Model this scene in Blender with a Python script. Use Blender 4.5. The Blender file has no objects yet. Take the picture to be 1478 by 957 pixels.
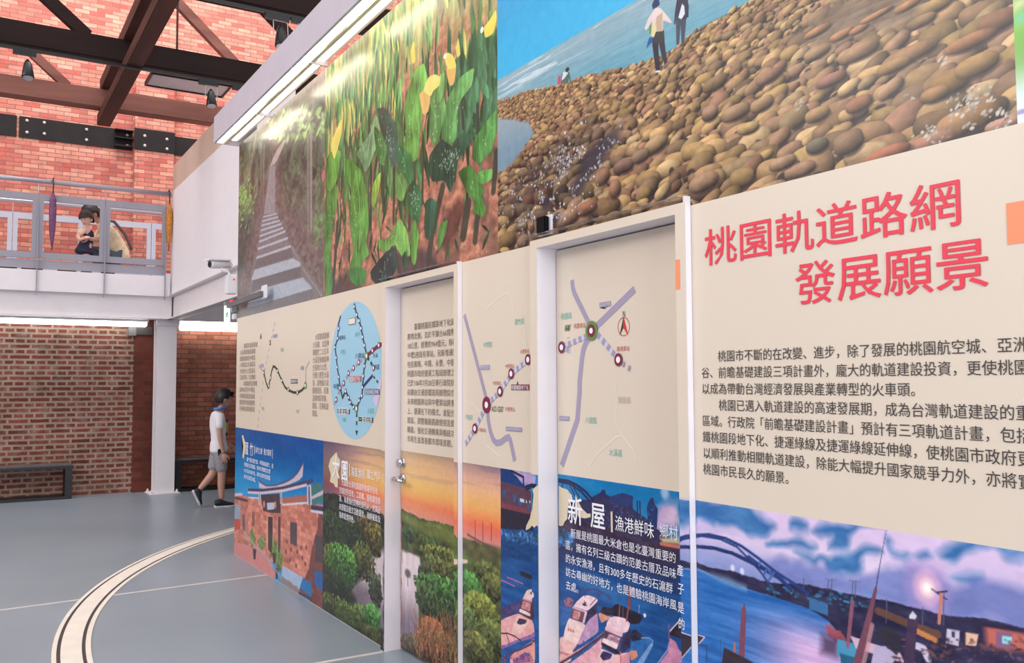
import bpy, bmesh, math, random
import numpy as np
from mathutils import Vector, Matrix

S = bpy.context.scene
COL = S.collection
random.seed(7)

# ---------------------------------------------------------------- camera
F_PX, PITCH, ROLL, YAW = 1289.50896, 0.0577170587, -0.00474691858, 1.02408703
EYE = np.array([0.0, 0.0, 1.55])
_fw = np.array([-math.sin(YAW) * math.cos(PITCH), math.cos(YAW) * math.cos(PITCH), math.sin(PITCH)])
_r0 = np.array([math.cos(YAW), math.sin(YAW), 0.0])
_u0 = np.cross(_r0, _fw)
_r = math.cos(ROLL) * _r0 + math.sin(ROLL) * _u0
_u = -math.sin(ROLL) * _r0 + math.cos(ROLL) * _u0
cam = bpy.data.cameras.new('camera')
cam.sensor_width = 36.0
cam.lens = 36.0 * F_PX / 1478.0
cam.clip_start = 0.05
camo = bpy.data.objects.new('camera', cam)
COL.objects.link(camo)
camo.matrix_world = Matrix(((_r[0], _u[0], -_fw[0], EYE[0]), (_r[1], _u[1], -_fw[1], EYE[1]),
                            (_r[2], _u[2], -_fw[2], EYE[2]), (0, 0, 0, 1)))
S.camera = camo

# ---------------------------------------------------------------- light and exposure
S.view_settings.view_transform = 'Standard'
S.view_settings.look = 'None'
S.view_settings.gamma = 1.0
S.view_settings.use_curve_mapping = False
S.view_settings.exposure = -0.06
w = bpy.data.worlds.new('sky')
S.world = w
w.use_nodes = True
w.node_tree.nodes['Background'].inputs['Color'].default_value = (1.0, 0.982, 0.985, 1)
w.node_tree.nodes['Background'].inputs['Strength'].default_value = 1.5


def area(name, loc, target, size, size_y, power, color=(1, 1, 1)):
    l = bpy.data.lights.new(name, 'AREA')
    l.shape = 'RECTANGLE'
    l.size, l.size_y, l.energy, l.color = size, size_y, power, color
    o = bpy.data.objects.new(name, l)
    COL.objects.link(o)
    o.location = loc
    o.rotation_euler = (Vector(target) - Vector(loc)).to_track_quat('-Z', 'Y').to_euler()
    return o


# unseen area lamp standing for high daylight on the upper gable wall
area('unseen_high_light', (-11.5, 1.5, 10.5), (-15.6, 2.2, 7.2), 5, 2, 480, (1, 0.95, 0.93))
area('unseen_high_light', (-7.0, -7.5, 6.0), (-7.5, 2.1, 1.6), 7, 3, 400, (1, 0.97, 0.95))  # fill lamp out of view, added to brighten the printed wall

# unseen bluish area lamp added on the camera side to whiten the door jambs
area('jamb_fill_light', (4.2, 0.7, 2.4), (-6.0, 1.5, 1.3), 2.6, 3.2, 330, (0.80, 0.89, 1.0))

# ---------------------------------------------------------------- helpers
WALL = 2.127            # the plane of the printed wall


def at(px, py, X=None, Y=None, Z=None):
    """a point of the place: where the sight line through a photograph pixel meets a plane"""
    d = _fw + (px - 739.0) / F_PX * _r - (py - 478.5) / F_PX * _u
    if X is not None:
        t = X / d[0]
    elif Y is not None:
        t = Y / d[1]
    else:
        t = (Z - 1.55) / d[2]
    return EYE + d * t


def lin(c):
    c = np.asarray(c, float) / 255.0
    return np.where(c <= 0.04045, c / 12.92, ((c + 0.055) / 1.055) ** 2.4)


def rgba(c):
    return tuple(float(v) for v in lin(c)) + (1.0,)


MATS = {}


def mat(name, c, rough=0.6, metal=0.0, var=0.06, scale=6.0, emit=None, emit_s=0.0, stretch=(1, 1, 1), spec=0.5, bump=0.0, alpha=1.0, trans=0.0):
    if name in MATS:
        return MATS[name]
    m = bpy.data.materials.new(name)
    m.use_nodes = True
    nt = m.node_tree
    b = nt.nodes['Principled BSDF']
    b.inputs['Roughness'].default_value = rough
    b.inputs['Metallic'].default_value = metal
    b.inputs['Specular IOR Level'].default_value = spec
    b.inputs['Transmission Weight'].default_value = trans
    tc = nt.nodes.new('ShaderNodeNewGeometry')
    mp = nt.nodes.new('ShaderNodeMapping')
    mp.inputs['Scale'].default_value = stretch
    nt.links.new(tc.outputs['Position'], mp.inputs['Vector'])
    nz = nt.nodes.new('ShaderNodeTexNoise')
    nz.inputs['Scale'].default_value = scale
    nz.inputs['Detail'].default_value = 5
    nt.links.new(mp.outputs['Vector'], nz.inputs['Vector'])
    rp = nt.nodes.new('ShaderNodeValToRGB')
    rp.color_ramp.elements[0].position = 0.25
    rp.color_ramp.elements[1].position = 0.75
    l = lin(c)
    rp.color_ramp.elements[0].color = tuple(np.clip(l * (1 - var * 2), 0, 1)) + (1,)
    rp.color_ramp.elements[1].color = tuple(np.clip(l * (1 + var * 2), 0, 1)) + (1,)
    nt.links.new(nz.outputs['Fac'], rp.inputs['Fac'])
    nt.links.new(rp.outputs['Color'], b.inputs['Base Color'])
    if bump:
        bp = nt.nodes.new('ShaderNodeBump')
        bp.inputs['Strength'].default_value = bump
        bp.inputs['Distance'].default_value = 0.01
        nt.links.new(nz.outputs['Fac'], bp.inputs['Height'])
        nt.links.new(bp.outputs['Normal'], b.inputs['Normal'])
    if emit is not None:
        b.inputs['Emission Color'].default_value = rgba(emit)
        b.inputs['Emission Strength'].default_value = emit_s
    MATS[name] = m
    return m


def brick_mat(name, bw, bh, c1, c2, mort, msize, english, bump=0.4, tint=(0.5, 0.5)):
    m = bpy.data.materials.new(name)
    m.use_nodes = True
    nt = m.node_tree
    L = nt.links.new
    N = nt.nodes.new
    b = nt.nodes['Principled BSDF']
    b.inputs['Roughness'].default_value = 0.85
    b.inputs['Specular IOR Level'].default_value = 0.2
    g = N('ShaderNodeNewGeometry')
    sp = N('ShaderNodeSeparateXYZ')
    L(g.outputs['Position'], sp.inputs[0])
    ad = N('ShaderNodeMath')
    ad.operation = 'ADD'
    L(sp.outputs['Y'], ad.inputs[0])
    L(sp.outputs['X'], ad.inputs[1])
    cb = N('ShaderNodeCombineXYZ')
    L(ad.outputs[0], cb.inputs['X'])
    L(sp.outputs['Z'], cb.inputs['Y'])
    wob = N('ShaderNodeTexNoise')
    wob.inputs['Scale'].default_value = 9
    wm = N('ShaderNodeVectorMath')
    wm.operation = 'SCALE'
    wm.inputs['Scale'].default_value = 0.012
    L(g.outputs['Position'], wob.inputs['Vector'])
    L(wob.outputs['Color'], wm.inputs[0])
    va = N('ShaderNodeVectorMath')
    L(cb.outputs[0], va.inputs[0])
    L(wm.outputs[0], va.inputs[1])

    def bt(width, off):
        t = N('ShaderNodeTexBrick')
        t.offset = off
        t.inputs['Scale'].default_value = 1.0
        t.inputs['Brick Width'].default_value = width
        t.inputs['Row Height'].default_value = bh
        t.inputs['Mortar Size'].default_value = msize
        t.inputs['Mortar Smooth'].default_value = 0.3
        t.inputs['Bias'].default_value = 0.0
        t.inputs['Color1'].default_value = rgba(c1)
        t.inputs['Color2'].default_value = rgba(c2)
        t.inputs['Mortar'].default_value = rgba(mort)
        L(va.outputs[0], t.inputs['Vector'])
        return t
    if english:
        a, c = bt(bw, 0.0), bt(bw / 2, 0.0)
        sh = N('ShaderNodeVectorMath')
        sh.inputs[1].default_value = (bw / 4, 0, 0)
        L(va.outputs[0], sh.inputs[0])
        L(sh.outputs[0], c.inputs['Vector'])
        dv = N('ShaderNodeMath')
        dv.operation = 'DIVIDE'
        spv = N('ShaderNodeSeparateXYZ')
        L(va.outputs[0], spv.inputs[0])
        L(spv.outputs['Y'], dv.inputs[0])
        dv.inputs[1].default_value = bh * 2
        fr = N('ShaderNodeMath')
        fr.operation = 'FRACT'
        L(dv.outputs[0], fr.inputs[0])
        gt = N('ShaderNodeMath')
        gt.operation = 'GREATER_THAN'
        gt.inputs[1].default_value = 0.5
        L(fr.outputs[0], gt.inputs[0])
        mx = N('ShaderNodeMix')
        mx.data_type = 'RGBA'
        L(gt.outputs[0], mx.inputs['Factor'])
        L(a.outputs['Color'], mx.inputs['A'])
        L(c.outputs['Color'], mx.inputs['B'])
        col = mx.outputs['Result']
        mf = N('ShaderNodeMix')
        L(gt.outputs[0], mf.inputs[0])
        L(a.outputs['Fac'], mf.inputs[2])
        L(c.outputs['Fac'], mf.inputs[3])
        fac = mf.outputs[0]
    else:
        a = bt(bw, 0.5)
        col, fac = a.outputs['Color'], a.outputs['Fac']
    nz = N('ShaderNodeTexNoise')
    nz.inputs['Scale'].default_value = 3.1
    nz.inputs['Detail'].default_value = 8
    nz.inputs['Roughness'].default_value = 0.7
    L(g.outputs['Position'], nz.inputs['Vector'])
    rp = N('ShaderNodeValToRGB')
    rp.color_ramp.elements[0].position = 0.3
    rp.color_ramp.elements[1].position = 0.72
    rp.color_ramp.elements[0].color = (tint[0],) * 3 + (1,)
    rp.color_ramp.elements[1].color = (tint[1],) * 3 + (1,)
    L(nz.outputs['Fac'], rp.inputs['Fac'])
    sm = N('ShaderNodeTexNoise')
    sm.inputs['Scale'].default_value = 7.0
    sm.inputs['Detail'].default_value = 6
    L(g.outputs['Position'], sm.inputs['Vector'])
    sr = N('ShaderNodeMapRange')
    sr.inputs['From Min'].default_value = 0.5
    sr.inputs['From Max'].default_value = 0.75
    sr.inputs['To Max'].default_value = 0.75 if english else 0.35
    L(sm.outputs['Fac'], sr.inputs['Value'])
    ms = N('ShaderNodeMix')
    ms.data_type = 'RGBA'
    L(sr.outputs['Result'], ms.inputs['Factor'])
    L(col, ms.inputs['A'])
    ms.inputs['B'].default_value = rgba(mort)
    col = ms.outputs['Result']
    mu = N('ShaderNodeMix')
    mu.data_type = 'RGBA'
    mu.blend_type = 'MULTIPLY'
    mu.inputs['Factor'].default_value = 1.0
    L(col, mu.inputs['A'])
    L(rp.outputs['Color'], mu.inputs['B'])
    L(mu.outputs['Result'], b.inputs['Base Color'])
    bp = N('ShaderNodeBump')
    bp.invert = True
    bp.inputs['Strength'].default_value = bump
    bp.inputs['Distance'].default_value = 0.01
    L(fac, bp.inputs['Height'])
    L(bp.outputs['Normal'], b.inputs['Normal'])
    return m


# ---- mesh helpers: every shape is added to a bmesh in place coordinates
def box(bm, x0, x1, y0, y1, z0, z1, bevel=0.0):
    r = bmesh.ops.create_cube(bm, size=1.0)
    for v in r['verts']:
        v.co = ((x0 + x1) / 2 + v.co.x * (x1 - x0), (y0 + y1) / 2 + v.co.y * (y1 - y0), (z0 + z1) / 2 + v.co.z * (z1 - z0))
    if bevel:
        es = list({e for v in r['verts'] for e in v.link_edges})
        bmesh.ops.bevel(bm, geom=es, offset=bevel, segments=2, affect='EDGES')


def tube(bm, pts, r, n=10, r1=None, cap=True):
    pts = [Vector(p) for p in pts]
    k = len(pts)
    rings = []
    for i, p in enumerate(pts):
        t = (pts[min(i + 1, k - 1)] - pts[max(i - 1, 0)]).normalized()
        a = t.orthogonal().normalized() if i == 0 else (rings_a - t * rings_a.dot(t)).normalized()
        rings_a = a
        b = t.cross(a)
        if isinstance(r, (list, tuple)):
            rr = r[i]
        else:
            rr = r if r1 is None else r + (r1 - r) * i / (k - 1)
        rings.append([bm.verts.new(p + (a * math.cos(q) + b * math.sin(q)) * rr) for q in (2 * math.pi * j / n for j in range(n))])
    for A, B in zip(rings, rings[1:]):
        for j in range(n):
            bm.faces.new((A[j], A[(j + 1) % n], B[(j + 1) % n], B[j]))
    if cap:
        bm.faces.new(rings[0][::-1])
        bm.faces.new(rings[-1])


def ball(bm, c, rx, ry, rz, seg=16, rings=10, rot=None):
    r = bmesh.ops.create_uvsphere(bm, u_segments=seg, v_segments=rings, radius=1.0)
    R = rot or Matrix.Identity(3)
    for v in r['verts']:
        v.co = Vector(c) + R @ Vector((v.co.x * rx, v.co.y * ry, v.co.z * rz))
    return r['verts']


def prism(bm, poly, d):
    """extrude a polygon of points by the vector d"""
    a = [bm.verts.new(Vector(p)) for p in poly]
    b = [bm.verts.new(Vector(p) + Vector(d)) for p in poly]
    n = len(a)
    bm.faces.new(a[::-1])
    bm.faces.new(b)
    for i in range(n):
        bm.faces.new((a[i], a[(i + 1) % n], b[(i + 1) % n], b[i]))


def beam(bm, a, b, w, h, up=(0, 0, 1)):
    """a squared timber from a to b"""
    a, b = Vector(a), Vector(b)
    t = (b - a).normalized()
    s = t.cross(Vector(up)).normalized()
    q = s.cross(t)
    prism(bm, [a + s * (w / 2 * i) + q * (h / 2 * j) for i, j in ((-1, -1), (1, -1), (1, 1), (-1, 1))], b - a)


def adopt(o, parent):
    o.parent = parent
    o.matrix_parent_inverse = Matrix.Translation(-Vector(parent.get('_o', (0, 0, 0))))


def obj(name, bm, m, parent=None, smooth=False):
    bmesh.ops.recalc_face_normals(bm, faces=bm.faces)
    me = bpy.data.meshes.new(name)
    bm.to_mesh(me)
    bm.free()
    me.materials.append(m)
    if smooth:
        me.polygons.foreach_set('use_smooth', [True] * len(me.polygons))
    o = bpy.data.objects.new(name, me)
    COL.objects.link(o)
    if parent is not None:
        adopt(o, parent)
    return o


def B():
    return bmesh.new()


def bxo(name, dims, m, parent=None, bevel=0.0):
    bm = B()
    box(bm, *dims, bevel=bevel)
    return obj(name, bm, m, parent)


def tag(o, label, cat, group=None):
    o['label'] = label
    o['category'] = cat
    if group:
        o['group'] = group
    return o


def thing(name, label, cat, loc, group=None):
    o = bpy.data.objects.new(name, None)
    COL.objects.link(o)
    o.location = loc
    o.empty_display_size = 0.1
    o['_o'] = tuple(float(v) for v in loc)
    return tag(o, label, cat, group)


def struct(o, label=None):
    o['kind'] = 'structure'
    if label:
        o['label'] = label
    return o


def dup(root, move, label, group=None):
    """a copy of a thing with copies of its parts and sub-parts"""
    r = root.copy()
    COL.objects.link(r)
    r.location = Vector(root.location) + Vector(move)
    r['label'] = label
    if group:
        r['group'] = group
    for ch in list(root.children):
        c = ch.copy()
        COL.objects.link(c)
        c.parent = r
        for g in ch.children:
            d = g.copy()
            COL.objects.link(d)
            d.parent = c
    return r


# ================================================================ the setting
M_white = mat('white_paint', (228, 220, 222), 0.5, var=0.015)
M_floor = mat('grey_epoxy', (136, 146, 157), 0.32, var=0.05, scale=0.9, spec=0.45)
M_concrete = mat('floor_joint', (205, 196, 192), 0.6)
M_panel = mat('screen_white', (238, 234, 238), 0.6, var=0.01)
M_beige = mat('beige_board', (208, 184, 168), 0.6, var=0.04, scale=2)
M_black = mat('black_steel', (16, 15, 17), 0.45)
M_rail = mat('grey_paint', (150, 146, 156), 0.45, var=0.02)
M_railb = mat('pale_grey_paint', (182, 186, 200), 0.45, var=0.02)
M_tube = mat('handrail_steel', (178, 174, 184), 0.3, metal=0.55, var=0.02)
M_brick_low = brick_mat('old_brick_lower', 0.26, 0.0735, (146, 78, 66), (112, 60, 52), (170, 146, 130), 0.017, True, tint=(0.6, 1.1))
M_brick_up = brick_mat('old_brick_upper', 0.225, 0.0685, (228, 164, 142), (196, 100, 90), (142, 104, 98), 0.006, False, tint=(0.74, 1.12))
M_wood = mat('dark_timber', (36, 21, 19), 0.7, spec=0.2, var=0.22, scale=5, stretch=(1, 0.12, 1), bump=0.2)
M_wood_lit = mat('lit_timber', (124, 80, 70), 0.7, spec=0.2, var=0.2, scale=5, stretch=(1, 0.12, 1), bump=0.2)  # far truss timber, the light falling on it put into a lighter colour
M_wood_x = mat('brace_timber', (78, 46, 38), 0.7, spec=0.2, var=0.2, scale=5, stretch=(0.12, 1, 1), bump=0.2)
M_band = mat('band_steel', (36, 31, 32), 0.6, var=0.12, spec=0.2)
M_bolt = mat('bolt_steel', (196, 184, 182), 0.35, metal=0.4)

struct(bxo('floor', (-16.5, 4.5, -9, 5.5, -0.12, 0), M_floor))
# floor joints are inlaid strips, the turntable rail is a ring set into the floor
for i, (xa, ya, xb, yb) in enumerate(((-7.03, -2.0, -7.345, 2.12), (-4.80, -9.0, -4.895, 2.09))):
    bm = B()
    prism(bm, [(xa - 0.014, ya, 0), (xa + 0.014, ya, 0), (xb + 0.014, yb, 0), (xb - 0.014, yb, 0)], (0, 0, 0.0025))
    struct(obj('trim_%d' % (i + 1), bm, M_concrete), 'pale joint strip across the grey floor')

RC, R0, R1 = (-5.318, 6.59), 5.955, 6.162


def ring_bm(ra, rb, z0, z1, a0=math.radians(170), a1=math.radians(272), n=150):
    bm = B()
    q = []
    for i in range(n + 1):
        a = a0 + (a1 - a0) * i / n
        c, s = math.cos(a), math.sin(a)
        q.append([bm.verts.new((RC[0] + r * c, RC[1] + r * s, z)) for r, z in ((ra, z0), (rb, z0), (rb, z1), (ra, z1))])
    for A, Bq in zip(q, q[1:]):
        for j in range(4):
            bm.faces.new((A[j], A[(j + 1) % 4], Bq[(j + 1) % 4], Bq[j]))
    bm.faces.new(q[0])
    bm.faces.new(q[-1][::-1])
    return bm


M_ring = mat('pale_stone_band', (232, 222, 210), 0.55, var=0.03, scale=9)
M_groove = mat('rail_groove', (58, 48, 52), 0.5)
ring = thing('turntable_rail', 'pale curved rail band with two dark grooves set in the grey floor', 'floor rail', (-5.3, 0.53, 0))
obj('outer_band', ring_bm(6.137, R1, 0, 0.006), M_ring, ring)
obj('middle_band', ring_bm(6.004, 6.116, 0, 0.008), M_ring, ring)
obj('inner_band', ring_bm(R0, 5.984, 0, 0.006), M_ring, ring)
obj('groove', ring_bm(6.116, 6.137, 0, 0.003), M_groove, ring)
obj('groove', ring_bm(5.984, 6.004, 0, 0.003), M_groove, ring)

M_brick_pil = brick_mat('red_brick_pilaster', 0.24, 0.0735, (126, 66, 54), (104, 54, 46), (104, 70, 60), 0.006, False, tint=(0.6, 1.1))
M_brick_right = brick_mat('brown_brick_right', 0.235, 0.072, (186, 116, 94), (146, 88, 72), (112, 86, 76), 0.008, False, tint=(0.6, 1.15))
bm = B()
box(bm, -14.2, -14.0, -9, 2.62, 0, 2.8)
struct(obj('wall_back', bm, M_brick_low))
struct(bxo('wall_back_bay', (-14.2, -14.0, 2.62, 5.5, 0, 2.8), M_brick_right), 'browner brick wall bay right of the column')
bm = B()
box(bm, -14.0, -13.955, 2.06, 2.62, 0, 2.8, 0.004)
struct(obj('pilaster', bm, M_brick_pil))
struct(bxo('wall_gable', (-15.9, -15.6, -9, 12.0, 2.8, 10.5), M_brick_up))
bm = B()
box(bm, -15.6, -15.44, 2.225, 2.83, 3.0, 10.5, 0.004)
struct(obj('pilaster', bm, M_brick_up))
struct(bxo('wall_left', (-16, 4.5, -9.2, -9.0, 0, 6.2), M_white))
struct(bxo('wall_front', (4.5, 4.7, -9, 5.5, 0, 6.2), M_white))
struct(bxo('wall_side', (-16, 4.5, 5.5, 5.7, 0, 6.2), M_white))

# mezzanine slab, edge fascia, edge beam
bm = B()
box(bm, -15.35, -13.42, -9, 5.5, 2.80, 3.07)
box(bm, -13.42, 4.4, 2.52, 5.5, 2.84, 3.07)
struct(obj('mezzanine_floor', bm, M_white))
struct(bxo('trim_3', (-13.42, -13.36, -9, 2.43, 2.80, 3.085), M_white, bevel=0.004), 'white fascia along the balcony floor edge')


def hbeam(bm, axis, a, b, c, w, z0, z1, t=0.014):
    for d in ((c - w / 2, c + w / 2, z0, z0 + t), (c - w / 2, c + w / 2, z1 - t, z1), (c - t / 2, c + t / 2, z0, z1)):
        if axis == 'y':
            box(bm, d[0], d[1], a, b, d[2], d[3])
        else:
            box(bm, a, b, d[0], d[1], d[2], d[3])


bm = B()
box(bm, -13.60, -13.44, -9, 2.47, 2.497, 2.80)
box(bm, -13.66, -13.40, -9, 2.49, 2.485, 2.497)
struct(obj('balcony_beam', bm, M_white))
bm = B()
hbeam(bm, 'x', -13.6, 4.2, 2.5, 0.17, 2.485, 2.83)
struct(obj('balcony_beam', bm, M_white))

# steel column with plate and bolts
col = struct(bpy.data.objects.new('column', None))
COL.objects.link(col)
bm = B()
box(bm, -13.575, -13.56, 2.30, 2.57, 0.012, 2.485)
box(bm, -13.815, -13.80, 2.30, 2.57, 0.012, 2.485)
box(bm, -13.80, -13.575, 2.425, 2.437, 0.012, 2.485)
box(bm, -13.58, -13.53, 2.29, 2.60, 2.40, 2.485)
obj('shaft', bm, M_white, col)
bxo('base_plate', (-13.88, -13.50, 2.22, 2.64, 0, 0.012), M_white, col)
for x, y in ((-13.56, 2.255), (-13.83, 2.255), (-13.56, 2.605), (-13.83, 2.605)):
    bm = B()
    tube(bm, [(x, y, 0.012), (x, y, 0.055)], 0.013, 6)
    tube(bm, [(x, y, 0.012), (x, y, 0.034)], 0.022, 6)
    obj('anchor_bolt', bm, M_white, col)

# guard screen and board above it along the right-hand mezzanine edge
struct(bxo('guard_panel', (-13.45, -7.9, 2.45, 2.50, 2.825, 4.335), M_panel, bevel=0.006), 'tall white guard screen along the mezzanine edge')
struct(bxo('guard_board', (-13.45, -7.9, 2.462, 2.50, 4.335, 4.72), M_beige, bevel=0.004), 'beige board above the white guard screen')

# ---------------------------------------------------------------- printed partition wall with two door openings
D1, D2 = (-4.889, -4.018), (-3.240, -2.350)
TOP1, TOP2 = 2.119, 2.136
bm = B()
XE, XW = 1.2, -8.41
box(bm, XW, -4.94, WALL, WALL + 0.14, 0, 3.80)
box(bm, -4.94, -3.976, WALL, WALL + 0.14, 2.15, 3.80)
box(bm, -3.976, -3.295, WALL, WALL + 0.14, 0, 3.80)
box(bm, -3.295, -2.298, WALL, WALL + 0.14, 2.17, 3.80)
box(bm, -2.298, XE, WALL, WALL + 0.14, 0, 3.80)
struct(obj('wall_right', bm, M_white))

M_led = mat('led_diffuser', (255, 250, 235), 0.4, emit=(255, 246, 226), emit_s=20.0)
M_led2 = mat('led_soffit_glow', (255, 246, 225), 0.4, emit=(255, 246, 228), emit_s=3.2)
M_cornice = mat('cornice_grey', (196, 188, 198), 0.55, var=0.015)
M_soffit = mat('soffit_cream', (226, 212, 186), 0.5, var=0.015)
cor = thing('light_cornice', 'long grey light cornice projecting above the printed wall', 'cornice', (-5, 2.0, 3.8))
bm = B()
box(bm, -8.475, XE, 1.905, 1.925, 3.80, 4.05, 0.003)
box(bm, -8.475, XE, 1.925, 2.30, 4.03, 4.05)
box(bm, -8.475, -8.455, 1.925, 2.30, 3.80, 4.03)
obj('fascia', bm, M_cornice, cor)
bm = B()
box(bm, -8.455, XE, 1.925, 2.127, 3.84, 3.86)
box(bm, -8.455, XE, 1.990, 2.030, 3.806, 3.84, 0.006)
obj('soffit', bm, M_soffit, cor)
bxo('diffuser', (-8.45, XE, 1.927, 1.994, 3.811, 3.83), M_led2, cor, 0.004)
bxo('diffuser', (-8.40, XE, 2.05, 2.10, 3.828, 3.84), M_led2, cor, 0.004)  # glow put in for the lit back of the soffit
x = -8.10
while x < XE - 0.2:
    x1 = min(x + 1.0, XE)
    bxo('light_tube', (x, x1, 1.938, 1.974, 3.802, 3.816), M_led, cor, 0.006)
    x = x1 + 0.42
for x in (-7.4, -6.0, -4.58, -3.16):
    bxo('joint', (x, x + 0.012, 1.926, 2.126, 3.801, 3.84), M_cornice, cor)

# ---------------------------------------------------------------- balcony railings
POSTS = [-1.70, -0.89, -0.075, 0.744, 1.566, 2.356]


def railing(x, posts, m, mt, label, z0=3.24, plates=True):
    t = thing('balcony_railing', label, 'railing', (x, 1.2, 3.07))
    bm = B()
    tube(bm, [(x, posts[0] - 0.4, 4.285), (x, posts[-1] + 0.07, 4.285)], 0.032, 14)
    obj('handrail', bm, mt, t, True)
    for a, b in zip(posts, posts[1:]):
        a1 = a + 0.004
        b1 = b - 0.004 if b < posts[-1] else b + 0.02
        bm = B()
        box(bm, x - 0.02, x + 0.02, a1, b1, 4.02, 4.11)
        box(bm, x - 0.02, x + 0.02, a1, b1, z0, 3.325)
        box(bm, x - 0.02, x + 0.02, a1, a1 + 0.062, 3.325, 4.02)
        box(bm, x - 0.02, x + 0.02, b1 - 0.062, b1, 3.325, 4.02)
        obj('frame_panel', bm, m, t)
    for p in posts:
        bm = B()
        tube(bm, [(x, p, 4.10), (x, p, 4.26)], 0.007, 8)
        obj('standoff', bm, mt, t)
        if plates:
            bm = B()
            prism(bm, [(x + 0.025, p - 0.006, 2.75), (x + 0.075, p - 0.006, 2.75), (x + 0.075, p - 0.006, 3.22), (x + 0.025, p - 0.006, 4.02)], (0, 0.012, 0))
            obj('bracket_plate', bm, m, t)
    bm = B()
    box(bm, x - 0.008, x + 0.008, posts[0] - 0.3, posts[-1] + 0.02, 3.105, 3.222)
    obj('toe_board', bm, m, t)
    return t


railing(-13.40, POSTS, M_rail, M_tube, 'grey steel balcony railing with round handrail, front one of the two')
railing(-15.0, [p + 0.0 for p in (-2.7, -1.75, -0.8, 0.505, 1.45, 2.428, 3.4)], M_railb, M_tube, 'pale grey railing behind the crouching person, against the brick wall', plates=False)

# ---------------------------------------------------------------- roof timbers


def truss(x, z, h, w, m, label, webs, rods=()):
    t = thing('roof_truss', label, 'roof truss', (x, 1.5, z))
    bm = B()
    box(bm, x - w, x, -9, 5.4, z, z + h, 0.012)
    obj('bottom_chord', bm, m, t)
    for a, b, ww in webs:
        bm = B()
        beam(bm, a, b, ww, ww * 0.8, (1, 0, 0))
        obj('diagonal_brace', bm, m, t)
    for y in rods:
        bm = B()
        tube(bm, [(x - w / 2, y, z + h), (x - w / 2, y, z + 3)], 0.012, 8)
        obj('tie_rod', bm, M_black, t)
    return t


def onp(px, py, X):
    return tuple(at(px, py, X=X))


def ext(a, b, k):
    a, b = Vector(a), Vector(b)
    return a + (b - a) * k


p, q = onp(126, 52, -11.1), onp(68, -2, -11.1)
p2, q2 = onp(418, 52, -11.1), onp(366, -2, -11.1)
truss(-11.0, 5.285, 0.27, 0.2, M_wood, 'dark timber roof truss whose chord runs across the upper left below the tie rod', [(p, ext(p, q, 3), 0.13), (p2, ext(p2, q2, 3), 0.13)], (2.05,))
p, q = onp(98, 125, -13.1), onp(28, 60, -13.1)
p2, q2 = onp(345, 98, -13.1), onp(256, 4, -13.1)
truss(-13.0, 5.29, 0.26, 0.2, M_wood_lit, 'lit reddish timber roof truss just above the bolted steel band, farther of the two', [(p, ext(p, q, 3), 0.11), (p2, ext(p2, q2, 3), 0.13)])
truss(-8.7, 5.30, 0.27, 0.2, M_wood, 'dark timber truss chord at the top edge beside the light cornice, nearest of three', [])
br = thing('tie_beam', 'pair of long brown timbers crossing the trusses lengthwise above the balcony', 'roof timber', (-11, 1.5, 5.2))
bm = B()
box(bm, -13.35, -4.5, 1.43, 1.60, 5.13, 5.283, 0.008)
obj('lower_timber', bm, M_wood_x, br)
bm = B()
box(bm, -13.2, -4.5, 1.44, 1.62, 5.557, 5.73, 0.008)
obj('upper_timber', bm, M_wood_x, br)

# bolted steel band on the gable wall
bd = thing('wall_band', 'dark steel band with bright bolts strapped round the upper brick wall', 'steel band', (-15.59, 1.2, 5.55))
bm = B()
box(bm, -15.60, -15.575, -9, 0.545, 5.385, 5.715)
box(bm, -15.60, -15.575, 0.575, 2.20, 5.385, 5.715)
box(bm, -15.60, -15.575, 2.86, 5.4, 5.40, 5.715)
obj('plate', bm, M_band, bd)
bxo('pilaster_plate', (-15.44, -15.41, 2.215, 2.84, 5.38, 5.73), M_band, bd, 0.004)
bm = B()
for z in (5.42, 5.55, 5.68):
    box(bm, -15.575, -15.44, 1.93, 2.21, z - 0.008, z + 0.008)
obj('gusset', bm, M_band, bd)


def bolt(x, y, z):
    bm = B()
    ball(bm, (x, y, z), 0.02, 0.026, 0.026, 10, 6)
    obj('bolt', bm, M_bolt, bd, True)


for px, pys in ((39, (174, 191)), (64, (177, 193)), (125, (187, 202)), (184, (195, 210))):
    for py in pys:
        c = at(px, py, X=-15.57)
        bolt(*c)
for px, pys in ((209, (196, 210)), (241, (201, 215))):
    for py in pys:
        c = at(px, py, X=-15.41)
        bolt(*c)

# ---------------------------------------------------------------- doors


def door(n, xs, top, xl, xr, zt, label, xt=0.0):
    d = struct(bpy.data.objects.new('door_%d' % n, None), label)
    COL.objects.link(d)
    bm = B()
    y0, y1 = 2.10, 2.25
    box(bm, xl, xs[0], y0, y1, 0, top)
    box(bm, xs[1], xr, y0, y1, 0, top)
    box(bm, xl, xr, y0, y1, top, zt)
    box(bm, xr - 0.010, xr, y0, WALL, zt, zt + xt)
    obj('frame', bm, M_white, d)
    bxo('door_leaf', (xs[0] + 0.004, xs[1] - 0.004, 2.20, 2.24, 0.012, top - 0.006), M_white, d)
    return d


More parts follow.
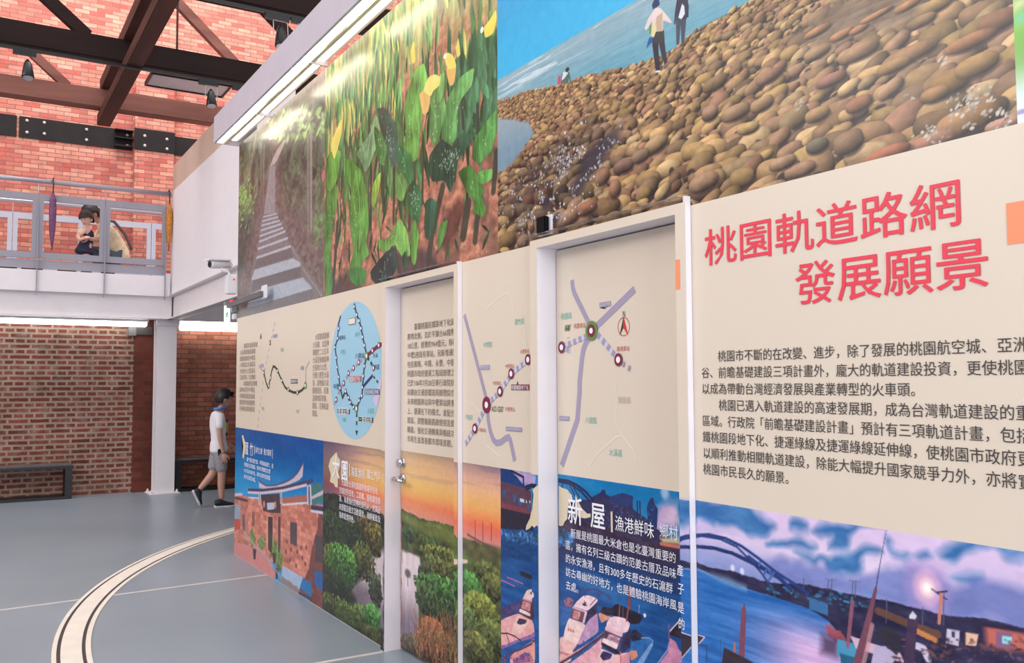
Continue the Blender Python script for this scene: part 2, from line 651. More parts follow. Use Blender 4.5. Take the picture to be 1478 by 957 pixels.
door1 = door(1, D1, TOP1, -4.94, -3.976, 2.155, 'recessed door printed with black paragraph and sunset', 0.012)
door2 = door(2, D2, TOP2, -3.295, -2.298, 2.172, 'recessed door printed with station map and harbour title', 0.022)
M_chrome = mat('chrome', (205, 203, 206), 0.15, metal=1.0, var=0.01)
bm = B()
for z in (1.088, 0.995):
    tube(bm, [(-4.842, 2.20, z), (-4.842, 2.188, z)], 0.030, 20)
tube(bm, [(-4.842, 2.19, 1.088), (-4.842, 2.165, 1.088)], 0.022, 18)
obj('thumb_turn', bm, M_chrome, door1, True)
bm = B()
tube(bm, [(-4.842, 2.19, 0.995), (-4.842, 2.14, 0.995)], 0.013, 12)
tube(bm, [(-4.842, 2.14, 0.995), (-4.79, 2.135, 0.993), (-4.735, 2.138, 0.99)], [0.014, 0.012, 0.010], 12)
obj('lever_handle', bm, M_chrome, door1, True)

# thin clear ledges over the door heads
M_acryl = mat('clear_acrylic', (240, 240, 245), 0.08, trans=0.9, var=0.0)
tag(bxo('drip_ledge', (-4.97, -4.06, 2.09, 2.127, 2.172, 2.176), M_acryl), 'thin clear ledge above the sunset door head', 'ledge')
tag(bxo('drip_ledge', (-3.325, -2.33, 2.09, 2.127, 2.192, 2.196), M_acryl), 'thin clear ledge above the map door head', 'ledge')
sn = thing('door_sensor', 'small black sensor box with white rim above the map door', 'sensor', (-3.20, 2.11, 2.235))
bxo('body', (-3.236, -3.168, 2.093, 2.119, 2.195, 2.268), mat('sensor_black', (6, 6, 8), 0.6, spec=0.15), sn, 0.005)
bxo('rim', (-3.254, -3.152, 2.119, 2.127, 2.188, 2.274), M_white, sn, 0.002)
# ================================================================ things
M_bench = mat('bench_top', (96, 86, 84), 0.5, var=0.08)


def bench(y0, y1, label, ends):
    t = thing('bench', label, 'bench', (-13.8, (y0 + y1) / 2, 0), 'benches along the lower brick wall')
    bxo('seat', (-13.965, -13.65, y0, y1, 0.43, 0.475), M_bench, t, 0.006)
    bm = B()
    box(bm, -13.66, -13.645, y0, y1, 0.415, 0.455)
    obj('apron', bm, M_black, t)
    for e in ends:
        bxo('leg', (-13.965, -13.65, e, e + 0.085, 0, 0.43), M_black, t, 0.004)
    bxo('floor_rail', (-13.965, -13.655, y0, y1, 0, 0.04), M_black, t, 0.004)
    return t


bench(-1.4, 1.255, 'long black frame bench at the left end of the brick wall', (-1.4, 1.168))
bench(2.60, 5.0, 'black frame bench behind the walking person, right of the column', (2.602, 4.9))

# ---------------------------------------------------------------- lamps
M_lum = mat('strip_lamp', (255, 255, 250), 0.4, emit=(250, 255, 250), emit_s=5.0)


def strip(y0, y1, label):
    t = thing('strip_light', label, 'strip light', (-13.85, (y0 + y1) / 2, 2.5), 'strip lights under the mezzanine')
    bxo('housing', (-13.92, -13.78, y0, y1, 2.46, 2.80), M_white, t)
    bxo('diffuser', (-13.90, -13.79, y0 + 0.02, y1 - 0.02, 2.392, 2.46), M_lum, t, 0.012)


strip(-2.0, 2.22, 'long white strip light under the balcony, left of the column')
bxo_t = thing('strip_light', 'bright strip light right of the column, above the walking person', 'strip light', (-13.8, 3.5, 2.5), 'strip lights under the mezzanine')
bxo('housing', (-13.92, -13.78, 2.66, 5.3, 2.49, 2.80), M_white, bxo_t)
bxo('diffuser', (-13.90, -13.785, 2.66, 5.28, 2.355, 2.49), M_lum, bxo_t, 0.012)
jb = thing('conduit_box', 'small grey conduit box at the top of the lower brick wall', 'conduit box', (-13.97, 2.08, 2.33))
bxo('box', (-14.0, -13.93, 1.97, 2.08, 2.26, 2.40), mat('dull_grey', (120, 112, 112), 0.6), jb, 0.006)
bxo('trunking', (-13.955, -13.93, 2.08, 2.30, 2.28, 2.40), mat('dull_dark', (74, 66, 62), 0.6), jb)

M_spot = mat('spot_black', (20, 19, 22), 0.35)
M_lens = mat('spot_lens', (190, 185, 190), 0.2)


def track(x, y0, y1, z, label, dz=0.0):
    t = thing('lighting_track', label, 'lighting track', (x, (y0 + y1) / 2, z))
    bm = B()
    box(bm, x - 0.018, x + 0.018, y0, y1, z, z + 0.03)
    obj('rail', bm, M_spot, t)
    return t


def spot(x, y, z, label, tilt=0.3, yoke=True, k=1.0):
    t = thing('track_spotlight', label, 'spotlight', (x, y, z), 'spotlights on the tracks')
    bm = B()
    box(bm, x - 0.02, x + 0.02, y - 0.12 * k, y + 0.10 * k, z - 0.05 * k, z)
    obj('adapter', bm, M_spot, t)
    d = Vector((0.25, tilt * 0.3, -1)).normalized()
    a = Vector((x, y + 0.02, z - 0.05 * k))
    c = a + Vector((0, 0, -0.06 * k))
    bm = B()
    tube(bm, [c + d * (s * k) for s in (-0.02, 0.03, 0.10, 0.19, 0.20)], [0.012 * k, 0.038 * k, 0.05 * k, 0.062 * k, 0.055 * k], 16)
    obj('lamp_head', bm, M_spot, t, True)
    bm = B()
    tube(bm, [c + d * (0.199 * k), c + d * (0.203 * k)], 0.05 * k, 16)
    obj('lens', bm, M_lens, t)
    if yoke:
        bm = B()
        s = Vector((0, 1, 0))
        q = c + d * (0.09 * k)
        tube(bm, [q + s * 0.066 * k, a + s * 0.066 * k, a - s * 0.066 * k, q - s * 0.066 * k], 0.006, 6)
        obj('yoke', bm, M_lens, t)


XT = -10.63
track(XT, -3.0, 3.2, 5.10, 'long black lighting track fixed under the lengthwise timber')
for px, py, lb, tl, yk in ((37, 80, 'black spotlight hanging at the far left end of the long track', 0.1, False), (302, 127, 'black spotlight on the long track left of the light cornice', 0.0, True), (350, 136, 'black spotlight half hidden by the light cornice end of the long track', 0.5, True)):
    c = at(px, py, X=XT)
    spot(XT, float(c[1]), 5.10, lb, tl, yk, 1.0)
XT = -8.73
track(XT, -3.0, 3.0, 5.258, 'short visible black track at the top edge beside the light cornice')
c = at(402, 18, X=XT)
spot(XT, float(c[1]), 5.258, 'large black spotlight on the upper track, left of its neighbour', 0.0, True, 1.1)
c = at(428, 24, X=XT)
spot(XT, float(c[1]) + 0.05, 5.258, 'black spotlight on the upper track half hidden by the cornice', 0.6, True, 0.9)
fx = thing('hanging_light_panel', 'slim grey light panel fixed behind the dark truss chord', 'light panel', (-11.4, 2.2, 5.27))
bxo('housing', (-11.70, -11.205, 1.80, 2.72, 5.285, 5.33), mat('fixture_grey', (188, 176, 176), 0.5), fx, 0.006)
bm = B()
for q in ((-11.715, -11.695, 1.785, 2.735), (-11.22, -11.205, 1.785, 2.735), (-11.70, -11.21, 1.785, 1.805), (-11.70, -11.21, 2.715, 2.735)):
    box(bm, q[0], q[1], q[2], q[3], 5.268, 5.32)
obj('edge_frame', bm, M_spot, fx)

# ---------------------------------------------------------------- devices at the left end of the printed wall
XD = -8.5
M_dev = mat('device_white', (228, 226, 228), 0.4, var=0.01)
M_dgrey = mat('device_grey', (150, 152, 160), 0.45)


def dv(px, py, X=XD):
    return Vector(at(px, py, X=X))


cc = thing('security_camera', 'white bullet security camera beside the stair picture', 'camera', dv(326, 385))
a, b = dv(303, 381.5), dv(330, 381)
ax = (b - a).normalized() + Vector((-0.35, 0, 0))
ax.normalize()
bm = B()
tube(bm, [a, a + ax * 0.03, a + ax * 0.20], [0.036, 0.038, 0.036], 18)
ball(bm, a + ax * 0.20, 0.036, 0.036, 0.036, 14, 8)
obj('body', bm, M_dev, cc, True)
bm = B()
up = Vector((0, 0, 1))
s = ax.cross(up).normalized()
for ph in range(0, 1):
    prism(bm, [a - ax * 0.035 + s * 0.045 + up * 0.034, a - ax * 0.035 - s * 0.045 + up * 0.034, a + ax * 0.2 - s * 0.045 + up * 0.034, a + ax * 0.2 + s * 0.045 + up * 0.034], up * 0.012)
obj('sun_hood', bm, M_dev, cc)
bm = B()
tube(bm, [a - ax * 0.004, a + ax * 0.002], 0.030, 18)
obj('lens', bm, M_black, cc)
bm = B()
m_ = dv(320, 386.5)
tube(bm, [m_, dv(320, 391), dv(329, 392), dv(331, 396)], 0.012, 8)
obj('bracket', bm, M_dev, cc)
jb = thing('junction_box', 'white junction box with red indicator under the security camera', 'junction box', dv(332, 410))
c0, c1 = dv(326, 396.5), dv(340.5, 425)
bxo('box', (XD - 0.05, XD + 0.05, c0.y, c1.y, c1.z, c0.z), M_dev, jb, 0.008)
c = dv(335.5, 404)
bm = B()
ball(bm, (XD + 0.052, c.y, c.z), 0.006, 0.010, 0.010, 10, 6)
obj('indicator', bm, mat('red_lamp', (214, 40, 52), 0.3, emit=(230, 40, 50), emit_s=0.8), jb, True)
bl = thing('alarm_beacon', 'grey alarm box with red lamp at the end of the printed wall', 'alarm', dv(336, 450))
c0, c1 = dv(333.5, 441), dv(342, 452)
bxo('box', (XD - 0.05, XD + 0.05, c0.y, c1.y, c1.z, c0.z), M_dgrey, bl, 0.006)
c0, c1 = dv(336, 453), dv(341.5, 461)
bxo('lower_box', (XD - 0.04, XD + 0.04, c0.y, c1.y, c1.z, c0.z), M_dev, bl, 0.004)
c = dv(331.5, 437)
bm = B()
ball(bm, (XD + 0.07, c.y, c.z), 0.02, 0.022, 0.026, 12, 8)
obj('lamp', bm, MATS['red_lamp'], bl, True)
es = thing('exit_sign', 'narrow white exit sign with green running figure', 'exit sign', dv(327, 452, -8.62))
c0, c1 = dv(324, 441, -8.62), dv(331.5, 465, -8.62)
c2 = dv(323.5, 436, -8.62)
M_ex = mat('exit_white', (250, 255, 250), 0.4, emit=(245, 255, 248), emit_s=0.9)
M_green = mat('exit_green', (20, 160, 110), 0.4, emit=(20, 160, 110), emit_s=0.3)
bxo('panel', (-8.64, -8.60, c0.y, c1.y, c1.z, c0.z), M_ex, es, 0.004)
bxo('housing', (-8.645, -8.595, c2.y, c1.y, c0.z, c2.z), M_dgrey, es, 0.004)
bm = B()
c = dv(327.3, 454.3, -8.598)
ball(bm, (-8.598, c.y + 0.006, c.z + 0.020), 0.003, 0.007, 0.007, 8, 6)
for q in (((0, 0.012), (0.0, -0.008)), ((0, -0.008), (0.014, -0.024)), ((0, -0.008), (-0.012, -0.026)), ((0.0, 0.010), (0.016, 0.0)), ((0, 0.010), (-0.014, 0.004))):
    tube(bm, [(-8.598, c.y + q[0][0], c.z + q[0][1]), (-8.598, c.y + q[1][0], c.z + q[1][1])], 0.004, 6)
obj('running_figure', bm, M_green, es)
bxo('mount', (-8.60, -8.412, c1.y - 0.02, 2.2, c0.z + 0.012, c2.z), M_dgrey, es, 0.004)
rd = thing('bracket_arm', 'grey bracket arm with white end plate across the lowest stair', 'bracket', at(360, 428, Y=2.03))
a, b = Vector(at(338, 438.5, Y=2.05)), Vector(at(378, 424, Y=2.05))
bm = B()
beam(bm, a + Vector((-0.22, 0, 0)), b, 0.03, 0.045)
obj('arm', bm, mat('arm_grey', (96, 90, 92), 0.45), rd)
bm = B()
c = Vector(at(376.5, 421, Y=2.04))
box(bm, c.x - 0.07, c.x + 0.07, 2.062, 2.074, c.z - 0.055, c.z + 0.055, 0.004)
obj('end_plate', bm, M_dev, rd)

# ---------------------------------------------------------------- umbrellas on the handrail


def umbrella(y, ztop, zbot, c1, c2, label):
    x = -13.345
    t = thing('umbrella', label, 'umbrella', (x, y, zbot))
    bm = B()
    zs = np.linspace(0, 1, 9)
    prof = [0.010, 0.020, 0.030, 0.036, 0.040, 0.042, 0.040, 0.034, 0.014]
    n = 24
    rings = []
    for q, r in zip(zs, prof):
        z = zbot + 0.06 + (ztop - 0.16 - zbot - 0.06) * q
        rings.append([bm.verts.new((x + r * (1 + 0.16 * math.cos(8 * a + 2 * q)) * math.cos(a), y + r * (1 + 0.16 * math.cos(8 * a + 2 * q)) * math.sin(a), z)) for a in (2 * math.pi * j / n for j in range(n))])
    for A, Bq in zip(rings, rings[1:]):
        for j in range(n):
            bm.faces.new((A[j], A[(j + 1) % n], Bq[(j + 1) % n], Bq[j]))
    bm.faces.new(rings[0][::-1])
    bm.faces.new(rings[-1])
    obj('folded_canopy', bm, c1, t, True)
    bm = B()
    tube(bm, [(x, y, zbot), (x, y, zbot + 0.08)], 0.006, 8)
    obj('tip', bm, M_black, t)
    bm = B()
    tube(bm, [(x, y, ztop - 0.18), (x, y, ztop - 0.05), (x - 0.003, y, ztop + 0.02), (x - 0.03, y, ztop + 0.056), (x - 0.075, y, ztop + 0.05), (x - 0.1, y, ztop - 0.02)], 0.008, 8)
    obj('handle', bm, c2, t, True)


umbrella(0.915, 4.285, 3.35, mat('purple_cloth', (120, 72, 108), 0.7, var=0.25, scale=40), mat('handle_dark', (60, 40, 42), 0.4), 'folded purple umbrella hanging from the balcony handrail')
umbrella(2.40, 4.285, 3.46, mat('ochre_cloth', (196, 128, 52), 0.7, var=0.2, scale=40), MATS['handle_dark'], 'folded ochre umbrella hanging at the corner of the balcony')

# small things left on the balcony floor behind the toe board
M_bag = mat('bag_navy', (40, 44, 66), 0.7)
M_bag2 = mat('bag_brown', (112, 76, 66), 0.8)


def bag(y, x, sx, sy, sz, m, label, name='bag', cat='bag'):
    t = thing(name, label, cat, (x, y, 3.07), 'things lying on the balcony floor')
    bm = B()
    vs = ball(bm, (x, y, 3.07 + sz * 0.8), sx, sy, sz, 16, 10)
    for v in vs:
        v.co.z = max(v.co.z, 3.072)
        v.co.x += 0.015 * math.sin(40 * v.co.y)
    obj('body', bm, m, t, True)
    bm = B()
    tube(bm, [(x + 0.02, y - sy * 0.5, 3.07 + sz * 1.5), (x + 0.02, y - sy * 0.2, 3.07 + sz * 2.0), (x + 0.02, y + sy * 0.2, 3.07 + sz * 2.0), (x + 0.02, y + sy * 0.5, 3.07 + sz * 1.5)], 0.008, 6)
    obj('strap', bm, M_black, t)


bag(0.34, -13.55, 0.10, 0.19, 0.075, M_bag, 'dark navy bag lying behind the toe board at the far left of the balcony')
bag(0.70, -13.55, 0.09, 0.13, 0.06, M_bag2, 'brown bag lying beside the navy one on the balcony floor')
bag(1.12, -13.55, 0.09, 0.12, 0.055, M_bag2, 'brown bag lying on the balcony floor below the purple umbrella')

# ================================================================ people


def skin(name, joints, bones, m, parent=None, root=0, sub=2, shape=None):
    """one continuous body grown along a skeleton; joints: [(x, y, z, rx, ry)]"""
    me = bpy.data.meshes.new(name)
    me.from_pydata([j[:3] for j in joints], bones, [])
    o = bpy.data.objects.new(name, me)
    COL.objects.link(o)
    md = o.modifiers.new('skin', 'SKIN')
    md.use_smooth_shade = True
    sd = o.modifiers.new('sub', 'SUBSURF')
    sd.levels = sd.render_levels = sub
    sv = me.skin_vertices[0].data
    for i, j in enumerate(joints):
        sv[i].radius = (j[3], j[4] if len(j) > 4 else j[3])
        sv[i].use_root = (i == root)
    bpy.context.view_layer.update()
    me2 = bpy.data.meshes.new_from_object(o.evaluated_get(bpy.context.evaluated_depsgraph_get()))
    bpy.data.objects.remove(o)
    bpy.data.meshes.remove(me)
    if shape:
        for v in me2.vertices:
            v.co = shape(v.co)
    me2.name = name
    me2.materials.clear()
    me2.materials.append(m)
    me2.polygons.foreach_set('use_smooth', [True] * len(me2.polygons))
    o = bpy.data.objects.new(name, me2)
    COL.objects.link(o)
    if parent is not None:
        adopt(o, parent)
    return o


M_skin = mat('skin', (196, 148, 128), 0.55, var=0.03)
M_skin2 = mat('skin_light', (228, 176, 158), 0.55, var=0.03)
M_hair = mat('black_hair', (24, 19, 20), 0.45, var=0.2, scale=60)
M_hair2 = mat('brown_hair', (60, 42, 40), 0.5, var=0.2, scale=60)
M_tee = mat('white_tee', (238, 232, 238), 0.8, var=0.02)
M_shorts = mat('grey_shorts', (150, 146, 152), 0.85, var=0.08, scale=30)
M_shoe = mat('navy_shoe', (28, 30, 44), 0.6)
M_sole = mat('white_sole', (222, 218, 220), 0.6)


def head(bm, c, fwd, up, k=1.0):
    """a head with brow, nose, mouth, chin and ears, looking along fwd"""
    c, f, u = Vector(c), Vector(fwd).normalized(), Vector(up).normalized()
    s = f.cross(u).normalized()
    u = s.cross(f)
    R = Matrix((s, f, u)).transposed()
    vs = bmesh.ops.create_uvsphere(bm, u_segments=28, v_segments=22, radius=1.0)['verts']
    for v in vs:
        x, y, z = v.co
        px_, py_, pz = x * 0.076, y * 0.094, z * 0.112
        if z < -0.1:
            t = min(1, (-0.1 - z) / 0.9)
            px_ *= 1 - 0.38 * t
            py_ = py_ * (1 - 0.30 * t) + 0.020 * t
        if y > 0:
            g = math.exp(-((x / 0.16) ** 2) - ((z + 0.12) / 0.17) ** 2)
            py_ += 0.026 * g
            py_ -= 0.010 * math.exp(-((abs(x) - 0.36) / 0.17) ** 2 - ((z - 0.06) / 0.10) ** 2)
            py_ += 0.006 * math.exp(-((z - 0.24) / 0.10) ** 2) * (abs(x) < 0.6)
            py_ += 0.008 * math.exp(-(x / 0.26) ** 2 - ((z + 0.44) / 0.06) ** 2)
            py_ -= 0.004 * math.exp(-(x / 0.26) ** 2 - ((z + 0.50) / 0.03) ** 2)
        v.co = c + R @ (Vector((px_, py_, pz)) * k)
    for i in (-1, 1):
        ball(bm, c + R @ (Vector((0.078 * i, -0.012, -0.012)) * k), 0.012 * k, 0.022 * k, 0.032 * k, 10, 8, R)
    return R


def face_bits(par, c, R, k, brow=M_hair):
    c = Vector(c)
    for i in (-1, 1):
        bm = B()
        ball(bm, c + R @ (Vector((0.030 * i, 0.080, 0.008)) * k), 0.012 * k, 0.007 * k, 0.0065 * k, 10, 8, R)
        obj('eye', bm, mat('eye_dark', (30, 24, 24), 0.3), par, True)
    for i in (-1, 1):
        bm = B()
        tube(bm, [c + R @ (Vector(((0.016 + 0.010 * j) * i, 0.090 - 0.003 * j, 0.026 + 0.002 * j)) * k) for j in range(4)], 0.0035 * k, 6)
        obj('eyebrow', bm, brow, par)
    bm = B()
    ball(bm, c + R @ (Vector((0, 0.086, -0.052)) * k), 0.022 * k, 0.008 * k, 0.006 * k, 12, 8, R)
    obj('lips', bm, mat('lips', (184, 112, 106), 0.5), par, True)


def hair(c, R, k, m, par, length=0.0, fringe=0.02):
    """a cap of hair with a ragged edge, longer at the back"""
    c = Vector(c)
    bm = B()
    vs = bmesh.ops.create_uvsphere(bm, u_segments=40, v_segments=24, radius=1.0)['verts']
    kill = []
    rnd = random.Random(3)
    for v in vs:
        x, y, z = v.co
        lim = 0.30 if y > 0.45 else (0.05 if y > 0.0 else -0.45 - length * 4)
        if abs(x) > 0.75 and -0.25 < y < 0.3:
            lim = max(lim, 0.0)
        if z < lim - 0.12:
            kill.append(v)
        j = 1.0 + rnd.uniform(-0.018, 0.045)
        v.co = c + R @ (Vector((x * 0.088 * j, y * 0.106 * j - 0.004, z * 0.122 * j + 0.006)) * k)
    bmesh.ops.delete(bm, geom=kill, context='VERTS')
    o = obj('hair', bm, m, par, True)
    md = o.modifiers.new('thick', 'SOLIDIFY')
    md.thickness = -0.012 * k
    return o


def hand(bm, wrist, d, palm_n, k=1.0, curl=0.5):
    """palm, four fingers of different lengths and a thumb leaving the side of the palm"""
    wrist, d = Vector(wrist), Vector(d).normalized()
    n = Vector(palm_n)
    n = (n - d * n.dot(d)).normalized()
    s = d.cross(n)
    R = Matrix((s, d, n)).transposed()
    ball(bm, wrist + d * 0.042 * k, 0.036 * k, 0.050 * k, 0.016 * k, 14, 10, R)
    for i, L in enumerate((0.062, 0.072, 0.068, 0.052)):
        p = wrist + (d * 0.080 + s * (0.027 - 0.018 * i)) * k
        pts = [p]
        a = 0.15
        for j in range(3):
            a += curl * 0.8
            p = p + (d * math.cos(a) + n * math.sin(a)) * (L * k * (0.45, 0.32, 0.23)[j])
            pts.append(p)
        tube(bm, pts, [0.0092 * k, 0.0088 * k, 0.008 * k, 0.0058 * k], 8)
    p = wrist + (d * 0.025 + s * 0.030) * k
    tube(bm, [p, p + (d * 0.022 + s * 0.020 + n * 0.008) * k, p + (d * 0.046 + s * 0.026 + n * 0.018) * k, p + (d * 0.064 + s * 0.024 + n * 0.030) * k], [0.013 * k, 0.011 * k, 0.0095 * k, 0.007 * k], 8)


def merge(o, *others):
    bm = B()
    bm.from_mesh(o.data)
    for q in others:
        bm.from_mesh(q)
    bm.to_mesh(o.data)
    bm.free()
    o.data.polygons.foreach_set('use_smooth', [True] * len(o.data.polygons))


def bmesh_mesh(bm):
    me = bpy.data.meshes.new('tmp')
    bmesh.ops.recalc_face_normals(bm, faces=bm.faces)
    bm.to_mesh(me)
    bm.free()
    return me


def shoe(par, heel, toe, up, m, k=1.0):
    """trainer: white sole, dark upper, open collar"""
    h, t, u = Vector(heel), Vector(toe), Vector(up).normalized()
    f = (t - h)
    L = f.length
    f.normalize()
    s = f.cross(u).normalized()
    u = s.cross(f)

    def sect(bm, rows):
        rings = []
        for q, wd, z0, z1 in rows:
            c = h + f * (L * q)
            rings.append([bm.verts.new(c + s * (wd * a) + u * (z0 + (z1 - z0) * b)) for a, b in ((-1, 0), (1, 0), (1.02, 0.45), (0.75, 0.85), (0.3, 1), (-0.3, 1), (-0.75, 0.85), (-1.02, 0.45))])
        for A, Bq in zip(rings, rings[1:]):
            for j in range(8):
                bm.faces.new((A[j], A[(j + 1) % 8], Bq[(j + 1) % 8], Bq[j]))
        bm.faces.new(rings[0][::-1])
        bm.faces.new(rings[-1])
    o = bpy.data.objects.new('shoe', None)
    bm = B()
    sect(bm, [(0.0, 0.026, 0.022, 0.085), (0.06, 0.034, 0.022, 0.098), (0.30, 0.037, 0.022, 0.105), (0.48, 0.039, 0.022, 0.080), (0.70, 0.045, 0.022, 0.060), (0.90, 0.040, 0.022, 0.048), (0.99, 0.022, 0.022, 0.034)])
    o = obj('shoe', bm, m, par, True)
    bm = B()
    sect(bm, [(-0.03, 0.024, 0.004, 0.028), (0.05, 0.036, 0.0, 0.030), (0.45, 0.038, 0.002, 0.026), (0.72, 0.049, 0.0, 0.026), (0.92, 0.042, 0.004, 0.026), (1.02, 0.02, 0.010, 0.026)])
    obj('sole', bm, M_sole, o)
    return o


# ---- the walking person by the right-hand bench: walks towards +Y, right side to the camera
WX, WY = -11.75, 2.78


def wp(y, z, x=0.0):
    return (WX + x, WY + y, z)


pe = thing('person', 'person in white T-shirt and grey shorts walking past the right bench', 'person', (WX, WY, 0))
bj = [wp(-0.02, 0.76) + (0.085, 0.065), wp(-0.03, 0.93) + (0.085, 0.06), wp(-0.045, 1.10) + (0.095, 0.065), wp(-0.035, 1.175) + (0.07, 0.06),
      wp(0.0, 1.235) + (0.045, 0.045), wp(0.025, 1.30) + (0.045, 0.045),
      # right leg (planted)
      wp(0.0, 0.66, 0.075) + (0.075, 0.08), wp(0.005, 0.40, 0.07) + (0.052, 0.055), wp(0.0, 0.27, 0.07) + (0.048, 0.052), wp(0.01, 0.09, 0.07) + (0.030, 0.033),
      # left leg (lifted behind)
      wp(-0.03, 0.66, -0.075) + (0.075, 0.08), wp(-0.07, 0.42, -0.07) + (0.052, 0.055), wp(-0.15, 0.32, -0.07) + (0.046, 0.050), wp(-0.245, 0.215, -0.07) + (0.030, 0.032),
      # right arm
      wp(-0.045, 1.14, 0.15) + (0.038, 0.038), wp(-0.06, 1.0, 0.195) + (0.038, 0.038), wp(-0.05, 0.86, 0.20) + (0.032, 0.032), wp(-0.005, 0.68, 0.195) + (0.022, 0.024),
      # left arm (bent forward)
      wp(-0.045, 1.14, -0.15) + (0.038, 0.038), wp(-0.0, 1.0, -0.195) + (0.038, 0.038), wp(0.04, 0.88, -0.20) + (0.032, 0.032), wp(0.14, 0.78, -0.18) + (0.022, 0.024)]
bb = [(0, 1), (1, 2), (2, 3), (3, 4), (4, 5), (0, 6), (6, 7), (7, 8), (8, 9), (0, 10), (10, 11), (11, 12), (12, 13), (2, 14), (14, 15), (15, 16), (16, 17), (2, 18), (18, 19), (19, 20), (20, 21)]
body = skin('body', bj, bb, M_skin, pe)
hc = wp(0.045, 1.365)
bm = B()
Rh = head(bm, hc, (0, 1, -0.12), (0, 0.12, 1), 0.96)
bm2 = B()
hand(bm2, wp(0.0, 0.675, 0.195), (0, 0.12, -1), (-1, 0.3, 0), 0.92, 0.35)
hand(bm2, wp(0.145, 0.775, -0.18), (0, 0.75, -0.65), (1, 0, 0.2), 0.92, 0.35)
merge(body, bmesh_mesh(bm), bmesh_mesh(bm2))
face_bits(pe, hc, Rh, 0.96)
hair(hc, Rh, 0.99, M_hair, pe)
bm = B()
for i in range(26):     # forelock brushed forward
    a = -0.9 + 1.8 * i / 25
    b0 = Vector(hc) + Rh @ Vector((0.07 * math.sin(a), 0.05, 0.095))
    tube(bm, [b0, b0 + Rh @ Vector((0.01 * a, 0.030, 0.004)), b0 + Rh @ Vector((0.012 * a, 0.050, -0.020))], [0.012, 0.010, 0.003], 6)
obj('fringe', bm, M_hair, pe, True)
# T-shirt
tj = [wp(-0.02, 0.67) + (0.135, 0.118), wp(-0.02, 0.72) + (0.135, 0.118), wp(-0.025, 0.80) + (0.132, 0.112), wp(-0.03, 0.95) + (0.125, 0.095), wp(-0.042, 1.10) + (0.135, 0.098), wp(-0.032, 1.185) + (0.075, 0.066), wp(-0.02, 1.212) + (0.056, 0.055),
      wp(-0.045, 1.15, 0.15) + (0.060, 0.060), wp(-0.055, 1.06, 0.185) + (0.056, 0.058), wp(-0.06, 0.98, 0.197) + (0.056, 0.058),
      wp(-0.045, 1.15, -0.15) + (0.060, 0.060), wp(-0.02, 1.06, -0.185) + (0.056, 0.058), wp(0.0, 0.99, -0.197) + (0.056, 0.058)]
skin('t_shirt', tj, [(0, 1), (1, 2), (2, 3), (3, 4), (4, 5), (5, 6), (4, 7), (7, 8), (8, 9), (4, 10), (10, 11), (11, 12)], M_tee, pe, root=3)
# shorts
sj = [wp(0.0, 0.735) + (0.098, 0.080), wp(-0.015, 0.66, 0.07) + (0.088, 0.092), wp(0.0, 0.52, 0.07) + (0.078, 0.082), wp(0.005, 0.42, 0.07) + (0.074, 0.078),
      wp(-0.03, 0.66, -0.07) + (0.088, 0.092), wp(-0.055, 0.53, -0.07) + (0.078, 0.082), wp(-0.075, 0.44, -0.07) + (0.074, 0.078)]
skin('shorts', sj, [(0, 1), (1, 2), (2, 3), (0, 4), (4, 5), (5, 6)], M_shorts, pe)
# blue band about the neck and the printed patch on the chest
bm = B()
n = 24
pts = [Vector(wp(-0.01 + 0.068 * math.sin(a), 1.248 + 0.012 * math.sin(a), 0.064 * math.cos(a))) for a in (2 * math.pi * j / n for j in range(n))]
tube(bm, pts + [pts[0]], 0.017, 8, cap=False)
obj('neck_band', bm, mat('neck_blue', (70, 130, 205), 0.7), pe, True)
M_yel = mat('print_yellow', (206, 190, 62), 0.8)
bm = B()
ball(bm, wp(0.062, 1.0, 0.045), 0.055, 0.014, 0.075, 14, 10, Matrix.Rotation(-0.55, 3, 'Z'))
obj('shirt_print', bm, M_yel, pe, True)
bm = B()
for dz, r in ((-0.085, 0.040), (0.085, 0.034)):
    ball(bm, wp(0.058, 1.0 + dz, 0.05), r, 0.012, 0.022, 12, 8, Matrix.Rotation(-0.55, 3, 'Z'))
obj('dark_shirt_pattern', bm, mat('print_dark', (48, 46, 40), 0.8), pe, True)
bm = B()
box(bm, WX + 0.105, WX + 0.135, WY - 0.06, WY + 0.02, 0.645, 0.735, 0.006)
obj('pouch', bm, M_black, pe)
shoe(pe, wp(-0.075, 0.0, 0.07), wp(0.165, 0.0, 0.07), (0, 0, 1), M_shoe)
shoe(pe, wp(-0.325, 0.205, -0.07), wp(-0.235, 0.012, -0.07), (0, 0.9, 0.45), M_shoe, 0.9)

# ---- the two on the balcony
mx, mz = -13.98, 3.07


def mp_(y, z, x=0.0):
    return (mx + x, y, mz + z)


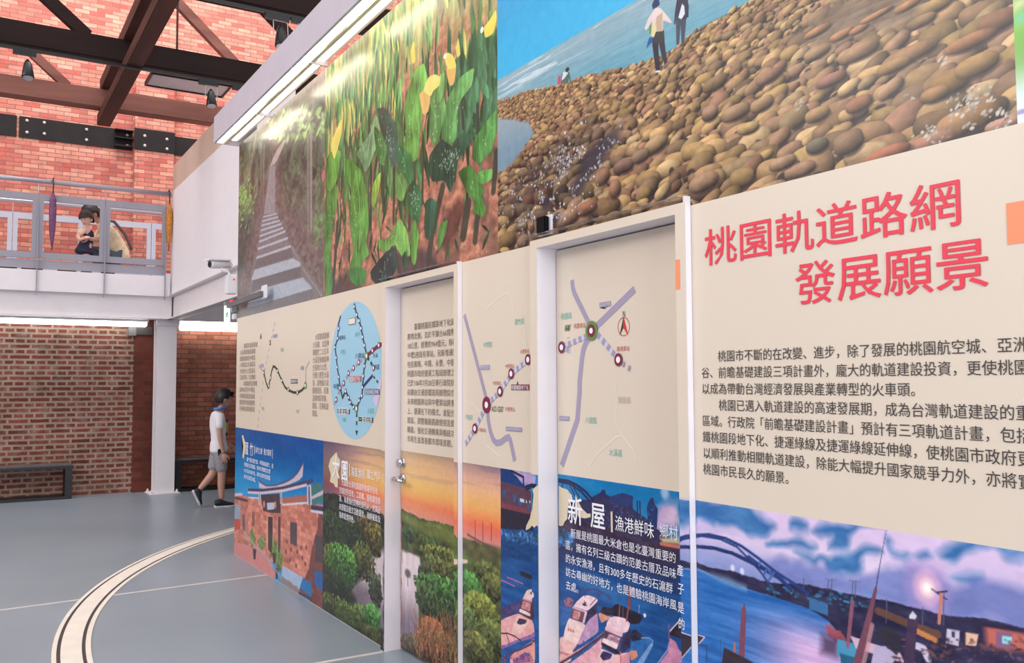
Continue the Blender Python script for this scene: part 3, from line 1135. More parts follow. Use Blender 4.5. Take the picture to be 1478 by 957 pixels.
M_shirt = mat('cream_check_shirt', (232, 212, 176), 0.8, var=0.10, scale=14)
M_jean = mat('slate_trousers', (78, 86, 104), 0.8)
ma = thing('person', 'person in cream shirt crouching on the balcony and hugging a child', 'person', (mx, 1.75, mz))
hj = [mp_(1.84, 0.30) + (0.09, 0.09), mp_(1.79, 0.50) + (0.09, 0.09), mp_(1.68, 0.70) + (0.11, 0.10), mp_(1.60, 0.79) + (0.08, 0.08), mp_(1.54, 0.85) + (0.05, 0.05), mp_(1.50, 0.90) + (0.05, 0.05),
      mp_(1.72, 0.30, 0.11) + (0.07, 0.07), mp_(1.44, 0.42, 0.13) + (0.065, 0.065), mp_(1.60, 0.22, 0.13) + (0.058, 0.058), mp_(1.70, 0.08, 0.13) + (0.036, 0.036),
      mp_(1.72, 0.30, -0.11) + (0.07, 0.07), mp_(1.48, 0.36, -0.15) + (0.065, 0.065), mp_(1.62, 0.20, -0.15) + (0.058, 0.058), mp_(1.70, 0.08, -0.15) + (0.036, 0.036),
      mp_(1.62, 0.72, 0.19) + (0.06, 0.06), mp_(1.56, 0.54, 0.32) + (0.045, 0.045), mp_(1.46, 0.50, 0.44) + (0.034, 0.034), mp_(1.38, 0.50, 0.475) + (0.026, 0.026),
      mp_(1.62, 0.72, -0.19) + (0.06, 0.06), mp_(1.52, 0.56, -0.20) + (0.045, 0.045), mp_(1.40, 0.52, -0.06) + (0.034, 0.034), mp_(1.36, 0.52, 0.10) + (0.026, 0.026)]
body = skin('body', hj, bb, M_skin, ma)
hc = mp_(1.455, 0.925, 0.0)
bm = B()
fd = Vector((0.30, -0.90, -0.62))
Rm = head(bm, hc, fd, (0.1, -0.5, 0.85), 1.06)
bm2 = B()
hand(bm2, mp_(1.38, 0.50, 0.475), (-0.05, -1.0, 0.1), (-0.9, 0.0, -0.1), 0.95, 0.4)
hand(bm2, mp_(1.36, 0.52, 0.10), (0.6, -0.6, 0.0), (0.6, 0.5, 0.0), 0.95, 0.4)
merge(body, bmesh_mesh(bm), bmesh_mesh(bm2))
face_bits(ma, hc, Rm, 1.06)
hair(hc, Rm, 1.13, M_hair, ma, length=0.02)
tj = [mp_(1.87, 0.24) + (0.16, 0.14), mp_(1.84, 0.38) + (0.155, 0.145), mp_(1.78, 0.54) + (0.15, 0.145), mp_(1.67, 0.71) + (0.165, 0.15), mp_(1.59, 0.80) + (0.085, 0.085), mp_(1.555, 0.83) + (0.065, 0.065),
      mp_(1.62, 0.72, 0.19) + (0.080, 0.080), mp_(1.57, 0.565, 0.30) + (0.066, 0.066), mp_(1.50, 0.515, 0.40) + (0.052, 0.052),
      mp_(1.62, 0.72, -0.19) + (0.080, 0.080), mp_(1.53, 0.575, -0.20) + (0.066, 0.066), mp_(1.44, 0.535, -0.11) + (0.052, 0.052)]
skin('shirt', tj, [(0, 1), (1, 2), (2, 3), (3, 4), (4, 5), (3, 6), (6, 7), (7, 8), (3, 9), (9, 10), (10, 11)], M_shirt, ma, root=2)
tj = [mp_(1.86, 0.28) + (0.14, 0.125), mp_(1.72, 0.30, 0.11) + (0.105, 0.105), mp_(1.44, 0.42, 0.13) + (0.082, 0.082), mp_(1.58, 0.24, 0.13) + (0.072, 0.072), mp_(1.68, 0.09, 0.13) + (0.056, 0.056),
      mp_(1.72, 0.30, -0.11) + (0.105, 0.105), mp_(1.48, 0.36, -0.15) + (0.082, 0.082), mp_(1.62, 0.20, -0.15) + (0.072, 0.072), mp_(1.70, 0.09, -0.15) + (0.056, 0.056)]
skin('trousers', tj, [(0, 1), (1, 2), (2, 3), (3, 4), (0, 5), (5, 6), (6, 7), (7, 8)], M_jean, ma)
bm = B()
tube(bm, [mp_(1.55, 0.62, 0.10), mp_(1.60, 0.84, 0.12), mp_(1.74, 0.83, 0.11), mp_(1.90, 0.66, 0.06), mp_(2.00, 0.45, 0.02)], 0.022, 8)
obj('bag_strap', bm, mat('strap_grey', (96, 84, 86), 0.7), ma)
shoe(ma, mp_(1.76, 0.0, 0.13), mp_(1.49, 0.0, 0.13), (0, 0, 1), M_shoe)
shoe(ma, mp_(1.76, 0.0, -0.15), mp_(1.49, 0.0, -0.15), (0, 0, 1), M_shoe)

kx = -13.63


def kp(y, z, x=0.0):
    return (kx + x, y, mz + z)


ki = thing('person', 'small child in a dark blue dress held by the crouching person', 'person', (kx, 1.35, mz))
kj = [kp(1.36, 0.40) + (0.085, 0.08), kp(1.37, 0.50) + (0.08, 0.075), kp(1.38, 0.60) + (0.085, 0.07), kp(1.375, 0.655) + (0.05, 0.045), kp(1.37, 0.68) + (0.035, 0.035), kp(1.365, 0.72) + (0.035, 0.035),
      kp(1.36, 0.34, 0.05) + (0.06, 0.06), kp(1.36, 0.20, 0.055) + (0.044, 0.044), kp(1.37, 0.12, 0.055) + (0.038, 0.038), kp(1.37, 0.05, 0.055) + (0.026, 0.026),
      kp(1.36, 0.34, -0.05) + (0.06, 0.06), kp(1.36, 0.20, -0.055) + (0.044, 0.044), kp(1.37, 0.12, -0.055) + (0.038, 0.038), kp(1.37, 0.05, -0.055) + (0.026, 0.026),
      kp(1.30, 0.62, 0.09) + (0.040, 0.040), kp(1.24, 0.52, 0.12) + (0.032, 0.032), kp(1.26, 0.47, 0.15) + (0.027, 0.027), kp(1.32, 0.50, 0.16) + (0.020, 0.020),
      kp(1.40, 0.62, -0.10) + (0.040, 0.040), kp(1.40, 0.52, -0.13) + (0.032, 0.032), kp(1.36, 0.46, -0.13) + (0.027, 0.027), kp(1.30, 0.46, -0.10) + (0.020, 0.020)]
body = skin('body', kj, bb, M_skin2, ki)
hc = kp(1.355, 0.79)
bm = B()
Rk = head(bm, hc, (0.75, -0.6, -0.40), (0.15, -0.15, 1), 0.88)
bm2 = B()
hand(bm2, kp(1.32, 0.50, 0.16), (0.1, 0.8, 0.3), (-0.5, 0, -0.5), 0.62, 0.6)
hand(bm2, kp(1.30, 0.46, -0.10), (0.2, -0.8, -0.3), (0.3, 0, -0.7), 0.62, 0.6)
merge(body, bmesh_mesh(bm), bmesh_mesh(bm2))
face_bits(ki, hc, Rk, 0.88, M_hair2)
hair(hc, Rk, 0.95, M_hair2, ki, length=0.03)
M_navy = mat('navy_dress', (34, 38, 66), 0.75, var=0.3, scale=26)
dj = [kp(1.33, 0.27) + (0.15, 0.15), kp(1.34, 0.36) + (0.145, 0.13), kp(1.365, 0.48) + (0.100, 0.092), kp(1.38, 0.59) + (0.098, 0.084), kp(1.375, 0.655) + (0.065, 0.06)]
skin('dress', dj, [(0, 1), (1, 2), (2, 3), (3, 4)], M_navy, ki, root=2)
sj = [kp(1.33, 0.628, 0.065) + (0.052, 0.052), kp(1.28, 0.60, 0.10) + (0.052, 0.052), kp(1.245, 0.54, 0.118) + (0.045, 0.045)]
skin('sleeve', sj, [(0, 1), (1, 2)], mat('peach_sleeve', (240, 196, 176), 0.8), ki)
sj = [kp(1.40, 0.628, -0.065) + (0.052, 0.052), kp(1.40, 0.60, -0.10) + (0.052, 0.052), kp(1.40, 0.54, -0.125) + (0.045, 0.045)]
skin('sleeve', sj, [(0, 1), (1, 2)], MATS['peach_sleeve'], ki)
shoe(ki, kp(1.43, 0.0, 0.055), kp(1.28, 0.0, 0.055), (0, 0, 1), M_bag2, 0.7)
shoe(ki, kp(1.43, 0.0, -0.055), kp(1.28, 0.0, -0.055), (0, 0, 1), M_bag2, 0.7)
# ================================================================ printed pictures
# Each print is a fine grid lying on its wall or door; its colours are computed here, in metres on the wall.
_RT = np.random.default_rng(11).random((256, 256))
rng = np.random.default_rng(5)


def vnoise(x, y, seed=0):
    xi, yi = np.floor(x).astype(int), np.floor(y).astype(int)
    fx, fy = x - xi, y - yi
    fx, fy = fx * fx * (3 - 2 * fx), fy * fy * (3 - 2 * fy)
    xi, yi = xi + seed * 37, yi + seed * 91
    g = lambda a, b: _RT[a & 255, b & 255]
    return (g(xi, yi) * (1 - fx) + g(xi + 1, yi) * fx) * (1 - fy) + (g(xi, yi + 1) * (1 - fx) + g(xi + 1, yi + 1) * fx) * fy


def fbm(x, y, sx, sy, octv=4, seed=0, gain=0.5):
    s, a, t = 0.0, 1.0, 0.0
    x, y = x / sx, y / sy
    for o in range(octv):
        s = s + a * vnoise(x, y, seed + o)
        t += a
        a *= gain
        x, y = x * 2.03 + 7.1, y * 2.03 + 3.3
    return s / t


def sstep(a, b, v):
    t = np.clip((v - a) / (b - a), 0, 1)
    return t * t * (3 - 2 * t)


def A3(c):
    return np.asarray(c, float)


LEAF = 2.20


def W(pts, Y=None):
    """photograph pixels to (x, z) on the printed surface seen there: the wall, or the recessed door leaves"""
    o = []
    for px, py in pts:
        y = Y
        if y is None:
            leaf = (579 <= px <= 654.5 and py > 416.5 - 0.2215 * (px - 579.5)) or (806 <= px <= 986 and py > 361 - 0.237 * (px - 802))
            y = LEAF if leaf else WALL
        p = at(px, py, Y=y)
        o.append((p[0], p[2]))
    return o


def crop(ox, oy, s, Y=None):
    return lambda *p: W([(ox + x / s, oy + y / s) for x, y in zip(p[::2], p[1::2])], Y)


def curvy(P, n=5, k=0.6):
    """a closed outline rounded through its points"""
    P = A3(P)
    a, b, c, e = np.roll(P, 1, 0), P, np.roll(P, -1, 0), np.roll(P, -2, 0)
    o = []
    for t in np.arange(n) / n:
        m0, m1 = (c - a) * k * 0.5, (e - b) * k * 0.5
        o.append((2 * t ** 3 - 3 * t * t + 1) * b + (t ** 3 - 2 * t * t + t) * m0 + (3 * t * t - 2 * t ** 3) * c + (t ** 3 - t * t) * m1)
    return np.stack(o, 1).reshape(-1, 2)


class Pic:
    lw = 1.0

    def __init__(s, x0, x1, z0, z1, dx, dz):
        s.x0, s.x1, s.z0, s.z1 = x0, x1, z0, z1
        s.nx, s.nz = int(round((x1 - x0) / dx)) + 1, int(round((z1 - z0) / dz)) + 1
        s.X = np.linspace(x0, x1, s.nx)
        s.Z = np.linspace(z0, z1, s.nz)
        s.dx, s.dz = (x1 - x0) / (s.nx - 1), (z1 - z0) / (s.nz - 1)
        s.img = np.zeros((s.nz, s.nx, 3))
        s.GX, s.GZ = np.meshgrid(s.X, s.Z)

    def win(s, xa, xb, za, zb):
        i0, i1 = max(0, int((xa - s.x0) / s.dx)), min(s.nx, int((xb - s.x0) / s.dx) + 2)
        j0, j1 = max(0, int((za - s.z0) / s.dz)), min(s.nz, int((zb - s.z0) / s.dz) + 2)
        if i1 <= i0 or j1 <= j0:
            return None
        return (slice(j0, j1), slice(i0, i1))

    def blend(s, sl, c, a):
        a = np.asarray(a)[..., None]
        s.img[sl] = s.img[sl] * (1 - a) + A3(c) * a

    def poly(s, P, c, a=1.0, soft=None, rag=0.0, rs=0.03):
        P = A3(P)
        m = rag + (soft or 0) + s.dx
        sl = s.win(P[:, 0].min() - m, P[:, 0].max() + m, P[:, 1].min() - m, P[:, 1].max() + m)
        if sl is None:
            return
        x, z = s.GX[sl], s.GZ[sl]
        if rag:
            x = x + rag * 2 * (fbm(x, z, rs, rs, 3, 3) - 0.5)
            z = z + rag * 2 * (fbm(x, z, rs, rs, 3, 8) - 0.5)
        ins = np.zeros(x.shape, bool)
        d2 = np.full(x.shape, 1e9)
        Q = np.roll(P, -1, 0)
        for (ax, az), (bx, bz) in zip(P, Q):
            ex, ez = bx - ax, bz - az
            if ez != 0:
                cnd = ((az > z) != (bz > z)) & (x < ex * (z - az) / ez + ax)
                ins ^= cnd
            t = np.clip(((x - ax) * ex + (z - az) * ez) / (ex * ex + ez * ez + 1e-12), 0, 1)
            d2 = np.minimum(d2, (x - ax - t * ex) ** 2 + (z - az - t * ez) ** 2)
        d = np.sqrt(d2)
        sd = np.where(ins, -d, d)
        wd = soft if soft else s.dx * 0.9
        al = np.clip(0.5 - sd / wd, 0, 1) * a
        if callable(c):
            c = c(s.GX[sl], s.GZ[sl])
        s.blend(sl, c, al)

    def line(s, P, w, c, a=1.0, soft=None):
        P = A3(P)
        w = np.broadcast_to(A3(w) * s.lw, (len(P),))
        m = w.max() + s.dx * 2
        sl = s.win(P[:, 0].min() - m, P[:, 0].max() + m, P[:, 1].min() - m, P[:, 1].max() + m)
        if sl is None:
            return
        x, z = s.GX[sl], s.GZ[sl]
        al = np.zeros(x.shape)
        sf = soft or s.dx * 0.8
        for i in range(len(P) - 1):
            (ax, az), (bx, bz) = P[i], P[i + 1]
            ex, ez = bx - ax, bz - az
            t = np.clip(((x - ax) * ex + (z - az) * ez) / (ex * ex + ez * ez + 1e-12), 0, 1)
            d = np.hypot(x - ax - t * ex, z - az - t * ez)
            r = (w[i] + (w[i + 1] - w[i]) * t) / 2
            al = np.maximum(al, np.clip(0.5 - (d - r) / sf, 0, 1))
        s.blend(sl, c, al * a)

    def ell(s, cx, cz, a, b, rot, c, al=1.0, soft=0.15, shade=None, sq=2.0):
        m = max(a, b) * 1.1 + s.dx
        sl = s.win(cx - m, cx + m, cz - m, cz + m)
        if sl is None:
            return
        x, z = s.GX[sl] - cx, s.GZ[sl] - cz
        u = (x * math.cos(rot) + z * math.sin(rot)) / a
        v = (-x * math.sin(rot) + z * math.cos(rot)) / b
        r = np.abs(u) ** sq + np.abs(v) ** sq
        k = np.clip((1 - r) / soft, 0, 1)
        c = A3(c)
        if shade is not None:
            c = shade(u, v, r, s.GX[sl], s.GZ[sl])
        s.blend(sl, c, k * al)

    def tex(s, amount, sx, sz, seed=0, octv=4, mask=None):
        n = (fbm(s.GX, s.GZ, sx, sz, octv, seed) - 0.5) * 2 * amount
        if mask is not None:
            n = n * mask
        s.img += n[..., None]

    def piece(s, name, xa, xb, y, parent, m, za=None, zb=None):
        """the part of the print between xa and xb as a mesh on the plane at y"""
        i0, i1 = int(round((xa - s.x0) / s.dx)), int(round((xb - s.x0) / s.dx))
        i0, i1 = max(0, i0), min(s.nx - 1, i1)
        j0 = 0 if za is None else int(round((za - s.z0) / s.dz))
        j1 = s.nz - 1 if zb is None else int(round((zb - s.z0) / s.dz))
        X = s.X[i0:i1 + 1].copy()
        X[0], X[-1] = xa, xb
        Z = s.Z[j0:j1 + 1]
        nx, nz = len(X), len(Z)
        col = np.ones((nz, nx, 4), np.float32)
        col[..., :3] = lin(np.clip(s.img[j0:j1 + 1, i0:i1 + 1], 0, 255))
        co = np.empty((nz, nx, 3), np.float32)
        co[..., 0] = X[None, :]
        co[..., 1] = y
        co[..., 2] = Z[:, None]
        idx = np.arange(nx * nz).reshape(nz, nx)
        f = np.stack([idx[:-1, :-1], idx[:-1, 1:], idx[1:, 1:], idx[1:, :-1]], -1).reshape(-1, 4)
        me = bpy.data.meshes.new(name)
        me.vertices.add(nx * nz)
        me.vertices.foreach_set('co', co.ravel())
        me.loops.add(f.size)
        me.loops.foreach_set('vertex_index', f.ravel().astype(np.int32))
        me.polygons.add(len(f))
        me.polygons.foreach_set('loop_start', np.arange(0, f.size, 4, dtype=np.int32))
        me.update(calc_edges=True)
        at_ = me.color_attributes.new('print', 'FLOAT_COLOR', 'POINT')
        at_.data.foreach_set('color', col.ravel())
        me.materials.append(m)
        o = bpy.data.objects.new(name, me)
        COL.objects.link(o)
        if parent is not None:
            adopt(o, parent)
        return o


def print_mat(name, rough):
    m = bpy.data.materials.new(name)
    m.use_nodes = True
    nt = m.node_tree
    b = nt.nodes['Principled BSDF']
    a = nt.nodes.new('ShaderNodeAttribute')
    a.attribute_name = 'print'
    nt.links.new(a.outputs['Color'], b.inputs['Base Color'])
    nz = nt.nodes.new('ShaderNodeTexNoise')
    nz.inputs['Scale'].default_value = 2
    mr = nt.nodes.new('ShaderNodeMapRange')
    mr.inputs['To Min'].default_value = rough - 0.01
    mr.inputs['To Max'].default_value = rough + 0.01
    nt.links.new(nz.outputs['Fac'], mr.inputs['Value'])
    nt.links.new(mr.outputs['Result'], b.inputs['Roughness'])
    b.inputs['Specular IOR Level'].default_value = 0.3
    return m


M_print = print_mat('printed_film', 0.28)
YP = WALL - 0.002
CREAM_Z0, CREAM_Z1 = 1.156, 2.162

# ---- pebble beach -------------------------------------------------
p3 = Pic(-3.615, -1.166, CREAM_Z1, 3.80, 0.0024, 0.0022)
X, Z = p3.GX, p3.GZ
HZ = 2.995
sky = A3((32, 150, 205)) + (A3((60, 178, 226)) - A3((32, 150, 205))) * sstep(3.45, 3.0, Z)[..., None]
t = sstep(2.995, 2.72, Z)[..., None]
sea = A3((142, 172, 184)) * (1 - t) + A3((104, 164, 184)) * t + ((fbm(X, Z, 0.10, 0.006, 4, 2) - 0.5) * 26)[..., None]
k = np.clip((Z - HZ) / 0.004 + 0.5, 0, 1)[..., None]
p3.img = sea * (1 - k) + sky * k
foam = sstep(0.52, 0.66, fbm(X, Z, 0.22, 0.012, 4, 6)) * np.exp(-((Z - 2.978) / 0.014) ** 2) * sstep(-2.35, -2.9, X)
foam += 0.7 * sstep(0.56, 0.68, fbm(X, Z, 0.20, 0.010, 3, 16)) * np.exp(-((Z - 2.93) / 0.03) ** 2) * sstep(-2.7, -3.2, X)
p3.img += foam[..., None] * (A3((225, 235, 240)) - p3.img)
shx = [-3.7, -3.612, -3.382, -3.088, -2.884, -2.659, -2.477, -2.363, -2.256, -2.107, -2.002, -1.1]
shz = [2.90, 2.89, 2.868, 2.820, 2.798, 2.755, 2.738, 2.744, 2.765, 2.775, 2.780, 2.800]
shore = np.interp(X, shx, shz)
land = np.clip((shore - Z) / 0.006, 0, 1)[..., None]
p3.img = p3.img * (1 - land) + A3((82, 65, 60)) * land
pool = crop(1080, 0, 3.19)(200, 185, 330, 60, 480, -30, 830, -30, 770, 80, 650, 165, 420, 200, 300, 210)
inlet = W([(716, 172), (742, 173), (760, 176), (772, 191), (768, 200), (756, 214), (741, 234), (730, 244), (716, 252)])
wetc = [(-3.35, 2.36, 0.26, 0.16), (-3.08, 2.44, 0.20, 0.12), (-2.94, 2.46, 0.17, 0.11), (-3.2, 2.28, 0.20, 0.12), (-2.78, 2.50, 0.14, 0.05)]


def wet(x, z):
    return min(1.0, sum(math.exp(-((x - a) / c) ** 2 - ((z - b) / d) ** 2) for a, b, c, d in wetc))


PAL = [A3(c) for c in ((168, 130, 104), (150, 114, 92), (180, 142, 108), (160, 122, 104), (136, 108, 90), (170, 136, 98), (150, 108, 94), (188, 154, 124))]


def stone(cx, cz, a, b, rot, c, dark=0.0):
    c = c * (1 - 0.42 * dark) + A3((-6, 0, 12)) * dark
    sd = int(rng.integers(0, 200))

    def sh(u, v, r, x, z):
        h = np.sqrt(np.clip(1 - np.minimum(r, 1), 0, 1))
        l = np.clip(0.34 * h + 0.62 * (v * 0.9 - u * 0.35) * 0.78 + 0.55, 0.26, 1.10)
        n = fbm(x, z, 0.022, 0.018, 3, sd) - 0.5
        return np.clip(c * (l + 0.22 * n)[..., None] + 8 * (l[..., None] - 0.8) * A3((1, 0.9, 0.5)), 0, 255)
    # contact shadow below the stone is part of the photograph that is printed
    p3.ell(cx + a * 0.12, cz - b * 0.35, a * 1.08, b * 1.10, rot, (58, 46, 48), 0.85, 0.5)
    p3.ell(cx, cz, a, b, rot, c, 1.0, 0.12, sh, sq=2.0 + rng.random() * 0.9)


z = 2.905
while z > 2.13:
    q = min(1.0, max(0.0, (2.90 - z) / 0.72))
    s0 = 0.011 + 0.056 * q ** 1.1
    x = -3.70 + rng.random() * s0
    while x < -1.10:
        a = s0 * (0.45 + 0.85 * rng.random() ** 1.4)
        b = a * (0.42 + 0.22 * rng.random())
        zz = z + (rng.random() - 0.5) * s0 * 0.9
        if zz + b * 0.4 < np.interp(x, shx, shz) + 0.004:
            rot = (rng.random() - 0.5) * 0.55 + (0.18 if x > -2.6 else 0.0)
            stone(x, zz, a, b, rot, PAL[int(rng.integers(len(PAL)))] * A3((1.0, 1.02, 0.93)) * (0.80 + 0.34 * rng.random()), wet(x, zz) * 0.95 * (0.4 + 0.6 * rng.random()))
        if rng.random() < 0.42 and z < 2.8 and z + s0 < np.interp(x, shx, shz):
            p3.ell(x + s0 * rng.normal() * 0.6, z - s0 * 0.3 * rng.random(), s0 * rng.uniform(0.25, 0.6), s0 * rng.uniform(0.12, 0.28), rng.normal() * 0.5, (50, 42, 46), 0.85, 0.6)
        x += a * 1.45
    z -= s0 * 0.40
# big stones traced one by one
for px, py, wpx, hpx, deg, c in ((1016, 263, 44, 28, 12, (176, 138, 104)), (980, 290, 30, 16, 10, (182, 150, 110)), (820, 313, 34, 26, 15, (176, 134, 100)), (847, 300, 30, 22, 8, (160, 112, 84)),
                                 (755, 348, 17, 21, 20, (150, 120, 96)), (767, 327, 9, 20, 30, (158, 118, 92)), (888, 272, 18, 28, 40, (168, 122, 92)), (947, 208, 36, 26, 20, (182, 148, 106)),
                                 (1062, 162, 42, 24, 8, (176, 140, 104)), (1032, 120, 36, 22, 15, (150, 120, 86)), (1025, 163, 24, 24, 0, (166, 130, 102)), (1080, 185, 32, 18, -4, (196, 160, 104)),
                                 (1372, 118, 60, 40, 10, (160, 122, 74)), (1410, 94, 66, 34, 12, (172, 134, 82)), (1350, 136, 44, 24, 6, (170, 128, 84)), (1396, 172, 96, 44, 25, (180, 134, 88)),
                                 (1448, 180, 54, 22, 10, (196, 146, 122)), (1345, 205, 70, 26, 12, (178, 124, 96)), (1440, 30, 60, 34, 8, (150, 108, 80)), (1400, 60, 80, 24, 12, (176, 122, 84)),
                                 (1225, 205, 44, 36, 20, (150, 118, 88)), (1180, 210, 34, 24, 8, (124, 112, 88)), (1280, 222, 70, 24, 14, (190, 120, 88)), (1155, 245, 46, 22, 10, (176, 136, 104)),
                                 (1240, 150, 40, 24, 15, (166, 116, 84)), (1180, 165, 36, 22, 8, (180, 142, 96)), (1100, 150, 34, 22, 12, (178, 142, 100)), (1130, 235, 40, 20, 12, (178, 142, 106)),
                                 (1345, 10, 60, 22, 6, (190, 152, 96)), (1330, 30, 44, 18, 6, (170, 132, 94)), (1180, 75, 40, 20, 10, (184, 146, 106)), (1240, 75, 60, 24, 12, (170, 130, 96)), (1320, 75, 70, 26, 14, (168, 126, 88)),
                                 (1290, 95, 50, 20, 8, (180, 140, 92)), (1200, 115, 46, 20, 10, (160, 112, 90)), (1110, 110, 40, 20, 14, (172, 126, 98)), (900, 240, 30, 22, 0, (140, 108, 92)), (925, 225, 26, 20, 10, (150, 122, 96)), (870, 255, 22, 24, 30, (160, 120, 92))):
    c0, c1, c2 = W([(px, py), (px - wpx / 2, py), (px, py - hpx / 2)])[0:3]
    aa = abs(c0[0] - c1[0])
    bb_ = abs(c2[1] - c0[1]) * 0.92
    stone(c0[0], c0[1], aa, bb_, math.radians(deg) * 0.4, A3(c) * A3((0.95, 0.96, 1.0)))
wcol = lambda x, z: A3((128, 108, 90)) + ((fbm(x, z, 0.10, 0.012, 4, 21) - 0.5) * 60)[..., None] * A3((1, 0.95, 0.85))
p3.poly(pool, wcol, 0.86, soft=0.05, rag=0.03, rs=0.08)
p3.poly(inlet, lambda x, z: A3((120, 150, 168)) + (A3((150, 168, 176)) - A3((120, 150, 168))) * sstep(2.6, 2.8, z)[..., None], 1, soft=0.02, rag=0.012, rs=0.06)
for px, py, wpx, hpx in ((1180, 45, 40, 14), (1215, 50, 36, 14), (1240, 42, 30, 12), (1310, 8, 40, 14), (1265, 22, 50, 10)):
    c0, c1, c2 = W([(px, py), (px - wpx / 2, py), (px, py - hpx / 2)])
    stone(c0[0], c0[1], abs(c0[0] - c1[0]), abs(c2[1] - c0[1]) * 0.9, 0.1, A3((176, 128, 92)))
# barnacles and dark wet hollows
for px, py, rx, rz in ((862, 224, 0.10, 0.05), (835, 268, 0.07, 0.04), (790, 292, 0.05, 0.03), (880, 205, 0.08, 0.03), (775, 360, 0.07, 0.03), (850, 240, 0.08, 0.05), (800, 318, 0.05, 0.025)):
    (cx, cz), = W([(px, py)])
    p3.ell(cx, cz, rx * 1.25, rz * 1.25, 0.3, (60, 56, 66), 0.8, 0.9)
for i in range(1500):
    a, b, c_, d = wetc[int(rng.integers(4))]
    cx, cz = a + c_ * 0.75 * rng.normal(), b + d * 0.75 * rng.normal()
    if rng.random() < 0.75 * wet(cx, cz) and fbm(np.array([cx]), np.array([cz]), 0.09, 0.05, 2, 31)[0] > 0.47:
        g = 120 + 110 * rng.random()
        p3.ell(cx, cz, 0.004 + 0.006 * rng.random(), 0.003 + 0.004 * rng.random(), rng.random() * 3, (g, g, g + 4), 0.85, 0.6)
for px, py, n, r in ((1393, 152, 46, 0.045), (1352, 190, 30, 0.040), (1410, 140, 18, 0.035), (1362, 86, 8, 0.02), (1155, 152, 9, 0.02), (1310, 138, 4, 0.015), (1440, 174, 22, 0.05)):
    (cx, cz), = W([(px, py)])
    for i in range(n):
        g = 120 + 100 * rng.random()
        p3.ell(cx + r * rng.normal() * 0.6, cz + r * 0.45 * rng.normal(), 0.007 * rng.random() + 0.003, 0.0025 + 0.003 * rng.random(), 0.5 + rng.normal() * 0.5, (g, g * 0.95, g * 0.88), 0.9, 0.5)
# three walkers in the photograph
K = crop(860, 0, 7.36)
p3.poly(K(600, 440, 670, 450, 672, 560, 690, 745, 640, 755, 620, 600), (48, 46, 56))
p3.poly(K(670, 450, 735, 440, 745, 540, 768, 660, 735, 690, 700, 580), (52, 50, 60))
p3.poly(K(605, 330, 730, 320, 735, 450, 605, 460), (60, 60, 58))
p3.poly(K(640, 80, 690, 85, 790, 200, 815, 240, 790, 245, 720, 215, 715, 330, 610, 340, 600, 220, 560, 300, 535, 325, 522, 300, 560, 200, 600, 140), (228, 208, 202))
p3.poly(K(650, 180, 715, 130, 712, 330, 630, 330), (196, 168, 144))
p3.poly(K(575, 270, 610, 260, 600, 380, 570, 350), (90, 150, 90))
p3.poly(K(600, 250, 640, 240, 650, 320, 620, 400, 590, 380), (226, 208, 160))
p3.poly(K(575, 395, 612, 400, 600, 450, 540, 520, 555, 450), (40, 88, 160))
p3.poly(K(600, 50, 630, -10, 675, -5, 685, 50, 650, 80, 610, 100), (40, 56, 98))
p3.poly(K(625, 770, 650, 750, 690, 750, 690, 770), (226, 220, 220))
p3.poly(K(720, 720, 760, 680, 772, 700, 740, 740), (96, 96, 110))
p3.poly(K(855, 200, 965, 200, 955, 330, 940, 470, 915, 470, 905, 270, 890, 470, 860, 480), (70, 72, 90))
p3.poly(K(868, -5, 985, -5, 968, 205, 862, 205), (52, 52, 68))
p3.poly(K(866, -5, 880, 10, 858, 200, 848, 262, 834, 262, 846, 120), (50, 50, 66))
p3.poly(K(978, -5, 992, 60, 988, 185, 968, 188, 966, 60), (50, 50, 66))
p3.poly(K(880, 190, 920, 40, 945, 70, 950, 150, 915, 205), (218, 222, 240))
K = crop(718, 60, 4.785)
p3.poly(K(440, 290, 445, 225, 480, 200, 500, 215, 515, 290, 507, 290, 498, 250, 490, 285), (84, 108, 100))
p3.poly(K(445, 270, 455, 215, 482, 200, 490, 220, 465, 255), (206, 220, 226))
p3.poly(K(415, 300, 420, 245, 440, 235, 440, 290), (196, 84, 110))
p3.ell(*K(485, 195)[0], 0.015, 0.010, 0, (60, 50, 50))
p3.tex(5, 0.03, 0.03, 40, 2)

# ---- calla field ---------------------------------------------------
p2 = Pic(-6.040, -3.615, CREAM_Z1, 3.80, 0.0045, 0.0035)
X, Z = p2.GX, p2.GZ
n1 = fbm(X, Z, 0.05, 0.03, 4, 1)
n2 = fbm(X, Z, 0.10, 0.28, 4, 12)
soil = A3((188, 128, 104)) + ((n1 - 0.5) * 110)[..., None] * A3((1, 0.85, 0.75))
p2.img = soil
far = sstep(3.10, 3.55, Z + 0.25 * (n2 - 0.5) * 2 - 0.12 * sstep(-4.6, -4.1, X))[..., None]
fc = A3((138, 156, 96)) + ((fbm(X, Z, 0.04, 0.20, 4, 15) - 0.5) * 190)[..., None] * A3((0.9, 1.0, 0.6))
p2.img = p2.img * (1 - far * 0.75) + fc * far * 0.75
dk = sstep(0.50, 0.66, fbm(X, Z, 0.13, 0.20, 4, 22))[..., None] * sstep(3.2, 2.8, Z)[..., None]
p2.img = p2.img * (1 - 0.55 * dk) + A3((88, 68, 64)) * 0.55 * dk
grit = sstep(0.55, 0.8, fbm(X, Z, 0.022, 0.014, 3, 33))[..., None] * (1 - far)
p2.img = p2.img * (1 - 0.35 * grit) + A3((120, 70, 60)) * 0.35 * grit
GREENS = [A3(c) for c in ((82, 128, 70), (64, 106, 66), (98, 146, 82), (56, 90, 64), (76, 118, 78), (112, 152, 92))]


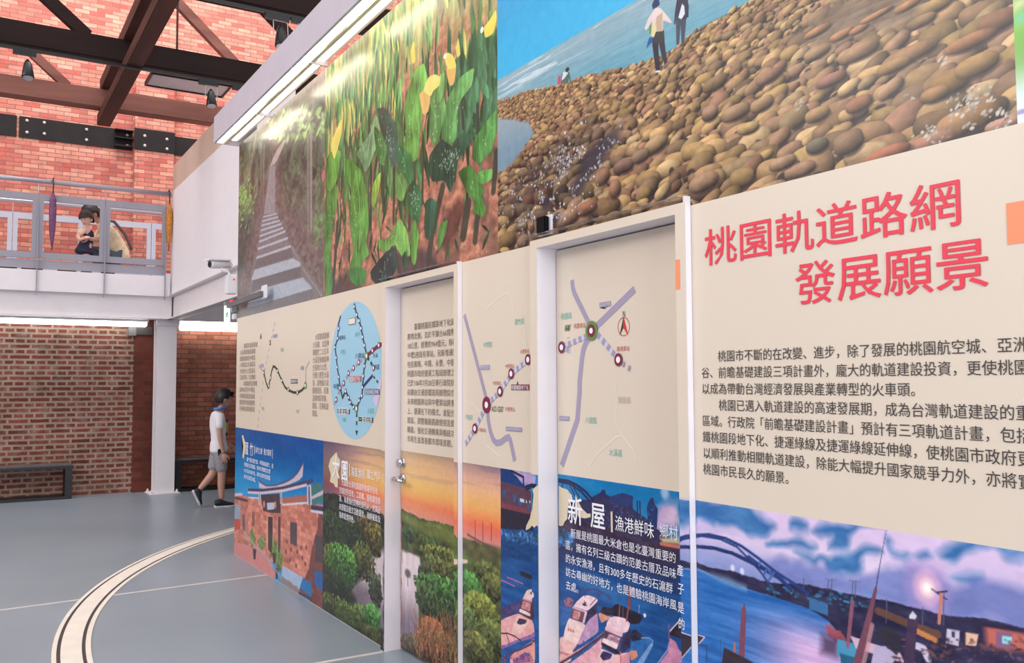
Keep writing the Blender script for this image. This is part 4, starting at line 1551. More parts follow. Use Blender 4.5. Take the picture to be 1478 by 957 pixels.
def leafy(P, c, vein=True, specks=0, rim=None):
    c = A3(c)
    Pn = A3(P)
    cx = Pn[:, 0].mean()
    wx = max(1e-3, np.ptp(Pn[:, 0]))

    def f(x, z):
        q = (x - cx) / wx
        st = fbm(x, z, 0.014, 0.10, 4, 4) - 0.5
        bl = fbm(x, z, 0.09, 0.09, 2, 44) - 0.5
        return np.clip(c * (0.96 + 0.30 * q + 0.55 * st + 0.45 * bl)[..., None], 0, 255)
    Q = curvy(P, 4)
    p2.poly(Q + A3((0.012, -0.012)), (66, 62, 58), 0.45, soft=0.05)
    p2.poly(Q, f, rag=0.006, rs=0.05)
    i0 = int(np.argmax(Pn[:, 1]))
    i1 = int(np.argmin(Pn[:, 1]))
    if vein:
        mid = Pn.mean(0)
        p2.line([tuple(Pn[i0] * 0.85 + mid * 0.15), tuple(mid), tuple(Pn[i1] * 0.8 + mid * 0.2)], [0.006, 0.010, 0.008], np.clip(c * 1.22 + 8, 0, 255), 0.55)
        for q in np.linspace(0.1, 0.9, 6):
            m_ = Pn[i0] * (1 - q) + Pn[i1] * q
            k_ = Pn[int(rng.integers(len(Pn)))]
            p2.line([tuple(m_), tuple(m_ * 0.45 + k_ * 0.55)], 0.004, c * 0.8, 0.35)
    if specks:
        for i in range(specks):
            w_ = rng.dirichlet(np.ones(len(Pn)) * 0.5)
            q = w_ @ Pn
            p2.ell(q[0], q[1], 0.006, 0.006 + 0.004 * rng.random(), 0, (206, 220, 196), 0.55, 0.7)


def blade(x, z, h, wd, lean, c):
    pts = [(x - wd * 0.12, z), (x - wd * 0.5 + lean * 0.4, z + h * 0.45), (x - wd * 0.28 + lean * 0.8, z + h * 0.8), (x + lean, z + h), (x + wd * 0.35 + lean * 0.7, z + h * 0.75), (x + wd * 0.5 + lean * 0.4, z + h * 0.4), (x + wd * 0.12, z)]
    p2.poly(pts, lambda a, b: np.clip(c * (1 + 0.35 * (a - x - lean * 0.5) / wd + 0.3 * (fbm(a, b, 0.02, 0.1, 2, 9) - 0.5))[..., None], 0, 255))


# far rows of plants, then nearer ones
for z0, z1, n, h, wd in ((3.42, 3.8, 230, 0.14, 0.030), (3.20, 3.5, 200, 0.20, 0.040), (2.95, 3.25, 110, 0.26, 0.055)):
    for i in range(n):
        x = rng.uniform(-6.1, -3.6)
        z = rng.uniform(z0, z1) - 0.1
        if x > -4.75 and z < 3.45 and rng.random() < 0.8:
            continue
        yl = rng.random() < 0.12
        c = A3((200, 194, 110)) if yl else GREENS[int(rng.integers(6))] * (0.85 + 0.4 * rng.random())
        blade(x, z, h * (0.7 + 0.6 * rng.random()), wd * (0.6 + 0.7 * rng.random()), rng.normal() * 0.03, c)
for i in range(46):
    x = rng.uniform(-5.75, -3.9)
    z = rng.uniform(2.55, 2.95)
    blade(x, z, rng.uniform(0.20, 0.42), rng.uniform(0.05, 0.10), rng.normal() * 0.07, GREENS[int(rng.integers(6))] * rng.uniform(0.7, 1.05))
for i in range(230):
    x = rng.choice([rng.normal(-4.75, 0.42), rng.normal(-5.5, 0.25), rng.normal(-3.95, 0.22)])
    z = rng.uniform(2.45, 3.05) + (0.12 if x > -4.5 else 0)
    blade(x, z, rng.uniform(0.10, 0.30), rng.uniform(0.018, 0.05), rng.normal() * 0.05, GREENS[int(rng.integers(6))] * rng.uniform(0.55, 1.2))
for i in range(60):
    x = rng.uniform(-6.0, -4.5)
    z = rng.uniform(2.55, 3.0)
    p2.line([(x, z), (x + rng.normal() * 0.03, z + rng.uniform(0.2, 0.4))], [0.012, 0.008], A3((86, 96, 70)) * rng.uniform(0.6, 1.2), 0.8)
# dense dark foliage at the upper right
for i in range(90):
    x = rng.uniform(-4.05, -3.6)
    z = rng.uniform(2.75, 3.12)
    blade(x, z, rng.uniform(0.10, 0.24), rng.uniform(0.04, 0.09), rng.normal() * 0.05, A3((72, 116, 82)) * rng.uniform(0.7, 1.15))
for i in range(70):
    x = rng.uniform(-6.0, -3.7)
    z = rng.uniform(2.18, 2.5)
    blade(x, z, rng.uniform(0.04, 0.14), rng.uniform(0.015, 0.04), rng.normal() * 0.05, GREENS[int(rng.integers(6))] * rng.uniform(0.5, 1.0))
K = crop(460, 0, 2.1769, WALL)
p2.poly(K(370, 760, 400, 690, 440, 620, 470, 640, 440, 730, 400, 790), (92, 58, 54), 0.8, soft=0.05)
p2.poly(K(40, 900, 90, 850, 120, 880, 150, 920, 60, 960), (74, 52, 50), 0.8, soft=0.05)
p2.poly(K(250, 800, 345, 780, 380, 830, 360, 880, 250, 890), (70, 60, 66), 0.8, soft=0.05)
# stems
for P, w_ in ((K(238, 520, 236, 700), 0.03), (K(330, 450, 326, 640), 0.026), (K(345, 820, 360, 720, 390, 590), 0.06), (K(455, 740, 470, 640), 0.07), (K(492, 755, 505, 640, 512, 600), 0.05), (K(550, 600, 560, 480), 0.045), (K(205, 660, 200, 500), 0.025),
              (K(270, 640, 268, 580), 0.03), (K(165, 720, 165, 600), 0.03), (K(45, 930, 60, 700), 0.05), (K(285, 720, 288, 640), 0.03), (K(455, 400, 450, 300), 0.03), (K(505, 480, 500, 330), 0.03)):
    p2.line(P, w_, (60, 66, 56), 0.9)
# traced leaves
leafy(K(345, 300, 385, 280, 400, 340, 380, 430, 360, 460, 350, 420, 355, 350), (104, 152, 88), specks=14)
leafy(K(300, 230, 330, 200, 345, 260, 330, 330, 320, 420, 310, 500, 280, 510, 255, 480, 250, 450, 270, 455, 275, 400, 270, 330), (108, 160, 78), specks=8)
leafy(K(400, 330, 440, 250, 490, 215, 480, 270, 440, 330, 435, 430, 410, 460, 385, 455), (104, 160, 92), specks=8)
leafy(K(185, 340, 215, 345, 245, 400, 255, 470, 245, 530, 225, 500, 205, 440, 190, 380), (66, 92, 78), specks=22)
leafy(K(120, 480, 160, 420, 180, 360, 195, 420, 175, 480, 150, 540, 130, 500), (132, 172, 122), specks=6)
leafy(K(175, 400, 200, 420, 215, 470, 205, 520, 185, 500), (82, 128, 70), specks=6)
leafy(K(350, 490, 385, 440, 420, 460, 440, 430, 495, 415, 470, 460, 440, 500, 430, 560, 415, 605, 395, 570, 360, 570, 345, 540), (50, 84, 66), specks=60)
leafy(K(250, 550, 270, 545, 280, 580, 265, 630, 248, 620), (112, 162, 86))
leafy(K(285, 580, 300, 570, 320, 590, 325, 640, 315, 700, 290, 680, 278, 630), (54, 104, 66), specks=30)
leafy(K(250, 455, 290, 490, 300, 560, 285, 580, 262, 540, 250, 500), (66, 120, 74), specks=6)
leafy(K(335, 640, 355, 620, 372, 640, 365, 700, 350, 750, 335, 740), (48, 92, 70))
leafy(K(375, 760, 380, 710, 405, 690, 400, 730, 378, 790), (86, 140, 70))
leafy(K(490, 440, 530, 380, 562, 345, 563, 400, 545, 470, 510, 510, 485, 500), (86, 142, 76), specks=4)
leafy(K(440, 540, 480, 520, 500, 560, 520, 600, 500, 640, 470, 610, 455, 580), (74, 126, 60), specks=4)
leafy(K(500, 540, 545, 530, 545, 560, 520, 580, 500, 570), (104, 164, 84))
leafy(K(485, 660, 505, 610, 525, 650, 515, 680), (82, 146, 66))
leafy(K(85, 500, 110, 510, 135, 540, 150, 600, 158, 700, 150, 760, 160, 800, 140, 820, 120, 880, 95, 850, 110, 790, 100, 720, 95, 640, 105, 600, 85, 560), (92, 148, 66), specks=26)
p2.line(K(118, 540, 128, 620, 132, 720, 128, 780), 0.02, (126, 176, 92), 0.7)
leafy(K(165, 640, 172, 580, 195, 540, 190, 600, 175, 650), (150, 186, 80))
leafy(K(95, 850, 120, 840, 150, 850, 145, 890, 120, 900, 100, 880), (66, 126, 60))
leafy(K(170, 880, 165, 850, 215, 790, 240, 780, 250, 830, 225, 880, 190, 895), (44, 66, 62), specks=12)
leafy(K(185, 755, 215, 750, 235, 720, 255, 685, 275, 720, 285, 760, 288, 800, 265, 810, 240, 770, 215, 790, 195, 785), (122, 176, 88), specks=6)
leafy(K(290, 720, 305, 690, 315, 740, 305, 830, 292, 820), (98, 156, 72))
leafy(K(262, 810, 275, 790, 280, 830, 270, 850), (50, 96, 66))
leafy(K(20, 640, 40, 520, 52, 560, 60, 620, 45, 720, 38, 800, 45, 900, 22, 935, 18, 800), (84, 140, 66), specks=14)
leafy(K(25, 500, 50, 470, 70, 480, 60, 560, 40, 600, 22, 590), (104, 158, 74))
leafy(K(360, 260, 395, 230, 392, 300, 372, 330), (120, 170, 92))
# flowers
for P in (K(40, 450, 75, 370, 70, 430, 50, 500), K(290, 160, 300, 130, 305, 190, 295, 200), K(433, 150, 440, 120, 446, 170, 436, 180)):
    p2.poly(curvy(P), (222, 208, 104))
p2.poly(curvy(K(318, 300, 330, 285, 352, 300, 345, 350, 328, 358)), (226, 184, 112))
p2.poly(curvy(K(330, 285, 345, 245, 365, 234, 383, 242, 380, 268, 362, 285, 352, 302)), (234, 222, 130))
p2.poly(curvy(K(402, 215, 432, 205, 426, 262, 412, 268)), (226, 180, 106))
p2.poly(curvy(K(394, 172, 408, 166, 424, 176, 433, 210, 408, 218)), (232, 216, 112))
p2.ell(*K(398, 177)[0], 0.02, 0.012, 0, (244, 244, 230))
p2.poly(curvy(K(520, 88, 540, 60, 557, 32, 560, 60, 548, 105, 525, 118)), (230, 212, 92))
p2.ell(*K(514, 94)[0], 0.016, 0.016, 0, (240, 240, 236))
p2.tex(9, 0.05, 0.05, 40, 3)

# ---- stone stairs through the wood -----------------------------------
p1 = Pic(-8.41, -6.040, CREAM_Z1, 3.80, 0.009, 0.005)
p1.lw = 0.6
X, Z = p1.GX, p1.GZ
base = A3((116, 100, 96)) + ((fbm(X, Z, 0.05, 0.03, 4, 2) - 0.5) * 70)[..., None] * A3((1, 0.88, 0.85))
p1.img = base
K = crop(330, 150, 3.1867)
dkf = lambda a, b: A3((84, 86, 78)) + ((fbm(a, b, 0.10, 0.10, 4, 5) - 0.5) * 110)[..., None] * A3((0.8, 1.0, 0.75))
p1.poly(K(40, 180, 190, 90, 185, 260, 165, 420, 130, 470, 110, 600, 40, 830, 30, 500), dkf, 1, soft=0.2, rag=0.08, rs=0.2)
p1.poly(K(240, 40, 480, -60, 450, 520, 360, 500, 280, 470, 240, 380, 235, 220), dkf, 1, soft=0.2, rag=0.08, rs=0.2)
for (xa, ya, xb, yb, wp_) in ((125, 150, 85, 390, 0.09), (100, 190, 95, 300, 0.06), (165, 190, 160, 420, 0.04), (150, 180, 150, 420, 0.04)):
    p1.line(K(xa, ya, xb, yb), wp_, (142, 130, 116), 0.75)
for i in range(420):
    side = rng.random() < 0.4
    px, py = (rng.uniform(42, 110), rng.uniform(180, 620)) if side else (rng.uniform(245, 445), rng.uniform(60, 620))
    if not side and py > 480 and px < 380:
        continue
    (x, z), = K(px, py)
    c = A3((112, 136, 92)) * rng.uniform(0.6, 1.25)
    p1.ell(x, z, rng.uniform(0.02, 0.06), rng.uniform(0.01, 0.025), rng.normal() * 0.5, c, 0.5, 0.8)
for i in range(160):
    (x, z), = K(rng.normal(72, 20), rng.normal(450, 45))
    p1.ell(x, z, rng.uniform(0.02, 0.06), rng.uniform(0.01, 0.02), rng.normal() * 0.5, A3((128, 166, 92)) * rng.uniform(0.8, 1.25), 0.8, 0.6)
for i in range(60):
    (x, z), = K(rng.normal(415, 20), rng.normal(560, 40))
    p1.ell(x, z, rng.uniform(0.02, 0.05), rng.uniform(0.01, 0.02), rng.normal() * 0.5, A3((112, 142, 92)) * rng.uniform(0.8, 1.2), 0.7, 0.6)
for i in range(120):
    (x, z), = K(rng.uniform(180, 440), rng.uniform(20, 170))
    p1.ell(x, z, rng.uniform(0.03, 0.08), rng.uniform(0.015, 0.03), rng.normal() * 0.5, A3((156, 188, 120)) * rng.uniform(0.8, 1.3), 0.6, 0.7)
# the flight
p1.poly(K(205, 250, 225, 215, 255, 165, 262, 172, 235, 230, 216, 270, 214, 420, 216, 490, 240, 550, 288, 650, 330, 720, 345, 800, 390, 850, 380, 900, 85, 945, 105, 810, 128, 700, 140, 620, 150, 550, 168, 480, 180, 380, 188, 300), (128, 120, 122), 1, soft=0.02)
p1.poly(K(205, 250, 225, 210, 258, 160, 264, 170, 240, 225, 218, 270, 192, 290), (180, 164, 156))
for i in range(26):
    q = i / 25
    y = 290 + 210 * q ** 1.1
    xl, xr = 190 - 26 * q, 214 + 2 * q
    p1.line(K(xl, y + 2, xr, y - 2), 0.010 + 0.006 * q, (166, 164, 172), 0.8)
for yl, yr, xl, xr, w_ in ((520, 505, 160, 222, 0.020), (540, 520, 155, 228, 0.022), (560, 537, 152, 236, 0.024), (582, 552, 150, 244, 0.026), (608, 570, 146, 252, 0.028), (634, 586, 142, 262, 0.030), (667, 618, 136, 272, 0.034), (708, 655, 130, 286, 0.036)):
    p1.line(K(xl, yl, xr, yr), w_, (186, 186, 196), 0.95)
p1.poly(K(132, 715, 288, 662, 300, 705, 118, 760), (112, 104, 106))
p1.poly(K(105, 808, 122, 762, 296, 710, 334, 730, 330, 748, 112, 812), (178, 182, 192))
p1.poly(K(112, 812, 330, 748, 338, 796, 155, 850, 105, 870), (108, 100, 102))
p1.poly(K(85, 935, 105, 875, 150, 850, 345, 798, 388, 838, 386, 850, 90, 940), (172, 178, 190))
p1.poly(K(85, 940, 388, 850, 390, 895, 80, 990), (112, 106, 110))
p1.poly(K(285, 650, 300, 655, 440, 880, 400, 895, 388, 850, 345, 800, 332, 725), (124, 116, 112), 1, soft=0.02)
p1.line(K(290, 652, 345, 760, 430, 885), 0.02, (160, 154, 152), 0.8)
p1.line(K(125, 700, 100, 820, 75, 930), 0.03, (150, 140, 136), 0.7)
for (xa, ya, xb, yb, w_, c) in ((366, 140, 368, 575, 0.11, (130, 124, 118)), (380, 140, 380, 570, 0.09, (150, 144, 136)), (374, 150, 374, 575, 0.025, (92, 88, 84)), (416, 160, 414, 300, 0.03, (96, 98, 90))):
    p1.line(K(xa, ya, xb, yb), w_, c, 0.9)
p1.ell(*K(437, 330)[0], 0.05, 0.05, 0, (206, 120, 130), 0.8, 0.6)
p1.tex(14, 0.03, 0.02, 41, 3)

# ---- right-hand abstract print (only its edge shows) --------------------
p4 = Pic(-1.166, 1.2, CREAM_Z1, 3.80, 0.006, 0.006)
X, Z = p4.GX, p4.GZ
n = fbm(X, Z, 0.25, 0.2, 4, 3)
g = sstep(2.22, 2.36, Z + 0.1 * (n - 0.5))[..., None]
p4.img = A3((222, 232, 240)) + ((n - 0.5) * 40)[..., None]
p4.img = p4.img * (1 - g) + (A3((126, 186, 76)) + ((fbm(X, Z, 0.12, 0.1, 3, 7) - 0.5) * 60)[..., None]) * g
for i in range(80):
    p4.ell(rng.uniform(-1.16, 1.2), rng.uniform(2.2, 2.42), rng.uniform(0.02, 0.05), rng.uniform(0.008, 0.02), rng.normal() * 0.6, A3((120, 200, 168)) * rng.uniform(0.9, 1.15), 0.7, 0.6)
p4.poly(crop(1440, 0, 4.785)(110, 20, 190, -20, 200, 20, 120, 70), (238, 226, 190), 1, soft=0.03)
p4.ell(-1.12, 2.19, 0.08, 0.008, 0.05, (150, 130, 190), 0.8, 0.6)

# ---- red-brick hall ----------------------------------------------------
p5 = Pic(-8.41, -6.02, 0.004, CREAM_Z0, 0.0085, 0.0046)
X, Z = p5.GX, p5.GZ
t = sstep(1.15, 0.62, Z + 0.03 * (X + 8.4))[..., None]
p5.img = A3((0, 84, 156)) * (1 - t) + A3((40, 148, 210)) * t + ((fbm(X, Z, 0.25, 0.08, 4, 2) - 0.5) * 24)[..., None]
K = crop(330, 600, 3.42)


def brick(a, b):
    row = np.floor(b / 0.036)
    cell = np.floor(a / 0.085 + 0.5 * (row % 2))
    v = _RT[(cell.astype(int) * 7 + row.astype(int) * 13) & 255, (row.astype(int) * 5) & 255]
    edge = ((b / 0.036) % 1 < 0.12) | ((a / 0.085 + 0.5 * (row % 2)) % 1 < 0.08)
    c = A3((206, 124, 102)) + ((v - 0.5) * 46)[..., None]
    return np.where(edge[..., None], A3((188, 122, 108)), c) + ((fbm(a, b, 0.2, 0.1, 3, 4) - 0.5) * 40)[..., None]


p5.poly(K(18, 600, 120, 560, 200, 700, 240, 800, 190, 800, 18, 690), (212, 136, 132))
p5.poly(K(18, 380, 100, 400, 100, 640, 18, 620), lambda a, b: brick(a, b) * 0.98)
p5.poly(K(18, 500, 58, 510, 58, 560, 18, 570), (196, 78, 62))
p5.poly(K(18, 440, 60, 440, 60, 510, 18, 510), (150, 160, 180))
p5.poly(K(18, 395, 100, 415, 100, 430, 18, 405), (86, 62, 76))
p5.poly(K(18, 385, 66, 380, 72, 395, 18, 400), (206, 190, 200))
p5.poly(K(95, 400, 480, 440, 480, 980, 350, 860, 260, 760, 180, 690, 95, 620), brick)
p5.poly(K(410, 330, 480, 350, 480, 420, 410, 440), (70, 120, 110), rag=0.03, rs=0.06)
# shaded side wing and blue plinths
p5.poly(K(440, 560, 415, 640, 395, 760, 350, 860, 420, 930, 480, 990, 480, 480, 445, 470), lambda a, b: brick(a, b) * A3((0.62, 0.58, 0.66)))
p5.poly(K(270, 740, 370, 800, 350, 858, 262, 790), (168, 190, 220))
p5.poly(K(368, 800, 408, 830, 410, 895, 352, 850), (24, 118, 180))
p5.poly(K(425, 760, 480, 780, 480, 880, 425, 835), (40, 92, 160))
p5.poly(K(340, 862, 410, 900, 420, 935, 345, 880), (80, 56, 66))
p5.poly(K(345, 880, 400, 905, 400, 935), (30, 120, 180))
p5.poly(K(262, 790, 350, 858, 345, 885, 250, 815), (150, 130, 124), rag=0.02, rs=0.05)
# windows and door
for P in (K(305, 525, 338, 530, 338, 645, 306, 630), K(428, 590, 470, 600, 470, 730, 430, 720)):
    p5.poly(P, (66, 50, 60))
    P = A3(P)
    for i in range(1, 5):
        q = i / 5
        p5.line([tuple(P[0] * (1 - q) + P[1] * q), tuple(P[3] * (1 - q) + P[2] * q)], 0.012, (104, 88, 96), 0.8)
p5.poly(K(245, 500, 258, 500, 258, 700, 244, 690), (96, 58, 58))
p5.poly(K(192, 490, 222, 495, 220, 700, 192, 660), (226, 150, 132))
p5.poly(K(196, 498, 219, 500, 217, 690, 196, 660), (60, 46, 50))
p5.poly(K(160, 390, 258, 385, 258, 480, 222, 480, 172, 470), (74, 54, 62))
p5.poly(K(190, 430, 226, 428, 226, 462, 192, 466), (188, 196, 214))
p5.ell(*K(176, 437)[0], 0.03, 0.03, 0, (206, 140, 100))
p5.ell(*K(231, 440)[0], 0.03, 0.03, 0, (206, 140, 100))
p5.poly(K(116, 475, 130, 475, 130, 545, 117, 545), (150, 90, 80))
p5.poly(K(68, 490, 80, 485, 82, 570, 70, 570), (110, 90, 100))
# eaves, ridge with upturned ends
p5.poly(K(148, 312, 152, 330, 185, 350, 225, 348, 275, 335, 320, 310, 350, 275, 371, 230, 366, 300, 350, 318, 300, 340, 240, 358, 185, 366, 152, 355), (206, 190, 204))
p5.line(K(150, 318, 190, 345, 235, 343, 300, 318, 340, 285, 369, 236), 0.012, (110, 84, 110))
p5.poly(K(97, 360, 160, 362, 270, 350, 380, 322, 415, 312, 418, 326, 385, 340, 270, 368, 160, 380, 97, 376), (66, 52, 80))
p5.line(K(97, 378, 160, 382, 270, 370, 385, 342), 0.022, (214, 200, 212))
for i in range(24):
    q = i / 23
    (x, z), = K(105 + 300 * q, 372 - 6 * q - 44 * q * q)
    p5.ell(x, z, 0.012, 0.010, 0, (128, 92, 116), 0.8)
p5.poly(K(266, 405, 395, 390, 395, 420, 266, 432), (176, 106, 92))
p5.line(K(266, 440, 388, 430), 0.014, (226, 214, 220))
p5.line(K(100, 404, 156, 408), 0.014, (226, 206, 210))
for a, b in ((148, 380), (254, 375)):
    p5.poly(K(a, b, a + 10, b, a + 12, b + 60, a + 2, b + 60), (214, 204, 220))
    p5.line(K(a + 5, b + 8, a + 7, b + 50), 0.02, (76, 66, 96), 0.7)
p5.poly(K(388, 345, 408, 340, 412, 445, 390, 440), (212, 206, 226))
p5.line(K(398, 360, 400, 430), 0.04, (84, 70, 100), 0.8)
p5.poly(K(408, 400, 480, 360, 480, 385, 408, 415), (198, 188, 206))
p5.poly(K(408, 440, 480, 452, 480, 480, 408, 465), (60, 50, 74))
p5.line(K(408, 470, 480, 482), 0.02, (210, 200, 220))
# chequer of dark bricks, pots and bushes, bench
for a, b in ((285, 610), (305, 650), (335, 660), (360, 690), (380, 640), (375, 720), (300, 700), (330, 730), (355, 640), (280, 660)):
    p5.poly(K(a, b, a + 9, b + 3, a + 9, b + 22, a, b + 19), (128, 70, 70))
for a, b, ww, hh in ((118, 605, 14, 30), (165, 625, 12, 28), (230, 665, 14, 35), (250, 715, 20, 55)):
    for i in range(40):
        (x, z), = K(a + rng.normal() * ww * 0.5, b + rng.normal() * hh * 0.5)
        p5.ell(x, z, 0.035, 0.018, rng.normal(), A3((106, 136, 66)) * rng.uniform(0.7, 1.25), 0.9, 0.6)
for a, b in ((128, 680), (238, 775), (225, 700)):
    p5.poly(K(a - 8, b - 25, a + 10, b - 20, a + 6, b + 30, a - 4, b + 28), (64, 52, 66))
p5.line(K(75, 570, 130, 640, 190, 700, 260, 800), 0.03, (176, 170, 184), 0.6)
p5.tex(8, 0.04, 0.03, 43, 3)

# ---- sunset wetland -----------------------------------------------------
p6 = Pic(-6.02, -3.60, 0.004, CREAM_Z0, 0.0045, 0.0032)
X, Z = p6.GX, p6.GZ
ys = [1.16, 1.10, 1.03, 0.97, 0.92, 0.87, 0.82, 0.76]
cs = A3([(150, 120, 128), (214, 160, 148), (236, 178, 138), (238, 176, 104), (240, 148, 88), (236, 104, 78), (222, 128, 116), (206, 150, 150)])
zz = Z + 0.03 * (fbm(X, Z, 0.5, 0.05, 3, 3) - 0.5)
sky = np.stack([np.interp(-zz, -A3(ys), cs[:, i]) for i in range(3)], -1)
cd = np.exp(-((X + 4.75) / 0.75) ** 2)[..., None] * sstep(0.7, 0.95, Z)[..., None]
sky = sky * (1 - 0.45 * cd) + A3((238, 206, 116)) * 0.45 * cd
dl = sstep(-5.2, -6.0, X)[..., None]
sky = sky * (1 - 0.55 * dl) + A3((52, 52, 92)) * 0.55 * dl
st = sstep(0.5, 0.7, fbm(X, Z, 0.5, 0.03, 4, 9))[..., None] * sstep(0.9, 1.12, Z)[..., None]
sky = sky * (1 - 0.3 * st) + A3((120, 104, 130)) * 0.3 * st
p6.img = sky
K = crop(450, 620, 2.841)


def green(c, amp=80, sx=0.06, sz=0.03, seed=5):
    c = A3(c)
    return lambda a, b: np.clip(c + ((fbm(a, b, sx, sz, 4, seed) - 0.5) * amp)[..., None] * A3((1, 1, 0.6)), 0, 255)


p6.poly(K(30, 256, 120, 268, 180, 300, 316, 352, 316, 960, 30, 740), green((42, 48, 42)), rag=0.02)
p6.poly(K(368, 325, 450, 365, 585, 412, 620, 440, 780, 500, 780, 960, 368, 960), green((70, 78, 42)), rag=0.01)
p6.poly(K(368, 335, 450, 372, 585, 420, 620, 450, 700, 490, 560, 470, 460, 420, 368, 370), green((112, 122, 60), 50), 0.9, soft=0.03)
p6.poly(K(620, 445, 780, 485, 780, 560, 700, 560, 620, 520), green((92, 88, 56), 60), 0.9, soft=0.02)
p6.poly(K(590, 490, 680, 540, 720, 560, 600, 560), green((104, 132, 62), 50), 0.8, soft=0.05)
# pond
pondc = lambda a, b: A3((218, 200, 204)) - (A3((218, 200, 204)) - A3((122, 108, 124))) * sstep(0.40, 0.14, b)[..., None] + ((fbm(a, b, 0.03, 0.14, 3, 7) - 0.5) * 46)[..., None]
p6.poly(K(245, 520, 316, 500, 316, 830, 200, 740, 160, 640, 225, 600), pondc, 0.95, soft=0.04, rag=0.03, rs=0.1)
p6.poly(K(150, 620, 230, 640, 250, 700, 180, 720), (96, 84, 92), 0.6, soft=0.1)
p6.poly(K(368, 495, 400, 505, 445, 520, 450, 580, 440, 700, 440, 800, 420, 880, 368, 880), pondc, 1, soft=0.02, rag=0.012, rs=0.04)
p6.line(K(395, 640, 395, 580), 0.006, (66, 60, 62))
p6.ell(*K(395, 590)[0], 0.05, 0.03, 0, (72, 68, 66), 0.8, 0.7)
p6.poly(K(595, 525, 640, 535, 640, 548, 600, 552), (226, 196, 176))


def bush(px, py, rx, ry, c, n=120, sz=0.017):
    n = int(n * 1.8)
    c = A3(c)
    (x0, z0), (x1, z1) = K(px, py, px + rx, py + ry)
    rx, rz = abs(x1 - x0), abs(K(px, py + ry)[0][1] - z0)
    p6.ell(x0, z0, rx * 1.05, rz * 1.05, 0, c * 0.45, 0.75, 0.8)
    for i in range(n):
        a, r = rng.uniform(0, 2 * math.pi), 1.12 * math.sqrt(rng.random())
        dx_, dz_ = r * math.cos(a), r * math.sin(a)
        l = 0.36 + 0.40 * dz_ + 0.72 * rng.random()
        p6.ell(x0 + dx_ * rx, z0 + dz_ * rz, sz * rng.uniform(0.6, 1.5), sz * rng.uniform(0.35, 0.8), rng.normal() * 0.8, c * l, 0.85, 0.6)


for a in ((85, 410, 45, 70, (70, 92, 56), 120), (175, 430, 42, 55, (64, 84, 56), 120), (230, 400, 50, 40, (110, 96, 60), 90), (260, 450, 40, 60, (126, 116, 58), 120), (210, 540, 45, 70, (104, 112, 54), 160),
          (80, 540, 32, 70, (112, 124, 54), 120), (125, 560, 58, 85, (86, 150, 62), 240), (110, 660, 50, 70, (54, 74, 48), 120), (90, 730, 50, 50, (96, 110, 56), 140), (150, 770, 50, 60, (92, 112, 56), 180),
          (270, 660, 34, 60, (70, 84, 60), 100), (215, 790, 60, 60, (98, 120, 60), 220), (255, 780, 40, 55, (88, 152, 72), 160), (250, 850, 45, 40, (86, 92, 52), 120),
          (400, 430, 22, 28, (66, 92, 54), 70), (460, 460, 20, 20, (96, 112, 56), 60), (498, 485, 22, 30, (76, 100, 56), 80), (540, 530, 50, 40, (120, 124, 62), 160), (500, 560, 40, 40, (98, 112, 60), 120), (470, 600, 30, 50, (70, 74, 56), 90),
          (570, 600, 45, 55, (104, 110, 58), 150), (540, 665, 70, 55, (88, 138, 68), 260), (470, 690, 40, 60, (84, 108, 64), 120), (650, 650, 60, 55, (84, 140, 66), 220), (720, 590, 50, 40, (104, 112, 60), 130), (740, 650, 40, 50, (112, 118, 62), 120),
          (560, 770, 70, 60, (72, 92, 56), 180), (690, 760, 75, 80, (128, 138, 62), 320), (640, 800, 40, 60, (98, 118, 64), 140), (740, 860, 60, 70, (112, 124, 64), 220), (500, 830, 50, 50, (176, 112, 76), 160), (480, 890, 60, 55, (160, 104, 74), 200), (560, 900, 60, 50, (132, 110, 66), 160), (680, 900, 60, 60, (118, 122, 66), 200), (410, 900, 40, 60, (108, 96, 74), 120)):
    bush(*a)
for i in range(220):
    (x, z), = K(rng.uniform(430, 620), rng.uniform(800, 960))
    p6.line([(x, z), (x + rng.normal() * 0.03, z + rng.uniform(0.03, 0.09))], 0.006, A3((186, 122, 84)) * rng.uniform(0.5, 1.15), 0.8)
for a in (672, 703, 738):
    p6.line(K(a, 455, a, 372 + (a - 672) * 0.2), 0.006, (110, 70, 70), 0.9)
p6.line(K(640, 430, 700, 465, 760, 490), 0.012, (96, 76, 74), 0.7)
p6.tex(6, 0.02, 0.015, 47, 3)

# ---- fishing harbour ------------------------------------------------------
p7 = Pic(-3.60, -2.366, 0.004, CREAM_Z0, 0.0026, 0.0024)
X, Z = p7.GX, p7.GZ
t = sstep(0.45, 0.95, Z)[..., None]
p7.img = (A3((16, 70, 130)) * t + A3((22, 84, 152)) * (1 - t)) + ((fbm(X, Z, 0.12, 0.012, 4, 2) - 0.5) * 44)[..., None]
K = crop(700, 660, 3.223)
sk = lambda a, b: A3((12, 118, 176)) + (A3((66, 150, 200)) - A3((12, 118, 176))) * sstep(1.14, 0.92, b)[..., None] + ((fbm(a, b, 0.3, 0.06, 4, 4) - 0.5) * 50)[..., None]
p7.poly(K(66, 30, 900, 120, 910, 420, 760, 330, 66, 250), sk)
p7.poly(K(120, 55, 260, 70, 260, 130, 150, 130), (186, 160, 206), 1, soft=0.03, rag=0.02)
p7.poly(K(790, 250, 860, 200, 900, 215, 900, 360, 800, 330), (196, 168, 206), 1, soft=0.05, rag=0.03, rs=0.06)
p7.poly(K(830, 300, 870, 240, 900, 250, 900, 320), (216, 190, 216), 1, soft=0.03, rag=0.02, rs=0.05)
p7.ell(*K(838, 165)[0], 0.03, 0.03, 0, (190, 200, 226), 0.8, 0.9)
